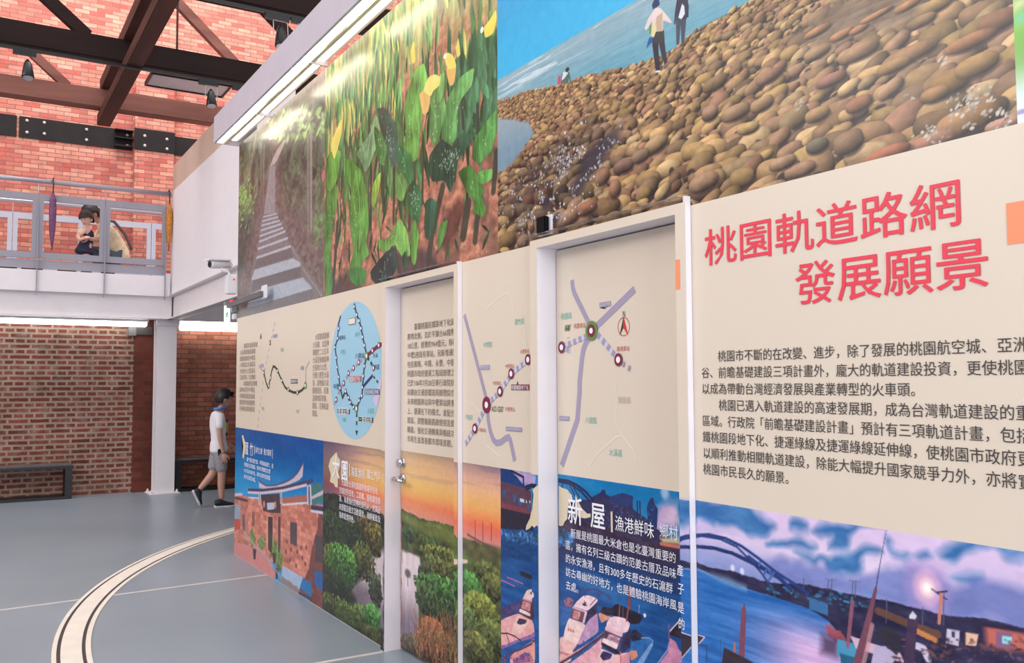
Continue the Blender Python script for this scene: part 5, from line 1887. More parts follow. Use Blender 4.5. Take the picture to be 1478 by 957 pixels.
# quay buildings
p7.poly(K(70, 50, 110, 56, 150, 90, 180, 130, 225, 170, 225, 260, 240, 330, 66, 330), (92, 64, 82))
p7.poly(K(70, 50, 110, 56, 150, 90, 180, 130, 180, 140, 70, 110), (24, 60, 118))
p7.poly(K(70, 210, 222, 245, 222, 262, 70, 232), (128, 62, 74))
p7.poly(K(70, 235, 250, 275, 250, 345, 70, 330), (44, 36, 54))
for a in ((92, 150), (140, 175), (165, 190), (205, 215)):
    p7.poly(K(a[0] - 8, a[1], a[0] + 6, a[1] + 4, a[0] + 6, a[1] + 36, a[0] - 8, a[1] + 32), (58, 88, 136))
p7.poly(K(165, 190, 184, 196, 184, 212, 165, 206), (206, 210, 226))
for a in (192, 208):
    p7.poly(K(a, 200, a + 5, 202, a + 5, 214, a, 212), (200, 206, 222))
p7.line(K(118, 60, 180, 92, 182, 135), 0.012, (44, 40, 70))
p7.line(K(190, 138, 225, 126, 262, 128), 0.012, (36, 36, 66))
p7.line(K(195, 150, 235, 132, 262, 140), 0.010, (36, 36, 66))
p7.poly(K(380, 190, 480, 200, 540, 160, 600, 190, 620, 170, 690, 185, 690, 240, 770, 300, 800, 330, 905, 400, 905, 480, 345, 380, 345, 300), (52, 48, 84), 1, rag=0.003)
p7.poly(K(345, 300, 480, 300, 640, 350, 905, 430, 905, 520, 345, 420), lambda a, b: A3((62, 46, 70)) + ((fbm(a, b, 0.05, 0.02, 3, 5) - 0.5) * 50)[..., None], 1, soft=0.03)
p7.poly(K(537, 180, 545, 150, 560, 152, 566, 188), (40, 46, 92))
p7.poly(K(580, 185, 640, 165, 690, 180, 690, 235, 640, 225, 580, 215), (44, 56, 106))
for a in (710, 722):
    p7.line(K(a, 205, a + 2, 270), 0.008, (40, 42, 84))
p7.poly(K(755, 235, 760, 215, 772, 190, 785, 190, 790, 215, 806, 240, 802, 330, 760, 315), (34, 54, 106))
p7.poly(K(770, 205, 776, 188, 786, 190, 790, 212), (70, 40, 84))
for i in range(60):
    (x, z), = K(rng.uniform(500, 800), rng.uniform(220, 330))
    p7.ell(x, z, 0.006, 0.004, 0, (76, 96, 150), 0.6)
p7.poly(K(815, 375, 905, 372, 905, 405, 830, 398), (206, 186, 150), 1, soft=0.015)
p7.line(K(820, 402, 905, 418), 0.012, (226, 120, 90), 0.9)
p7.poly(K(345, 400, 480, 380, 640, 400, 905, 490, 905, 610, 700, 540, 520, 500, 345, 480), (46, 42, 84), 0.75, soft=0.07)
# bridge arches
p7.line(K(345, 105, 390, 110, 430, 130, 470, 160, 505, 200), 0.012, (30, 34, 78))
p7.line(K(345, 112, 400, 125, 450, 160, 490, 205), 0.010, (30, 34, 78))
for a, b, c_, d in ((365, 108, 360, 150), (388, 112, 420, 180), (400, 118, 440, 185)):
    p7.line(K(a, b, c_, d), 0.007, (36, 40, 84))
# shore tarps, blue heap
for i in range(220):
    px = rng.uniform(68, 420)
    (x, z), = K(px, 355 + rng.normal() * 16 + 0.10 * (px - 70))
    p7.ell(x, z, rng.uniform(0.008, 0.02), rng.uniform(0.004, 0.010), rng.normal(), A3((70, 120, 178)) * rng.uniform(0.4, 1.3), 0.85, 0.6)
wt = lambda a, b: A3((16, 62, 116)) + ((fbm(a, b, 0.10, 0.010, 4, 6) - 0.5) * 50)[..., None]
p7.poly(K(66, 400, 250, 405, 250, 470, 66, 470), wt, 0.8, soft=0.03)
p7.poly(K(560, 640, 700, 650, 760, 720, 640, 700), (52, 130, 200), 0.5, soft=0.08)
p7.poly(K(430, 560, 560, 590, 640, 640, 480, 610), (110, 150, 200), 0.5, soft=0.08)
for P in (K(75, 570, 140, 600), K(105, 558, 178, 588)):
    p7.line(P, 0.006, (196, 110, 150), 0.9)
p7.line(K(170, 540, 225, 562), 0.02, (38, 30, 46))
DK = (46, 34, 54)
K = crop(720, 790, 5.279)


def shape(c, *p, a=1.0, curve=0.35, grain=22):
    """one printed patch of a boat, slightly mottled"""
    c = A3(c)
    p7.poly(curvy(K(*p), 3, curve), lambda x, z: np.clip(c + ((fbm(x, z, 0.02, 0.012, 3, 14) - 0.5) * grain * 2)[..., None], 0, 255), a)


PK = (236, 172, 172)
# boat under the left of the picture
shape((70, 60, 110), 15, 470, 120, 420, 190, 400, 170, 470, 100, 520, 15, 540)
shape(PK, 15, 560, 150, 505, 300, 560, 312, 650, 180, 690, 60, 740, 15, 750)
shape((244, 198, 190), 100, 640, 120, 570, 150, 520, 235, 560, 215, 600, 170, 655, 110, 660)
shape((58, 46, 78), 140, 575, 160, 540, 215, 555, 205, 580, 165, 590)
shape((150, 108, 164), 15, 750, 60, 740, 180, 690, 312, 640, 312, 680, 150, 722, 20, 778)
shape((84, 54, 70), 180, 398, 258, 422, 310, 400, 310, 545, 255, 555, 155, 500)
shape((204, 136, 140), 188, 408, 246, 430, 238, 490, 172, 460, grain=60)
shape((246, 214, 214), 166, 468, 240, 502, 240, 526, 160, 492)
shape((62, 40, 54), 264, 436, 308, 410, 308, 530, 262, 545)
shape((244, 208, 208), 190, 380, 215, 330, 250, 318, 305, 340, 310, 370, 262, 412, 190, 388)
shape((214, 146, 160), 186, 386, 260, 412, 262, 426, 187, 399)
shape((230, 160, 158), 100, 820, 180, 760, 312, 690, 312, 882, 90, 882)
shape((120, 88, 146), 110, 860, 200, 800, 240, 812, 240, 872, 120, 882)
shape((240, 172, 146), 270, 762, 312, 750, 312, 870, 262, 860)
for i in range(90):
    (x, z), = K(rng.uniform(10, 310), rng.uniform(830, 900))
    p7.ell(x, z, rng.uniform(0.004, 0.012), 0.004, rng.normal(), A3((220, 120, 140)) * rng.uniform(0.4, 1.15), 0.7, 0.6)
p7.line(K(15, 655, 70, 655, 130, 680, 172, 712), 0.006, (58, 36, 58))
p7.line(K(60, 660, 85, 740), 0.005, (58, 36, 58))
p7.line(K(30, 860, 90, 800, 160, 780, 312, 705), 0.010, (96, 60, 90))
# middle boat
shape((70, 110, 170), 468, 400, 560, 460, 560, 560, 468, 600, a=0.6)
shape((150, 100, 120), 500, 400, 540, 378, 575, 410, 560, 450, 510, 450, grain=60)
shape((240, 190, 180), 468, 690, 510, 680, 600, 740, 570, 780, 560, 820, 468, 795)
shape((206, 130, 140), 468, 790, 560, 815, 556, 840, 468, 815)
shape((238, 184, 174), 468, 812, 556, 838, 545, 870, 468, 900)
shape((240, 208, 202), 540, 540, 640, 575, 662, 600, 605, 738, 560, 722, 495, 690, 510, 610)
shape((190, 148, 184), 660, 600, 700, 540, 752, 505, 762, 640, 700, 690, 620, 742, 604, 732)
shape((112, 72, 88), 562, 468, 662, 500, 645, 572, 555, 540)
shape((196, 128, 124), 575, 480, 625, 495, 612, 552, 564, 535, grain=60)
shape((238, 192, 198), 660, 490, 676, 490, 656, 576, 640, 572)
shape((52, 44, 76), 682, 490, 746, 430, 750, 500, 660, 572)
shape((244, 208, 214), 572, 450, 600, 410, 645, 370, 690, 365, 750, 390, 755, 412, 680, 482, 600, 458)
shape((226, 166, 184), 570, 450, 672, 484, 668, 500, 566, 464)
for i in range(3):
    p7.line(K(534 + i * 18, 616 + i * 6, 532 + i * 18, 634 + i * 6), 0.008, (190, 110, 110), 0.9)
    p7.line(K(528 + i * 18, 626 + i * 6, 542 + i * 18, 630 + i * 6), 0.004, (190, 110, 110), 0.9)
for P in ((665, 330, 720, 318, 790, 340, 855, 385, 860, 450), (640, 352, 690, 318), (700, 362, 762, 348), (790, 342, 700, 440), (855, 385, 770, 450), (665, 330, 660, 380), (610, 400, 615, 340, 665, 330)):
    p7.line(K(*P), 0.004, (84, 60, 98), 0.9)
for bx, by in ((655, 430), (895, 552), (258, 345)):
    p7.line(K(bx - 14, by, bx + 16, by + 12), 0.006, DK)
    p7.line(K(bx, by - 18, bx + 3, by + 14), 0.006, DK)
    p7.line(K(bx - 10, by + 12, bx + 14, by - 8), 0.005, DK)
shape((226, 160, 160), 468, 862, 560, 805, 700, 722, 822, 632, 832, 652, 700, 748, 560, 832, 470, 890)
p7.line(K(470, 884, 600, 806, 760, 694, 826, 642), 0.010, (82, 52, 76))
for q in ((600, 742, 590, 800), (648, 712, 655, 750), (740, 672, 744, 690)):
    p7.line(K(*q), 0.004, (70, 46, 66))
# small boat and dark awning behind
shape((40, 32, 46), 800, 455, 860, 462, 905, 430, 1100, 520, 1070, 582, 1000, 582, 930, 545, 860, 510)
shape((214, 148, 122), 760, 505, 790, 495, 850, 520, 850, 542, 785, 575)
shape((52, 40, 58), 775, 495, 800, 450, 862, 498, 840, 525)
p7.line(K(925, 440, 918, 540), 0.006, (150, 90, 90))
p7.line(K(950, 460, 948, 540), 0.004, (120, 90, 110))
p7.line(K(1072, 440, 1070, 500), 0.003, (170, 160, 200))
p7.ell(*K(1115, 518)[0], 0.008, 0.008, 0, (226, 226, 240))
# right-hand boat
shape((232, 170, 178), 540, 890, 700, 770, 790, 690, 790, 745, 750, 890)
shape((240, 192, 192), 740, 890, 780, 770, 890, 818, 990, 800, 1000, 890)
shape((222, 150, 160), 930, 830, 1000, 800, 1010, 890, 930, 890)
shape((58, 44, 92), 775, 830, 800, 790, 866, 814, 850, 850, 800, 862)
shape((92, 62, 82), 810, 636, 938, 688, 900, 795, 785, 725)
shape((190, 146, 166), 846, 660, 926, 692, 902, 762, 820, 712, grain=70)
shape((244, 216, 218), 802, 690, 908, 740, 897, 776, 790, 722)
shape((60, 48, 80), 945, 690, 1006, 620, 1000, 765, 925, 806)
shape((60, 36, 50), 790, 725, 896, 778, 930, 802, 925, 818, 880, 802, 785, 745)
shape((234, 182, 192), 820, 600, 946, 650, 936, 682, 815, 632)
shape((244, 208, 216), 825, 575, 850, 535, 890, 525, 960, 540, 1002, 580, 985, 640, 942, 652, 828, 604)
shape((44, 40, 64), 1010, 640, 1050, 625, 1110, 690, 1100, 720, 1060, 735, 1010, 700)
shape((44, 104, 170), 1012, 725, 1150, 690, 1172, 742, 1050, 890, 1000, 890)
shape((120, 160, 206), 1050, 890, 1160, 732, 1180, 742, 1100, 890)
shape((226, 142, 112), 1000, 790, 1050, 788, 1062, 830, 1012, 862)
p7.line(K(1090, 690, 1150, 690, 1178, 715, 1165, 745), 0.005, (120, 160, 206))
p7.line(K(1000, 300, 996, 460), 0.018, (124, 66, 78))
p7.line(K(992, 450, 975, 560), 0.008, (150, 80, 90))
p7.line(K(930, 800, 934, 890), 0.008, (214, 120, 120))
# boat at the right edge
shape((206, 138, 172), 1230, 890, 1290, 800, 1300, 690, 1350, 720, 1385, 790, 1420, 890)
shape((44, 32, 42), 1300, 645, 1376, 565, 1458, 640, 1452, 780, 1300, 665, curve=0.0)
p7.line(K(1298, 648, 1378, 560), 0.005, (224, 204, 214))
p7.line(K(1395, 860, 1456, 790), 0.006, (214, 180, 200))
p7.line(K(1299, 590, 1301, 720), 0.008, (120, 90, 130))
p7.line(K(1210, 890, 1290, 780, 1300, 730), 0.006, (150, 150, 200))
p7.tex(8, 0.02, 0.012, 49, 3)

# ---- bridge at dusk -----------------------------------------------------------
p8 = Pic(-2.366, 1.2, 0.004, CREAM_Z0 - 0.006, 0.0030, 0.0030)
p8.lw = 0.42
X, Z = p8.GX, p8.GZ
# low cloud bank over a pink and violet sky
t = sstep(1.15, 0.82, Z)[..., None]
p8.img = A3((226, 200, 232)) * (1 - t) + A3((104, 134, 196)) * t
wh = np.exp(-((Z - 1.06 + 0.05 * (X + 2)) / 0.05) ** 2)[..., None] * sstep(0.35, 0.6, fbm(X, Z, 0.35, 0.06, 4, 2))[..., None]
p8.img = p8.img * (1 - 0.75 * wh) + A3((240, 216, 238)) * 0.75 * wh
K = crop(980, 700, 2.968, WALL)
cl = lambda a, b: A3((54, 112, 172)) + ((fbm(a, b, 0.10, 0.03, 4, 8) - 0.5) * 60)[..., None] * A3((1, 1, 0.8))
for P, al in ((K(0, 60, 100, 60, 130, 100, 60, 170, 0, 165), 1), (K(60, 110, 240, 75, 340, 110, 380, 130, 410, 165, 350, 205, 280, 215, 220, 180, 60, 165), 1), (K(470, 150, 540, 148, 545, 178, 475, 185), 1), (K(380, 225, 470, 225, 510, 210, 570, 230, 545, 255, 440, 262, 385, 258), 0.9),
              (K(570, 185, 640, 150, 740, 155, 870, 180, 760, 190, 720, 200, 715, 255, 640, 245, 650, 210), 1), (K(500, 285, 560, 272, 640, 290, 700, 280, 860, 285, 850, 310, 790, 320, 800, 355, 740, 370, 640, 350, 620, 315), 1),
              (K(1120, 260, 1200, 235, 1400, 265, 1478, 275, 1478, 300, 1260, 290, 1180, 310, 1120, 305), 1), (K(905, 265, 980, 255, 985, 285, 920, 280), 0.8), (K(1015, 270, 1070, 262, 1075, 300, 1030, 300), 0.9), (K(1175, 385, 1240, 372, 1290, 400, 1240, 418), 0.9), (K(885, 215, 915, 218, 905, 255, 880, 250), 0.8)):
    p8.poly(curvy(P, 3, 0.8), cl, al * 0.95, soft=0.028, rag=0.034, rs=0.10)
lowc = lambda a, b: A3((118, 128, 190)) + ((fbm(a, b, 0.15, 0.05, 4, 12) - 0.5) * 36)[..., None]
p8.poly(K(370, 330, 420, 308, 520, 330, 640, 360, 720, 400, 830, 390, 900, 350, 1000, 335, 1110, 370, 1180, 430, 1260, 420, 1500, 440, 1700, 470, 1700, 620, 1300, 580, 850, 500, 560, 430, 380, 400), lowc, 0.9, soft=0.03, rag=0.02, rs=0.08)
(cx, cz), = K(1065, 440)
for r, a_, c in ((0.09, 0.5, (214, 160, 214)), (0.055, 0.8, (250, 196, 214)), (0.03, 1, (255, 226, 226)), (0.016, 1, (255, 250, 245))):
    p8.ell(cx, cz, r * 0.85, r, 0, c, a_, 0.9)
# far bank
p8.poly(K(0, 310, 80, 330, 130, 350, 240, 372, 400, 420, 560, 425, 700, 460, 900, 500, 1160, 560, 1300, 570, 1478, 610, 1700, 650, 1700, 1100, 700, 860, 600, 560, 380, 470, 240, 430, 80, 355, 0, 350), lambda a, b: A3((44, 40, 72)) + ((fbm(a, b, 0.05, 0.02, 4, 9) - 0.5) * 46)[..., None], 1, rag=0.004)
# river
rv = lambda a, b: np.clip(A3((44, 108, 182)) + (A3((222, 184, 226)) - A3((44, 108, 182))) * (1.0 * np.exp(-((a + 1.80 + 0.12 * (b - 0.7)) / 0.21) ** 2) * sstep(0.90, 0.76, b))[..., None] + ((fbm(a, b, 0.22, 0.014, 4, 5) - 0.5) * 70)[..., None], 0, 255)
p8.poly(K(0, 352, 80, 360, 240, 430, 380, 470, 560, 530, 640, 580, 690, 640, 700, 800, 700, 1050, 0, 1050), rv)
p8.poly(K(80, 362, 200, 395, 290, 430, 290, 455, 190, 415), (150, 186, 222), 0.7, soft=0.02)
# arches and deck
BL = (38, 62, 126)
p8.line(K(0, 235, 60, 215, 130, 212, 200, 228, 270, 262, 340, 312, 420, 375, 500, 425, 555, 465), 0.024, BL)
p8.line(K(0, 262, 40, 230, 100, 218, 180, 232, 250, 265, 310, 325, 350, 370, 385, 420), 0.018, BL)
p8.line(K(0, 262, 60, 262, 150, 270, 230, 292, 310, 330, 380, 368, 430, 400, 470, 440), [0.030, 0.030, 0.030, 0.030, 0.034, 0.030, 0.024, 0.016], (34, 50, 108))
p8.line(K(300, 305, 360, 350, 440, 400, 490, 450), 0.020, BL)
for a, b, c_, d in ((375, 365, 365, 385), (410, 375, 385, 410), (385, 365, 400, 385), (350, 330, 345, 345)):
    p8.line(K(a, b, c_, d), 0.018, (70, 104, 166))
p8.line(K(22, 228, 26, 325), 0.022, (206, 200, 226))
# bank lights, boats and huts
for a, b in ((232, 355), (272, 370)):
    p8.ell(*K(a, b)[0], 0.012, 0.014, 0, (226, 226, 250), 0.9, 0.8)
for i in range(60):
    px = rng.uniform(380, 820)
    (x, z), = K(px, 455 + (px - 400) * 0.14 + rng.normal() * 16)
    p8.ell(x, z, rng.uniform(0.004, 0.014), rng.uniform(0.002, 0.006), 0, A3((66, 128, 170)) * rng.uniform(0.5, 1.3), 0.7, 0.6)
p8.poly(K(560, 480, 640, 510, 640, 560, 560, 530), (60, 110, 160))
for a, b, h in ((535, 445, 45), (655, 450, 48), (640, 445, 40), (757, 480, 70), (745, 470, 60), (890, 590, 100), (1135, 600, 140), (1045, 600, 75)):
    p8.line(K(a, b, a + 2, b - h), 0.007, (90, 92, 120))
for a, b in ((655, 405), (757, 412)):
    p8.line(K(a - 26, b - 4, a, b + 4, a + 22, b + 2), 0.006, (110, 112, 140))
p8.line(K(845, 445, 870, 300, 892, 185), [0.008, 0.004, 0.002], (60, 50, 80))
p8.line(K(1085, 445, 1125, 475, 1150, 490), 0.008, (50, 46, 70))
p8.line(K(1105, 460, 1150, 455), 0.010, (50, 46, 70))
p8.line(K(1126, 470, 1116, 590), 0.022, (206, 130, 110))
p8.line(K(855, 540, 1000, 600, 1110, 640), 0.05, (120, 80, 60), 0.8)
p8.line(K(1010, 620, 1100, 665), 0.035, (220, 140, 80), 0.9)
p8.poly(K(1150, 615, 1205, 625, 1200, 690, 1145, 675), (206, 196, 216))
p8.poly(K(1170, 625, 1185, 628, 1184, 655, 1170, 650), (70, 64, 96))
p8.poly(K(1230, 630, 1285, 640, 1275, 690, 1230, 685), (236, 190, 160))
p8.poly(K(1310, 595, 1478, 630, 1700, 680, 1700, 760, 1478, 715, 1320, 690), (206, 110, 96), 0.95, soft=0.02)
p8.poly(K(1360, 625, 1430, 635, 1430, 700, 1360, 695), (140, 96, 130))
p8.poly(K(1387, 645, 1428, 652, 1426, 684, 1386, 678), (150, 222, 230))
p8.poly(K(1160, 560, 1478, 612, 1700, 655, 1700, 680, 1478, 632, 1170, 585), (48, 42, 70))
p8.poly(K(625, 590, 690, 620, 720, 660, 700, 690, 640, 650), (176, 80, 90), 0.9, rag=0.01)
p8.poly(K(615, 640, 690, 660, 680, 740, 610, 720), (70, 50, 80), 0.8, soft=0.03)
p8.poly(K(680, 660, 760, 680, 790, 760, 680, 730), (74, 150, 186))
p8.poly(K(735, 645, 950, 720, 970, 763, 760, 700), (214, 180, 200))
p8.poly(K(690, 720, 800, 750, 760, 800, 700, 790), (40, 96, 130))
p8.poly(K(840, 690, 900, 690, 940, 730, 900, 790, 820, 790), (190, 176, 206))
p8.line(K(1010, 685, 1050, 700, 1070, 750), 0.045, (206, 196, 220))
p8.poly(K(900, 600, 960, 660, 930, 720, 830, 640), (50, 44, 56), 0.9, rag=0.01)
for i in range(160):
    (x, z), = K(rng.uniform(900, 1478), rng.uniform(660, 800))
    p8.ell(x, z, rng.uniform(0.003, 0.014), rng.uniform(0.002, 0.006), rng.normal() * 0.4, [A3((170, 96, 84)), A3((52, 44, 62)), A3((86, 62, 70)), A3((120, 90, 100))][int(rng.integers(4))] * rng.uniform(0.6, 1.1), 0.6, 0.6)
# masts in the foreground
p8.line(K(750, 830, 800, 640, 845, 445), [0.075, 0.055, 0.022], (120, 72, 90))
p8.line(K(790, 780, 830, 600), 0.03, (206, 150, 150), 0.7)
p8.line(K(725, 690, 745, 500), 0.03, (150, 90, 110), 0.9)
p8.line(K(985, 780, 1005, 560), 0.07, (72, 52, 80))
p8.poly(K(988, 560, 1003, 540, 1020, 560, 1016, 575, 990, 572), (214, 214, 230))
p8.line(K(270, 735, 280, 540, 282, 512), [0.06, 0.05, 0.014], (126, 72, 92))
p8.line(K(240, 800, 240, 680), 0.02, (190, 110, 90))
p8.poly(K(180, 800, 195, 695, 320, 760, 330, 800), (56, 44, 56))
p8.poly(K(0, 620, 108, 652, 30, 750, 0, 760), (54, 44, 56))
p8.line(K(0, 612, 112, 652, 25, 752), 0.008, (220, 206, 220))
p8.line(K(180, 660, 180, 800), 0.004, (40, 70, 120))
p8.line(K(70, 680, 120, 690, 120, 760), 0.008, (60, 50, 80))
p8.tex(7, 0.03, 0.015, 53, 3)


def mural(name, label, pic, xa, xb, y=YP, **k):
    o = pic.piece(name, xa, xb, y, None, M_print, **k)
    return tag(o, label, 'mural')


m_stair = mural('wall_mural', 'printed photograph of grey stone stairs climbing through a wood', p1, -8.41, -6.04)
m_calla = mural('wall_mural', 'printed photograph of yellow calla lilies and green leaves on red soil', p2, -6.04, -3.615)
m_beach = mural('wall_mural', 'large printed photograph of a pebble beach with walkers and blue sea', p3, -3.615, -1.166)
m_abst = mural('wall_mural', 'green and white print at the far right edge beside the pebble beach', p4, -1.166, 1.2)
m_hall = mural('wall_mural', 'printed photograph of a red brick hall with swallow-tail roof under blue sky', p5, -8.41, -6.02)
m_wet = mural('wall_mural', 'printed photograph of a wetland pond at sunset, left of the sunset door', p6, -6.02, -4.94)
m_wet2 = mural('wall_mural', 'printed sunset and green bushes between the white strip and the harbour print', p6, -3.974, -3.60)
m_harb = mural('wall_mural', 'narrow harbour print with quay building and pink boat, left of the map door', p7, -3.60, -3.295)
m_brdg = mural('wall_mural', 'printed photograph of an arched bridge over a river at dusk', p8, -2.296, 1.2)
# the same prints carried over the door frames and leaves
YF, YL = 2.098, 2.198
p6.piece('printed_picture', -4.938, -4.891, YF, door1, M_print)
p6.piece('printed_picture', D1[0] + 0.006, D1[1] - 0.004, YL, door1, M_print, za=0.012)
p6.piece('printed_picture', -4.016, -3.977, YF, door1, M_print)
p7.piece('printed_picture', -3.293, -3.242, YF, door2, M_print)
p7.piece('printed_picture', D2[0] + 0.006, D2[1] - 0.004, YL, door2, M_print, za=0.012)
p8.piece('printed_picture', -2.348, -2.299, YF, door2, M_print)
# ================================================================ cream boards, lettering and route maps
M_cream = mat('cream_film', (224, 209, 190), 0.38, var=0.012, scale=1.2)
C_RED = mat('ink_red', (232, 56, 78), 0.45, var=0.0)
C_BLK = mat('ink_black', (62, 55, 52), 0.5, var=0.0)
C_GRY = mat('ink_grey', (122, 108, 102), 0.5, var=0.0)
C_SML = mat('ink_small', (142, 128, 120), 0.5, var=0.0)
C_WHT = mat('ink_white', (244, 242, 248), 0.5, var=0.0)
C_ORG = mat('ink_orange', (246, 148, 104), 0.5, var=0.0)
C_PUR = mat('ink_violet', (164, 152, 176), 0.5, var=0.0)
C_LAV = mat('ink_lavender', (206, 204, 226), 0.5, var=0.0)
C_WINE = mat('ink_wine', (124, 30, 56), 0.5, var=0.0)
C_TEAL = mat('ink_teal', (122, 188, 172), 0.5, var=0.0)
C_GRN = mat('ink_green', (96, 140, 60), 0.5, var=0.0)
C_NAVY = mat('ink_navy', (44, 56, 110), 0.5, var=0.0)
C_DGRN = mat('ink_dark_green', (52, 66, 44), 0.5, var=0.0)
C_DISC = mat('ink_disc_blue', (158, 204, 226), 0.42, var=0.01)
C_PINK = mat('ink_pink', (222, 196, 226), 0.45, var=0.0)
C_PALE = mat('ink_pale', (236, 224, 212), 0.5, var=0.0)
C_BRK = mat('ink_brick', (190, 100, 96), 0.5, var=0.0)


def plate(name, xa, xb, za, zb, y, m, parent):
    return bxo(name, (xa, xb, y, y + 0.0015, za, zb), m, parent)


def plane_of(px):
    return LEAF - 0.002 if (580 <= px <= 654.5 or 806 <= px <= 974) else YP


SINGLY = {'violet_tag': 'violet_tag', 'violet_tag_face': 'violet_tag_face', 'dark_tag': 'dark_tag', 'tag_text': 'tag_text', 'stop_names': 'stop_name', 'district_names': 'district_name', 'station_names': 'station_name', 'station_codes': 'station_code', 'subtitle': 'subtitle', 'title': 'title'}


def decal(name, polys, y, m, parent, lift=1, xmin=None):
    """flat printed shapes: polys are lists of (x, z)"""
    if len(polys) > 1 and name in SINGLY:
        for P in polys:
            decal(SINGLY[name], [P], y, m, parent, lift)
        return
    bm = B()
    for P in polys:
        vs = [bm.verts.new((x, y - 0.0009 * lift, z)) for x, z in P]
        try:
            bm.faces.new(vs)
        except ValueError:
            pass
    bmesh.ops.triangulate(bm, faces=bm.faces)
    if xmin is not None:
        bmesh.ops.bisect_plane(bm, geom=bm.verts[:] + bm.edges[:] + bm.faces[:], plane_co=(xmin, 0, 0), plane_no=(1, 0, 0), clear_inner=True)
    name = name if name.endswith('print') else name + '_print'
    me = bpy.data.meshes.new(name)
    bmesh.ops.recalc_face_normals(bm, faces=bm.faces)
    bm.to_mesh(me)
    bm.free()
    me.materials.append(m)
    o = bpy.data.objects.new(name, me)
    COL.objects.link(o)
    adopt(o, parent)
    return o


def strip_polys(P, w):
    P = [Vector((a, b)) for a, b in P]
    L, R = [], []
    for i, p in enumerate(P):
        a = (p - P[i - 1]).normalized() if i else (P[1] - p).normalized()
        b = (P[i + 1] - p).normalized() if i + 1 < len(P) else a
        t = (a + b).normalized()
        n = Vector((-t.y, t.x))
        k = w / 2 / max(0.5, n.dot(Vector((-a.y, a.x))))
        L.append(p + n * k)
        R.append(p - n * k)
    return [[tuple(L[i]), tuple(L[i + 1]), tuple(R[i + 1]), tuple(R[i])] for i in range(len(P) - 1)]


def dash_polys(P, w, on, off):
    out = []
    P = [Vector((a, b)) for a, b in P]
    for a, b in zip(P, P[1:]):
        d = b - a
        L = d.length
        d.normalize()
        s = off * 0.5
        while s + on <= L:
            out += strip_polys([tuple(a + d * s), tuple(a + d * (s + on))], w)
            s += on + off
    return out


def disc(c, r, n=32, rz=None):
    return [(c[0] + r * math.cos(2 * math.pi * i / n), c[1] + (rz or r) * math.sin(2 * math.pi * i / n)) for i in range(n)]


def rect2(a, b):
    return [(a[0], a[1]), (b[0], a[1]), (b[0], b[1]), (a[0], b[1])]


def lettering(name, lines, y, m, parent, lift=2, clip=None, bold=0.0):
    """lines of characters as one flat mesh: (text, x left, z centre, em width, em height)"""
    if len(lines) > 1 and name in SINGLY:
        for q in lines:
            lettering(SINGLY[name], [q], y, m, parent, lift, clip, bold)
        return
    if bold:
        lines = [(s, x + a * bold, z + b * bold, ew, eh) for s, x, z, ew, eh in lines for a, b in ((-1, 0), (1, 0), (0, 1), (0, -1), (0, 0))]
    V, Fc = [], []
    for li, (s, x, z, ew, eh) in enumerate(lines):
        c = bpy.data.curves.new('t', 'FONT')
        c.body = s
        c.size = 1.0
        c.resolution_u = 2
        o = bpy.data.objects.new('t', c)
        COL.objects.link(o)
        bpy.context.view_layer.update()
        me = bpy.data.meshes.new_from_object(o.evaluated_get(bpy.context.evaluated_depsgraph_get()))
        n0 = len(V)
        vs = [(x + v.co.x * ew, z + (v.co.y - 0.38) * eh, -0.00016 * (li % 5) if bold else 0.0) for v in me.vertices]
        for p in me.polygons:
            if clip is None or max(vs[i][0] for i in p.vertices) < clip:
                Fc.append([n0 + i for i in p.vertices])
        V += vs
        bpy.data.objects.remove(o)
        bpy.data.curves.remove(c)
        bpy.data.meshes.remove(me)
    name = name if name.endswith('print') else name + '_print'
    me = bpy.data.meshes.new(name)
    me.from_pydata([(a, y - 0.0009 * lift + q, b) for a, b, q in V], [], Fc)
    bm = B()
    bm.from_mesh(me)
    bmesh.ops.delete(bm, geom=[v for v in bm.verts if not v.link_faces], context='VERTS')
    bm.to_mesh(me)
    bm.free()
    me.materials.append(m)
    o = bpy.data.objects.new(name, me)
    COL.objects.link(o)
    adopt(o, parent)
    return o


def fit(s, pl, pr, k=1.0, n=None):
    """a line of text from pixel pl to pixel pr (middle of the line at both ends)"""
    (xa, za), (xb, zb) = W([pl, pr])
    if s.isascii():
        return (s, xa, (za + zb) / 2, (xb - xa) / (0.62 * len(s)), 0.036)
    ew = (xb - xa) / (n or len(s))
    return (s, xa, (za + zb) / 2, ew, abs(ew) * min(k, 1.08))


board_a = thing('info_board', 'cream board with small green route line and round blue map, left of the sunset door', 'board', (-6.7, WALL, 1.66))
plate('cream_sheet', -8.41, -4.94, CREAM_Z0, CREAM_Z1, YP, M_cream, board_a)
board_b = thing('info_board', 'narrow cream board with dashed railway map between the two doors', 'board', (-3.6, WALL, 1.66))
plate('cream_sheet', -3.974, -3.295, CREAM_Z0, CREAM_Z1, YP, M_cream, board_b)
board_c = thing('info_board', 'wide cream board with red heading and black paragraphs', 'board', (-1.0, WALL, 1.66))
plate('cream_sheet', -2.296, 1.2, CREAM_Z0 - 0.006, CREAM_Z1, YP, M_cream, board_c)
for d, xs, top, xl, xr, zt, x2 in ((door1, D1, TOP1, -4.94, -3.976, 2.155, -3.977), (door2, D2, TOP2, -3.295, -2.298, 2.172, -2.299)):
    plate('cream_face', xl + 0.002, xs[0] - 0.002, CREAM_Z0, zt, YF, M_cream, d)
    plate('cream_face', xs[0] - 0.002, xs[1] + 0.002, top, zt, YF, M_cream, d)
    plate('cream_face', xs[1] + 0.002, x2, CREAM_Z0, zt, YF, M_cream, d)
    plate('cream_sheet', xs[0] + 0.006, xs[1] - 0.004, CREAM_Z0, top - 0.008, YL, M_cream, d)

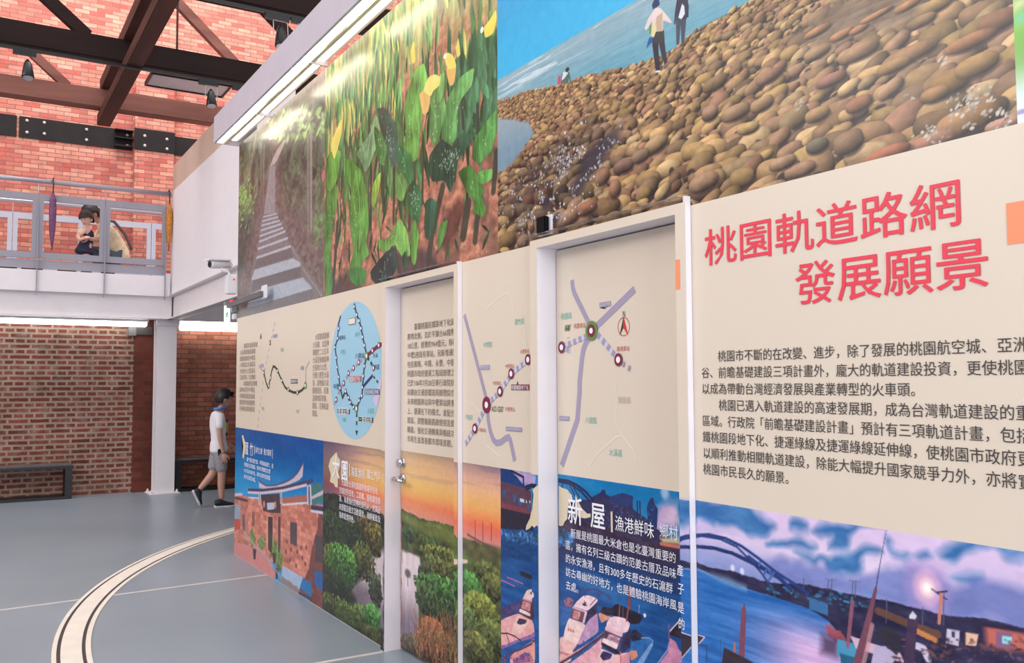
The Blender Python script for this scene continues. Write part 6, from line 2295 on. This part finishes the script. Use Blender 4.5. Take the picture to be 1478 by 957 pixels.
# ---- heading and paragraphs -------------------------------------------------
(xa, z1), (xb, z2) = W([(1017, 357), (1392, 292)])
(xc, z3), (xd, z4) = W([(1148, 408), (1432, 380)])
e1 = (xb - xa) / 6
lettering('heading', [('桃園軌道路網', xa, (z1 + z2) / 2, e1, 0.132), ('發展願景', xc, (z3 + z4) / 2, (xd - xc) / 4, 0.136)], YP, C_RED, board_c, bold=0.0012)
para = ['　　桃園市不斷的在改變、進步，除了發展的桃園航空城、亞洲矽', '谷、前瞻基礎建設三項計畫外，龐大的軌道建設投資，更使桃園得', '以成為帶動台灣經濟發展與產業轉型的火車頭。', '　　桃園已邁入軌道建設的高速發展期，成為台灣軌道建設的重點',
        '區域。行政院「前瞻基礎建設計畫」預計有三項軌道計畫，包括台', '鐵桃園段地下化、捷運綠線及捷運綠線延伸線，使桃園市政府更可', '以順利推動相關軌道建設，除能大幅提升國家競爭力外，亦將實現', '桃園市民長久的願景。']
(xa, za), (xb, zb) = W([(1013.5, 538), (1396, 534)])
ew = (xb - xa) / 24
zs = [W([(1015, 470 + v / 2.968)])[0][1] for v in (133, 203, 270, 338, 407, 474, 545, 611)]
zf = np.polyfit(range(8), zs, 1)
lettering('paragraph', [(s, xa, float(np.polyval(zf, i)), ew, 0.040) for i, s in enumerate(para)], YP, C_BLK, board_c)
p, q = W([(1453, 294), (1453, 354)])
decal('orange_block', [[(p[0], q[1]), (p[0] + 0.30, q[1]), (p[0] + 0.30, p[1]), (p[0], p[1])]], YP, C_ORG, board_c)
decal('orange_block', [[(-2.349, 1.872), (-2.326, 1.872), (-2.326, 1.976), (-2.349, 1.976)]], YF, C_ORG, door2)

# ---- paragraph on the first door ------------------------------------------------
dt = ['　　臺鐵桃園段鐵路地下化起自鶯歌', '鳳鳴北側，迄於平鎮台66線附近止', '18公里，經費約964億元，除桃園、', '中壢2座既有車站，另新增通勤車站', '包括鳳鳴、中路、永豐、中原、平鎮', '桃園市政府捷運工程局辦理之可行性', '已於106年7月20日奉行政院核定通過', '前續由交通部鐵道局辦理綜合規劃中', '未來桃園車站與中壢車站將會呈現鐵',
      '上、捷運在下的模式，並配合鐵路地', '建設，調整機廠路廊使用及鐵路與場', '機能，強化交通轉乘與樞紐功能，都', '市再生並改善都市環境景觀。']
K0 = lambda x, y: (560 + x / 3.087, 370 + y / 3.087)
(xa, _), (xb, _) = W([K0(88, 500), K0(292, 500)])
ew = (xb - xa) / 15.6
zs = np.polyfit(range(13), [W([K0(95, v)])[0][1] for v in (318, 358, 400, 440, 482, 523, 564, 605, 647, 688, 730, 771, 812)], 1)
lettering('paragraph', [(s, xa, float(np.polyval(zs, i)), ew, 0.041) for i, s in enumerate(dt)], YL, C_GRY, door1, clip=D1[1] - 0.006)

# ---- small columns on the left board ---------------------------------------------
K1 = lambda x, y: (330 + x / 3.679, 400 + y / 3.679)
tl = ['　　桃園市捷運綠線', '大溪埔頂線路網圖', '規劃路線經中壢區', '八德區及大溪區段', '全長約七公里設站', '五座車站（含轉乘）', '　　本路線東起綠線', '延伸段西至中壢站', '可轉乘臺鐵及機場', '捷運提供便捷服務', '完善軌道路網建設']
ys_ = (368, 402, 435, 468, 499, 530, 566, 600, 632, 663, 694)
(xa, _), (xb, _) = W([K1(60, 530), K1(154, 530)])
zs = np.polyfit(range(11), [W([K1(62, v)])[0][1] for v in ys_], 1)
lettering('small_text', [(s, xa, float(np.polyval(zs, i)), (xb - xa) / 9, 0.050) for i, s in enumerate(tl)], YP, C_SML, board_a)
t2 = ['　大眾捷運路網', '大溪線、北延伸', '規劃於二○五年', '大溪至綠線延伸', '全長約六公里，', '行經八德至大溪', '及，設地面六站', '服務居民、促進', '沿線地區發展，', '建設、完善軌道', '建設。']
(xa, _), (xb, _) = W([K1(448, 500), K1(537, 500)])
zs = np.polyfit(range(11), [W([K1(452, v)])[0][1] for v in (320, 360, 401, 440, 481, 521, 561, 601, 641, 682, 722)], 1)
lettering('small_text', [(s, xa, float(np.polyval(zs, i)), (xb - xa) / 7.2, 0.050) for i, s in enumerate(t2)], YP, C_SML, board_a)


def k1(*p):
    return W([K1(x, y) for x, y in zip(p[::2], p[1::2])])


def stations(name, pts, r0, r1, y, m, parent, lift=3, inner=None):
    for p in pts:
        decal(name, [disc(p, r0)], y, m, parent, lift)
        decal(name + '_centre', [disc(p, r1)], y, inner or C_WHT, parent, lift + 1)


# small route map
decal('railway_dots', dash_polys(k1(250, 230, 190, 505), 0.0112, 0.03, 0.035) + dash_polys(k1(190, 505, 155, 800), 0.0112, 0.03, 0.035), YP, C_PUR, board_a)
decal('violet_line', strip_polys(k1(160, 470, 188, 503), 0.0110) + strip_polys(k1(412, 560, 412, 485, 432, 447), 0.0121), YP, C_PUR, board_a)
gl = k1(190, 512, 201, 560, 212, 590, 222, 545, 230, 500, 239, 473, 252, 480, 262, 498, 285, 550, 302, 585, 320, 600, 345, 612, 368, 614, 392, 600, 410, 578)
decal('green_line', strip_polys(gl, 0.020), YP, C_DGRN, board_a, 2)
stations('station', k1(225, 535, 262, 497, 285, 549, 320, 596, 368, 613, 217, 578), 0.0198, 0.0124, YP, C_DGRN, board_a)
stations('interchange', k1(190, 507, 222, 348), 0.0224, 0.0112, YP, C_WINE, board_a)
stations('terminal', k1(410, 575), 0.0277, 0.0136, YP, C_GRN, board_a)
decal('line_tag', [rect2(*k1(332, 542, 368, 565))], YP, C_DGRN, board_a, 2)
decal('violet_tag', [rect2(*k1(385, 473, 402, 492)), rect2(*k1(238, 305, 260, 320)), rect2(*k1(170, 462, 187, 478))], YP, C_PUR, board_a, 2)
decal('compass_needle', [k1(168, 332, 173, 295, 178, 330, 173, 322)], YP, C_WINE, board_a, 2)
lettering('tag_text', [fit('捷運綠線延伸', K1(334, 553), K1(367, 553), 1.3)], YP, C_WHT, board_a, 4)
lettering('district_names', [fit('中壢區', K1(276, 386), K1(296, 386), 1.1), fit('平鎮區', K1(175, 698), K1(192, 698), 1.1), fit('八德區', K1(358, 712), K1(377, 712), 1.1)], YP, C_TEAL, board_a)
# round network map
(cx, zt), (_, zb), (xl, _), (xr, _) = k1(672, 131, 685, 862, 540, 500, 818, 500)
cc_ = (xl + (xr - xl) * 0.50, (zt + zb) / 2)
rr = (zt - zb) / 2
decal('round_map', [disc(cc_, (xr - xl) / 2, 72, rr)], YP, C_DISC, board_a)
decal('pink_district', [[(a, b) for a, b in k1(800, 575, 815, 520, 814, 560, 806, 620, 797, 665, 785, 690, 770, 650, 785, 610)]], YP, C_PINK, board_a, 2)
decal('navy_line', strip_polys(k1(598, 205, 586, 250, 582, 325, 568, 372, 575, 428, 580, 478, 588, 530, 596, 590), 0.0165), YP, C_NAVY, board_a, 3)
decal('dark_line', strip_polys(k1(596, 590, 608, 640, 625, 604, 640, 640, 650, 665, 668, 690, 683, 700), 0.0187), YP, C_DGRN, board_a, 3)
decal('green_route', strip_polys(k1(670, 140, 683, 200, 697, 232, 707, 272, 715, 318, 725, 362, 737, 418, 724, 472, 719, 525, 714, 585, 711, 630, 697, 655, 683, 700), 0.0176), YP, C_DGRN, board_a, 3)
decal('airport_line', strip_polys(k1(737, 418, 768, 390, 802, 362, 818, 356), 0.0248), YP, C_WINE, board_a, 3)
decal('blue_line', strip_polys(k1(714, 585, 742, 552, 768, 522), 0.0198), YP, C_NAVY, board_a, 3)
decal('railway_dashes', dash_polys(k1(737, 418, 695, 452, 667, 482, 640, 510, 615, 563, 596, 590, 575, 650, 560, 682), 0.0210, 0.04, 0.03), YP, C_PUR, board_a, 3)
decal('dotted_line', dash_polys(k1(737, 418, 775, 482), 0.0210, 0.03, 0.03) + dash_polys(k1(768, 522, 812, 580), 0.0140, 0.025, 0.03) + dash_polys(k1(683, 712, 683, 815), 0.0210, 0.025, 0.025) + [k1(676, 815, 690, 815, 683, 842)], YP, C_DGRN, board_a, 3)
stations('stop', k1(671, 157, 684, 200, 697, 232, 707, 272, 715, 318, 725, 362, 724, 472, 719, 525, 714, 585, 711, 630, 697, 655, 588, 273, 582, 325, 568, 372, 575, 428, 580, 478, 588, 530, 625, 606, 640, 640, 650, 665, 668, 690), 0.0172, 0.0105, YP, C_NAVY, board_a, 4)
stations('red_stop', k1(695, 452, 667, 482, 640, 510, 615, 563, 575, 650, 596, 588, 773, 482, 768, 390, 802, 362), 0.0198, 0.0112, YP, C_WINE, board_a, 4)
stations('hub', k1(737, 418, 683, 698), 0.0264, 0.0136, YP, C_GRN, board_a, 5)
decal('red_tag', [rect2(*k1(645, 527, 707, 556))], YP, C_BRK, board_a, 4)
decal('navy_tag', [rect2(*k1(727, 594, 805, 624))], YP, C_NAVY, board_a, 4)
decal('dark_tag', [rect2(*k1(582, 698, 647, 727)), rect2(*k1(695, 740, 770, 772))], YP, C_DGRN, board_a, 4)
decal('green_tag', [rect2(*k1(640, 220, 678, 249))], YP, C_GRN, board_a, 4)
decal('green_tag_face', [rect2(*k1(642, 223, 676, 246))], YP, C_PALE, board_a, 5)
lettering('tag_text', [fit('鐵路地下化', K1(648, 542), K1(704, 542), 1.3), fit('捷運綠線延伸線', K1(730, 609), K1(803, 609), 1.4), fit('捷運延伸', K1(585, 712), K1(645, 713), 1.2), fit('三鶯線延伸', K1(698, 756), K1(768, 757), 1.3)], YP, C_WHT, board_a, 6)
lettering('stop_names', [fit('八德站', K1(675, 417), K1(725, 417), 0.7), fit('機場站', K1(590, 321), K1(625, 321), 0.8), fit('桃園', K1(780, 477), K1(804, 477), 1), fit('中壢', K1(560, 580), K1(590, 582), 0.8), fit('大湳', K1(770, 416), K1(795, 416), 0.8)], YP, C_NAVY, board_a, 4)
lettering('district_names', [fit('蘆竹區', K1(674, 305), K1(702, 303), 1.2), fit('中壢區', K1(596, 398), K1(625, 398), 1.2), fit('大溪區', K1(740, 712), K1(776, 708), 1.2), fit('平鎮區', K1(604, 757), K1(630, 757), 1.2)], YP, C_TEAL, board_a, 3)

# ---- middle board -------------------------------------------------------------------


def k2(*p):
    return W([K0(x, y) for x, y in zip(p[::2], p[1::2])])


decal('border_line', strip_polys(k2(440, 235, 500, 180, 535, 160, 560, 215, 560, 270), 0.006) + strip_polys(k2(370, 650, 410, 690, 440, 840, 500, 890), 0.006) + strip_polys(k2(600, 240, 640, 560), 0.005), YP, C_PALE, board_b)
decal('violet_line', strip_polys(k2(342, 260, 375, 385, 442, 640), 0.026) + strip_polys(k2(446, 690, 449, 730, 458, 780, 470, 815, 485, 832, 505, 828, 525, 812, 540, 806, 547, 818, 552, 840, 567, 912), 0.030), YP, C_PUR, board_b)
rp_ = k2(346, 840, 391, 767, 443, 662, 503, 602, 553, 523, 628, 460, 668, 412)
decal('railway_bed', strip_polys(rp_, 0.024), YP, C_LAV, board_b, 2)
decal('railway_dashes', dash_polys(rp_, 0.024, 0.020, 0.020), YP, C_PUR, board_b, 3)
stations('station', k2(391, 767, 503, 602, 553, 523, 628, 460), 0.025, 0.013, YP, C_WINE, board_b, 4)
stations('interchange', k2(443, 662), 0.040, 0.016, YP, C_WINE, board_b, 4)
decal('violet_tag', [rect2(*k2(415, 485, 456, 505)), rect2(*k2(528, 758, 600, 783))], YP, C_PUR, board_b, 2)
decal('violet_tag_face', [rect2(*k2(418, 488, 453, 502)), rect2(*k2(531, 762, 597, 779))], YP, C_LAV, board_b, 3)
decal('wine_tag', [rect2(*k2(552, 571, 633, 597)), k2(576, 572, 580, 553, 584, 572)], YP, C_WINE, board_b, 2)
lettering('tag_text', [fit('桃園鐵路地下化', K0(555, 582), K0(631, 586), 1.4)], YP, C_WHT, board_b, 4)
lettering('tag_text', [fit('機場捷運線', K0(419, 495), K0(452, 495), 1.3), fit('捷運綠線延伸線', K0(532, 770), K0(597, 772), 1.3)], YP, C_PUR, board_b, 5)
lettering('station_names', [fit('內壢車站', K0(525, 489), K0(565, 489), 1.2), fit('永豐車站', K0(592, 424), K0(633, 422), 1.2), fit('中原車站', K0(469, 565), K0(507, 566), 1.2), fit('平鎮車站', K0(405, 774), K0(440, 775), 1.2), fit('中壢車站', K0(525, 681), K0(568, 682), 1.2)], YP, C_BRK, board_b)
lettering('station_codes', [fit('A23', K0(465, 678), K0(489, 679), 1.9), fit('/GE07', K0(489, 680), K0(523, 681), 1.9)], YP, C_DGRN, board_b)
lettering('district_names', [fit('中壢區', K0(428, 394), K0(467, 393), 1.5), fit('蘆竹區', K0(567, 292), K0(610, 289), 1.4), fit('平鎮區', K0(346, 717), K0(381, 717), 1.4)], YP, C_TEAL, board_b)

# ---- map on the second door --------------------------------------------------------------
K3 = lambda x, y: (650 + x / 3.419, 280 + y / 3.419)
K4 = lambda x, y: (650 + x / 3.995, 520 + y / 3.995)


def k3(*p):
    return W([K3(x, y) for x, y in zip(p[::2], p[1::2])])


def k4(*p):
    return W([K4(x, y) for x, y in zip(p[::2], p[1::2])])


decal('border_line', strip_polys(k4(800, 610, 850, 540, 960, 440, 995, 435, 1060, 520, 1070, 580), 0.006) + strip_polys(k4(990, 430, 960, 360, 960, 110), 0.005) + strip_polys(k4(640, 20, 700, 200), 0.004), YL, C_PALE, door2)
decal('violet_line', strip_polys(k3(603, 425, 606, 460, 614, 490, 690, 645), 0.026) + strip_polys(k3(912, 470, 722, 655), 0.030) + strip_polys(k3(690, 705, 672, 735, 660, 765, 652, 810, 640, 930) + k4(748, 180, 735, 345, 700, 445, 645, 608), 0.030), YL, C_PUR, door2)
rp_ = k3(526, 772, 553, 757, 702, 690)
rq_ = k3(702, 660, 834, 818)
decal('railway_bed', strip_polys(rp_, 0.024) + strip_polys(rq_, 0.024), YL, C_LAV, door2, 2)
decal('railway_dashes', dash_polys(rp_, 0.024, 0.020, 0.020) + dash_polys(rq_, 0.024, 0.020, 0.020) + dash_polys(k3(845, 830, 918, 882), 0.022, 0.014, 0.024), YL, C_PUR, door2, 3)
stations('station', k3(554, 757, 834, 818), 0.026, 0.013, YL, C_WINE, door2, 4)
hb = k3(702, 675)[0]
decal('hub_ring', [disc(hb, 0.041, 40)], YL, C_GRN, door2, 5)
decal('hub_core', [disc(hb, 0.027, 40)], YL, C_WINE, door2, 6)
decal('hub_centre', [disc(hb, 0.012, 32)], YL, C_WHT, door2, 7)
decal('violet_tag', [k3(739, 537, 795, 528, 796, 553, 772, 558, 768, 567, 764, 558, 740, 562), rect2(*k4(633, 321, 690, 350))], YL, C_PUR, door2, 2)
decal('violet_tag_face', [k3(743, 541, 791, 533, 792, 549, 744, 557), rect2(*k4(637, 326, 686, 345))], YL, C_LAV, door2, 3)
lettering('tag_text', [fit('機場捷運', K3(745, 546), K3(790, 542), 1.3), fit('捷運綠線', K4(638, 335), K4(685, 336), 1.5)], YL, C_PUR, door2, 5)
lettering('station_names', [fit('桃園車站', K3(612, 652), K3(672, 648), 1.35), fit('中路車站', K3(525, 709), K3(578, 708), 1.35), fit('鳳鳴車站', K3(824, 764), K3(888, 763), 1.35)], YL, C_BRK, door2)
lettering('station_codes', [fit('BRH01', K3(522, 662), K3(566, 660), 1.9)], YL, C_BLK, door2)
lettering('station_codes', [fit('/G07', K3(567, 659), K3(606, 655), 1.9)], YL, C_GRN, door2)
lettering('district_names', [fit('桃園區', K3(548, 604), K3(604, 601), 1.5), fit('八德區', K4(780, 346), K4(850, 347), 1.4), fit('大溪區', K4(918, 532), K4(997, 534), 1.35)], YL, C_TEAL, door2)
lettering('district_name', [fit('鶯歌區', K4(970, 229), K4(1046, 231), 1.35)], YL, mat('ink_rose_grey', (206, 186, 184), 0.5, var=0.0), door2)
n_ = k3(858, 605, 838, 700, 857, 660, 880, 698, 866, 650)
decal('north_arrow_red', [[n_[0], n_[2], n_[3]]], YL, mat('ink_signal', (214, 44, 52), 0.5, var=0.0), door2, 2)
decal('north_arrow_black', [[n_[0], n_[1], n_[2]]], YL, C_BLK, door2, 2)
c_ = k3(858, 655)[0]
ringp = disc(c_, 0.036, 36)
decal('compass_ring', strip_polys(ringp + [ringp[0]], 0.004), YL, C_BRK, door2, 1)
lettering('north_letter', [fit('N', K3(853, 591), K3(864, 591), 1.2)], YL, C_BLK, door2)

# ---- titles on the pictures --------------------------------------------------------------------
K5 = lambda x, y: (330 + x / 3.42, 600 + y / 3.42)
M_cream2 = mat('cream_print', (222, 206, 176), 0.45, var=0.0)
decal('town_shape', [W([K5(x, y) for x, y in ((66, 98), (73, 95), (80, 118), (86, 140), (84, 165), (80, 190), (76, 214), (69, 205), (70, 175), (74, 150), (70, 125))])], YP, M_cream2, m_hall)
lettering('title', [fit('蘆', K5(84, 160), K5(101, 162), 1.5), fit('竹', K5(107, 165), K5(124, 167), 1.5)], YP, C_WHT, m_hall, 3)
lettering('subtitle', [fit('海芋之鄉', K5(134, 171), K5(169, 175), 2.0), fit('魅力南崁', K5(176, 178), K5(214, 183), 2.0)], YP, C_WHT, m_hall, 3)
decal('title_bar', strip_polys(W([K5(130, 148), K5(130, 192)]), 0.012) + strip_polys(W([K5(219, 165), K5(219, 212)]), 0.008), YP, C_WHT, m_hall, 3)
h5 = ['蘆竹舊名蘆竹厝，早期遍植蘆竹，是', '桃園航空城重鎮，保存有德馨堂古厝', '坑子溪水岸步道，海芋花季更是桃園', '春天的賞花去處。']
lettering('caption', [(s, W([K5(92 if i == 0 else 80, 200)])[0][0], W([K5(82, v)])[0][1], (W([K5(219, 230)])[0][0] - W([K5(80, 230)])[0][0]) / 17, 0.040) for i, (s, v) in enumerate(zip(h5, (212, 240, 270, 300)))], YP, C_WHT, m_hall, 3)

K6 = lambda x, y: (450 + x / 2.841, 620 + y / 2.841)
decal('town_shape', [W([K6(x, y) for x, y in ((70, 150), (78, 120), (92, 104), (104, 92), (108, 112), (117, 124), (118, 150), (112, 170), (109, 200), (108, 238), (98, 236), (92, 222), (76, 214), (80, 185))])], YP, M_cream2, m_wet)
lettering('title', [fit('大', K6(86, 152), K6(118, 156), 1.35), fit('園', K6(123, 165), K6(152, 170), 1.3)], YP, C_WHT, m_wet, 3, bold=0.003)
decal('title_bar', strip_polys(W([K6(157, 140), K6(157, 192)]), 0.010), YP, C_WHT, m_wet, 3)
lettering('subtitle', [fit('海風漁帆', K6(163, 172), K6(222, 182), 1.75), fit('國之門戶', K6(228, 183), K6(287, 194), 1.75)], YP, C_WHT, m_wet, 3)
h6 = ['　大園是台灣桃園國際機場所在地', '空城的所在地，工商業、服務業發展', '達，海港漁村的特色吸引人，尤其近年', '來景觀及藝文活動蓬勃，海鮮餐飲及', '海岸風情特色。']
lettering('caption', [(s, W([K6(115, 240)])[0][0], W([K6(118, v)])[0][1], (W([K6(288, 280)])[0][0] - W([K6(115, 260)])[0][0]) / 16.2, 0.046) for i, (s, v) in enumerate(zip(h6, (213, 247, 281, 315, 349)))], YP, C_WHT, m_wet, 3, clip=-4.945)

K7 = lambda x, y: (700 + x / 3.223, 660 + y / 3.223)
decal('town_shape', [W([K7(x, y) for x, y in ((192, 340), (195, 318), (212, 282), (222, 230), (226, 175), (222, 150), (238, 136), (249, 130), (249, 325), (240, 316), (230, 328), (220, 318), (212, 330))])], YP, M_cream2, m_harb)
TS = ((192, 340), (195, 318), (212, 282), (222, 230), (226, 175), (222, 150), (238, 136), (249, 130), (249, 325), (240, 316), (230, 328), (220, 318), (212, 330))
decal('town_shape', [W([K7(x, y) for x, y in TS], YF)], YF, M_cream2, door2, xmin=-3.293)
decal('town_shape', [W([K7(x, y) for x, y in ((346, 132), (362, 142), (385, 150), (400, 170), (408, 178), (396, 200), (388, 240), (386, 285), (372, 302), (366, 318), (352, 320), (346, 316))]), W([K7(x, y) for x, y in ((424, 172), (434, 200), (452, 236), (478, 262), (494, 262), (494, 278), (470, 284), (440, 280), (420, 250))])], YL, M_cream2, door2)
lettering('title', [fit('新', K7(388, 246), K7(460, 252), 1.52), fit('屋', K7(494, 266), K7(566, 276), 1.52)], YL, C_WHT, door2, 3, bold=0.0014)
decal('title_bar', strip_polys(W([K7(593, 252), K7(595, 348)]), 0.012), YL, M_cream2, door2, 3)
lettering('subtitle', [fit('漁港鮮味', K7(608, 308), K7(792, 338), 1.65), fit('鄉村', K7(816, 340), K7(904, 352), 1.65)], YL, C_WHT, door2, 3, clip=D2[1] - 0.004)
h7 = ['　新屋是桃園最大米倉也是北臺灣重要的', '區，擁有名列三級古蹟的范姜古厝及品味', '的永安漁港，且有300多年歷史的石滬群', '訪古尋幽的好地方，也是體驗桃園海岸風', '去處。']
(xa, _), (xb, _) = W([K7(378, 405), K7(895, 545)])
zs = [W([K7(385, v)])[0][1] for v in (346, 407, 470, 530, 594)]
zs = np.polyfit(range(5), zs, 1)
ew = (xb - xa) / 18
lettering('caption', [(s, xa, float(np.polyval(zs, i)), ew, 0.041) for i, s in enumerate(h7)], YL, C_WHT, door2, 3, clip=D2[1] - 0.004)
o_ = []
for ch, px, py in (('產', 978, 822), ('子', 979, 848.5), ('是', 979, 875.5), ('的', 980, 899)):
    p = at(px, py, Y=YF)
    o_.append((ch, p[0] - 0.002, p[2], 0.034, 0.041))
lettering('caption_edge', o_, YF, C_WHT, door2, 2)
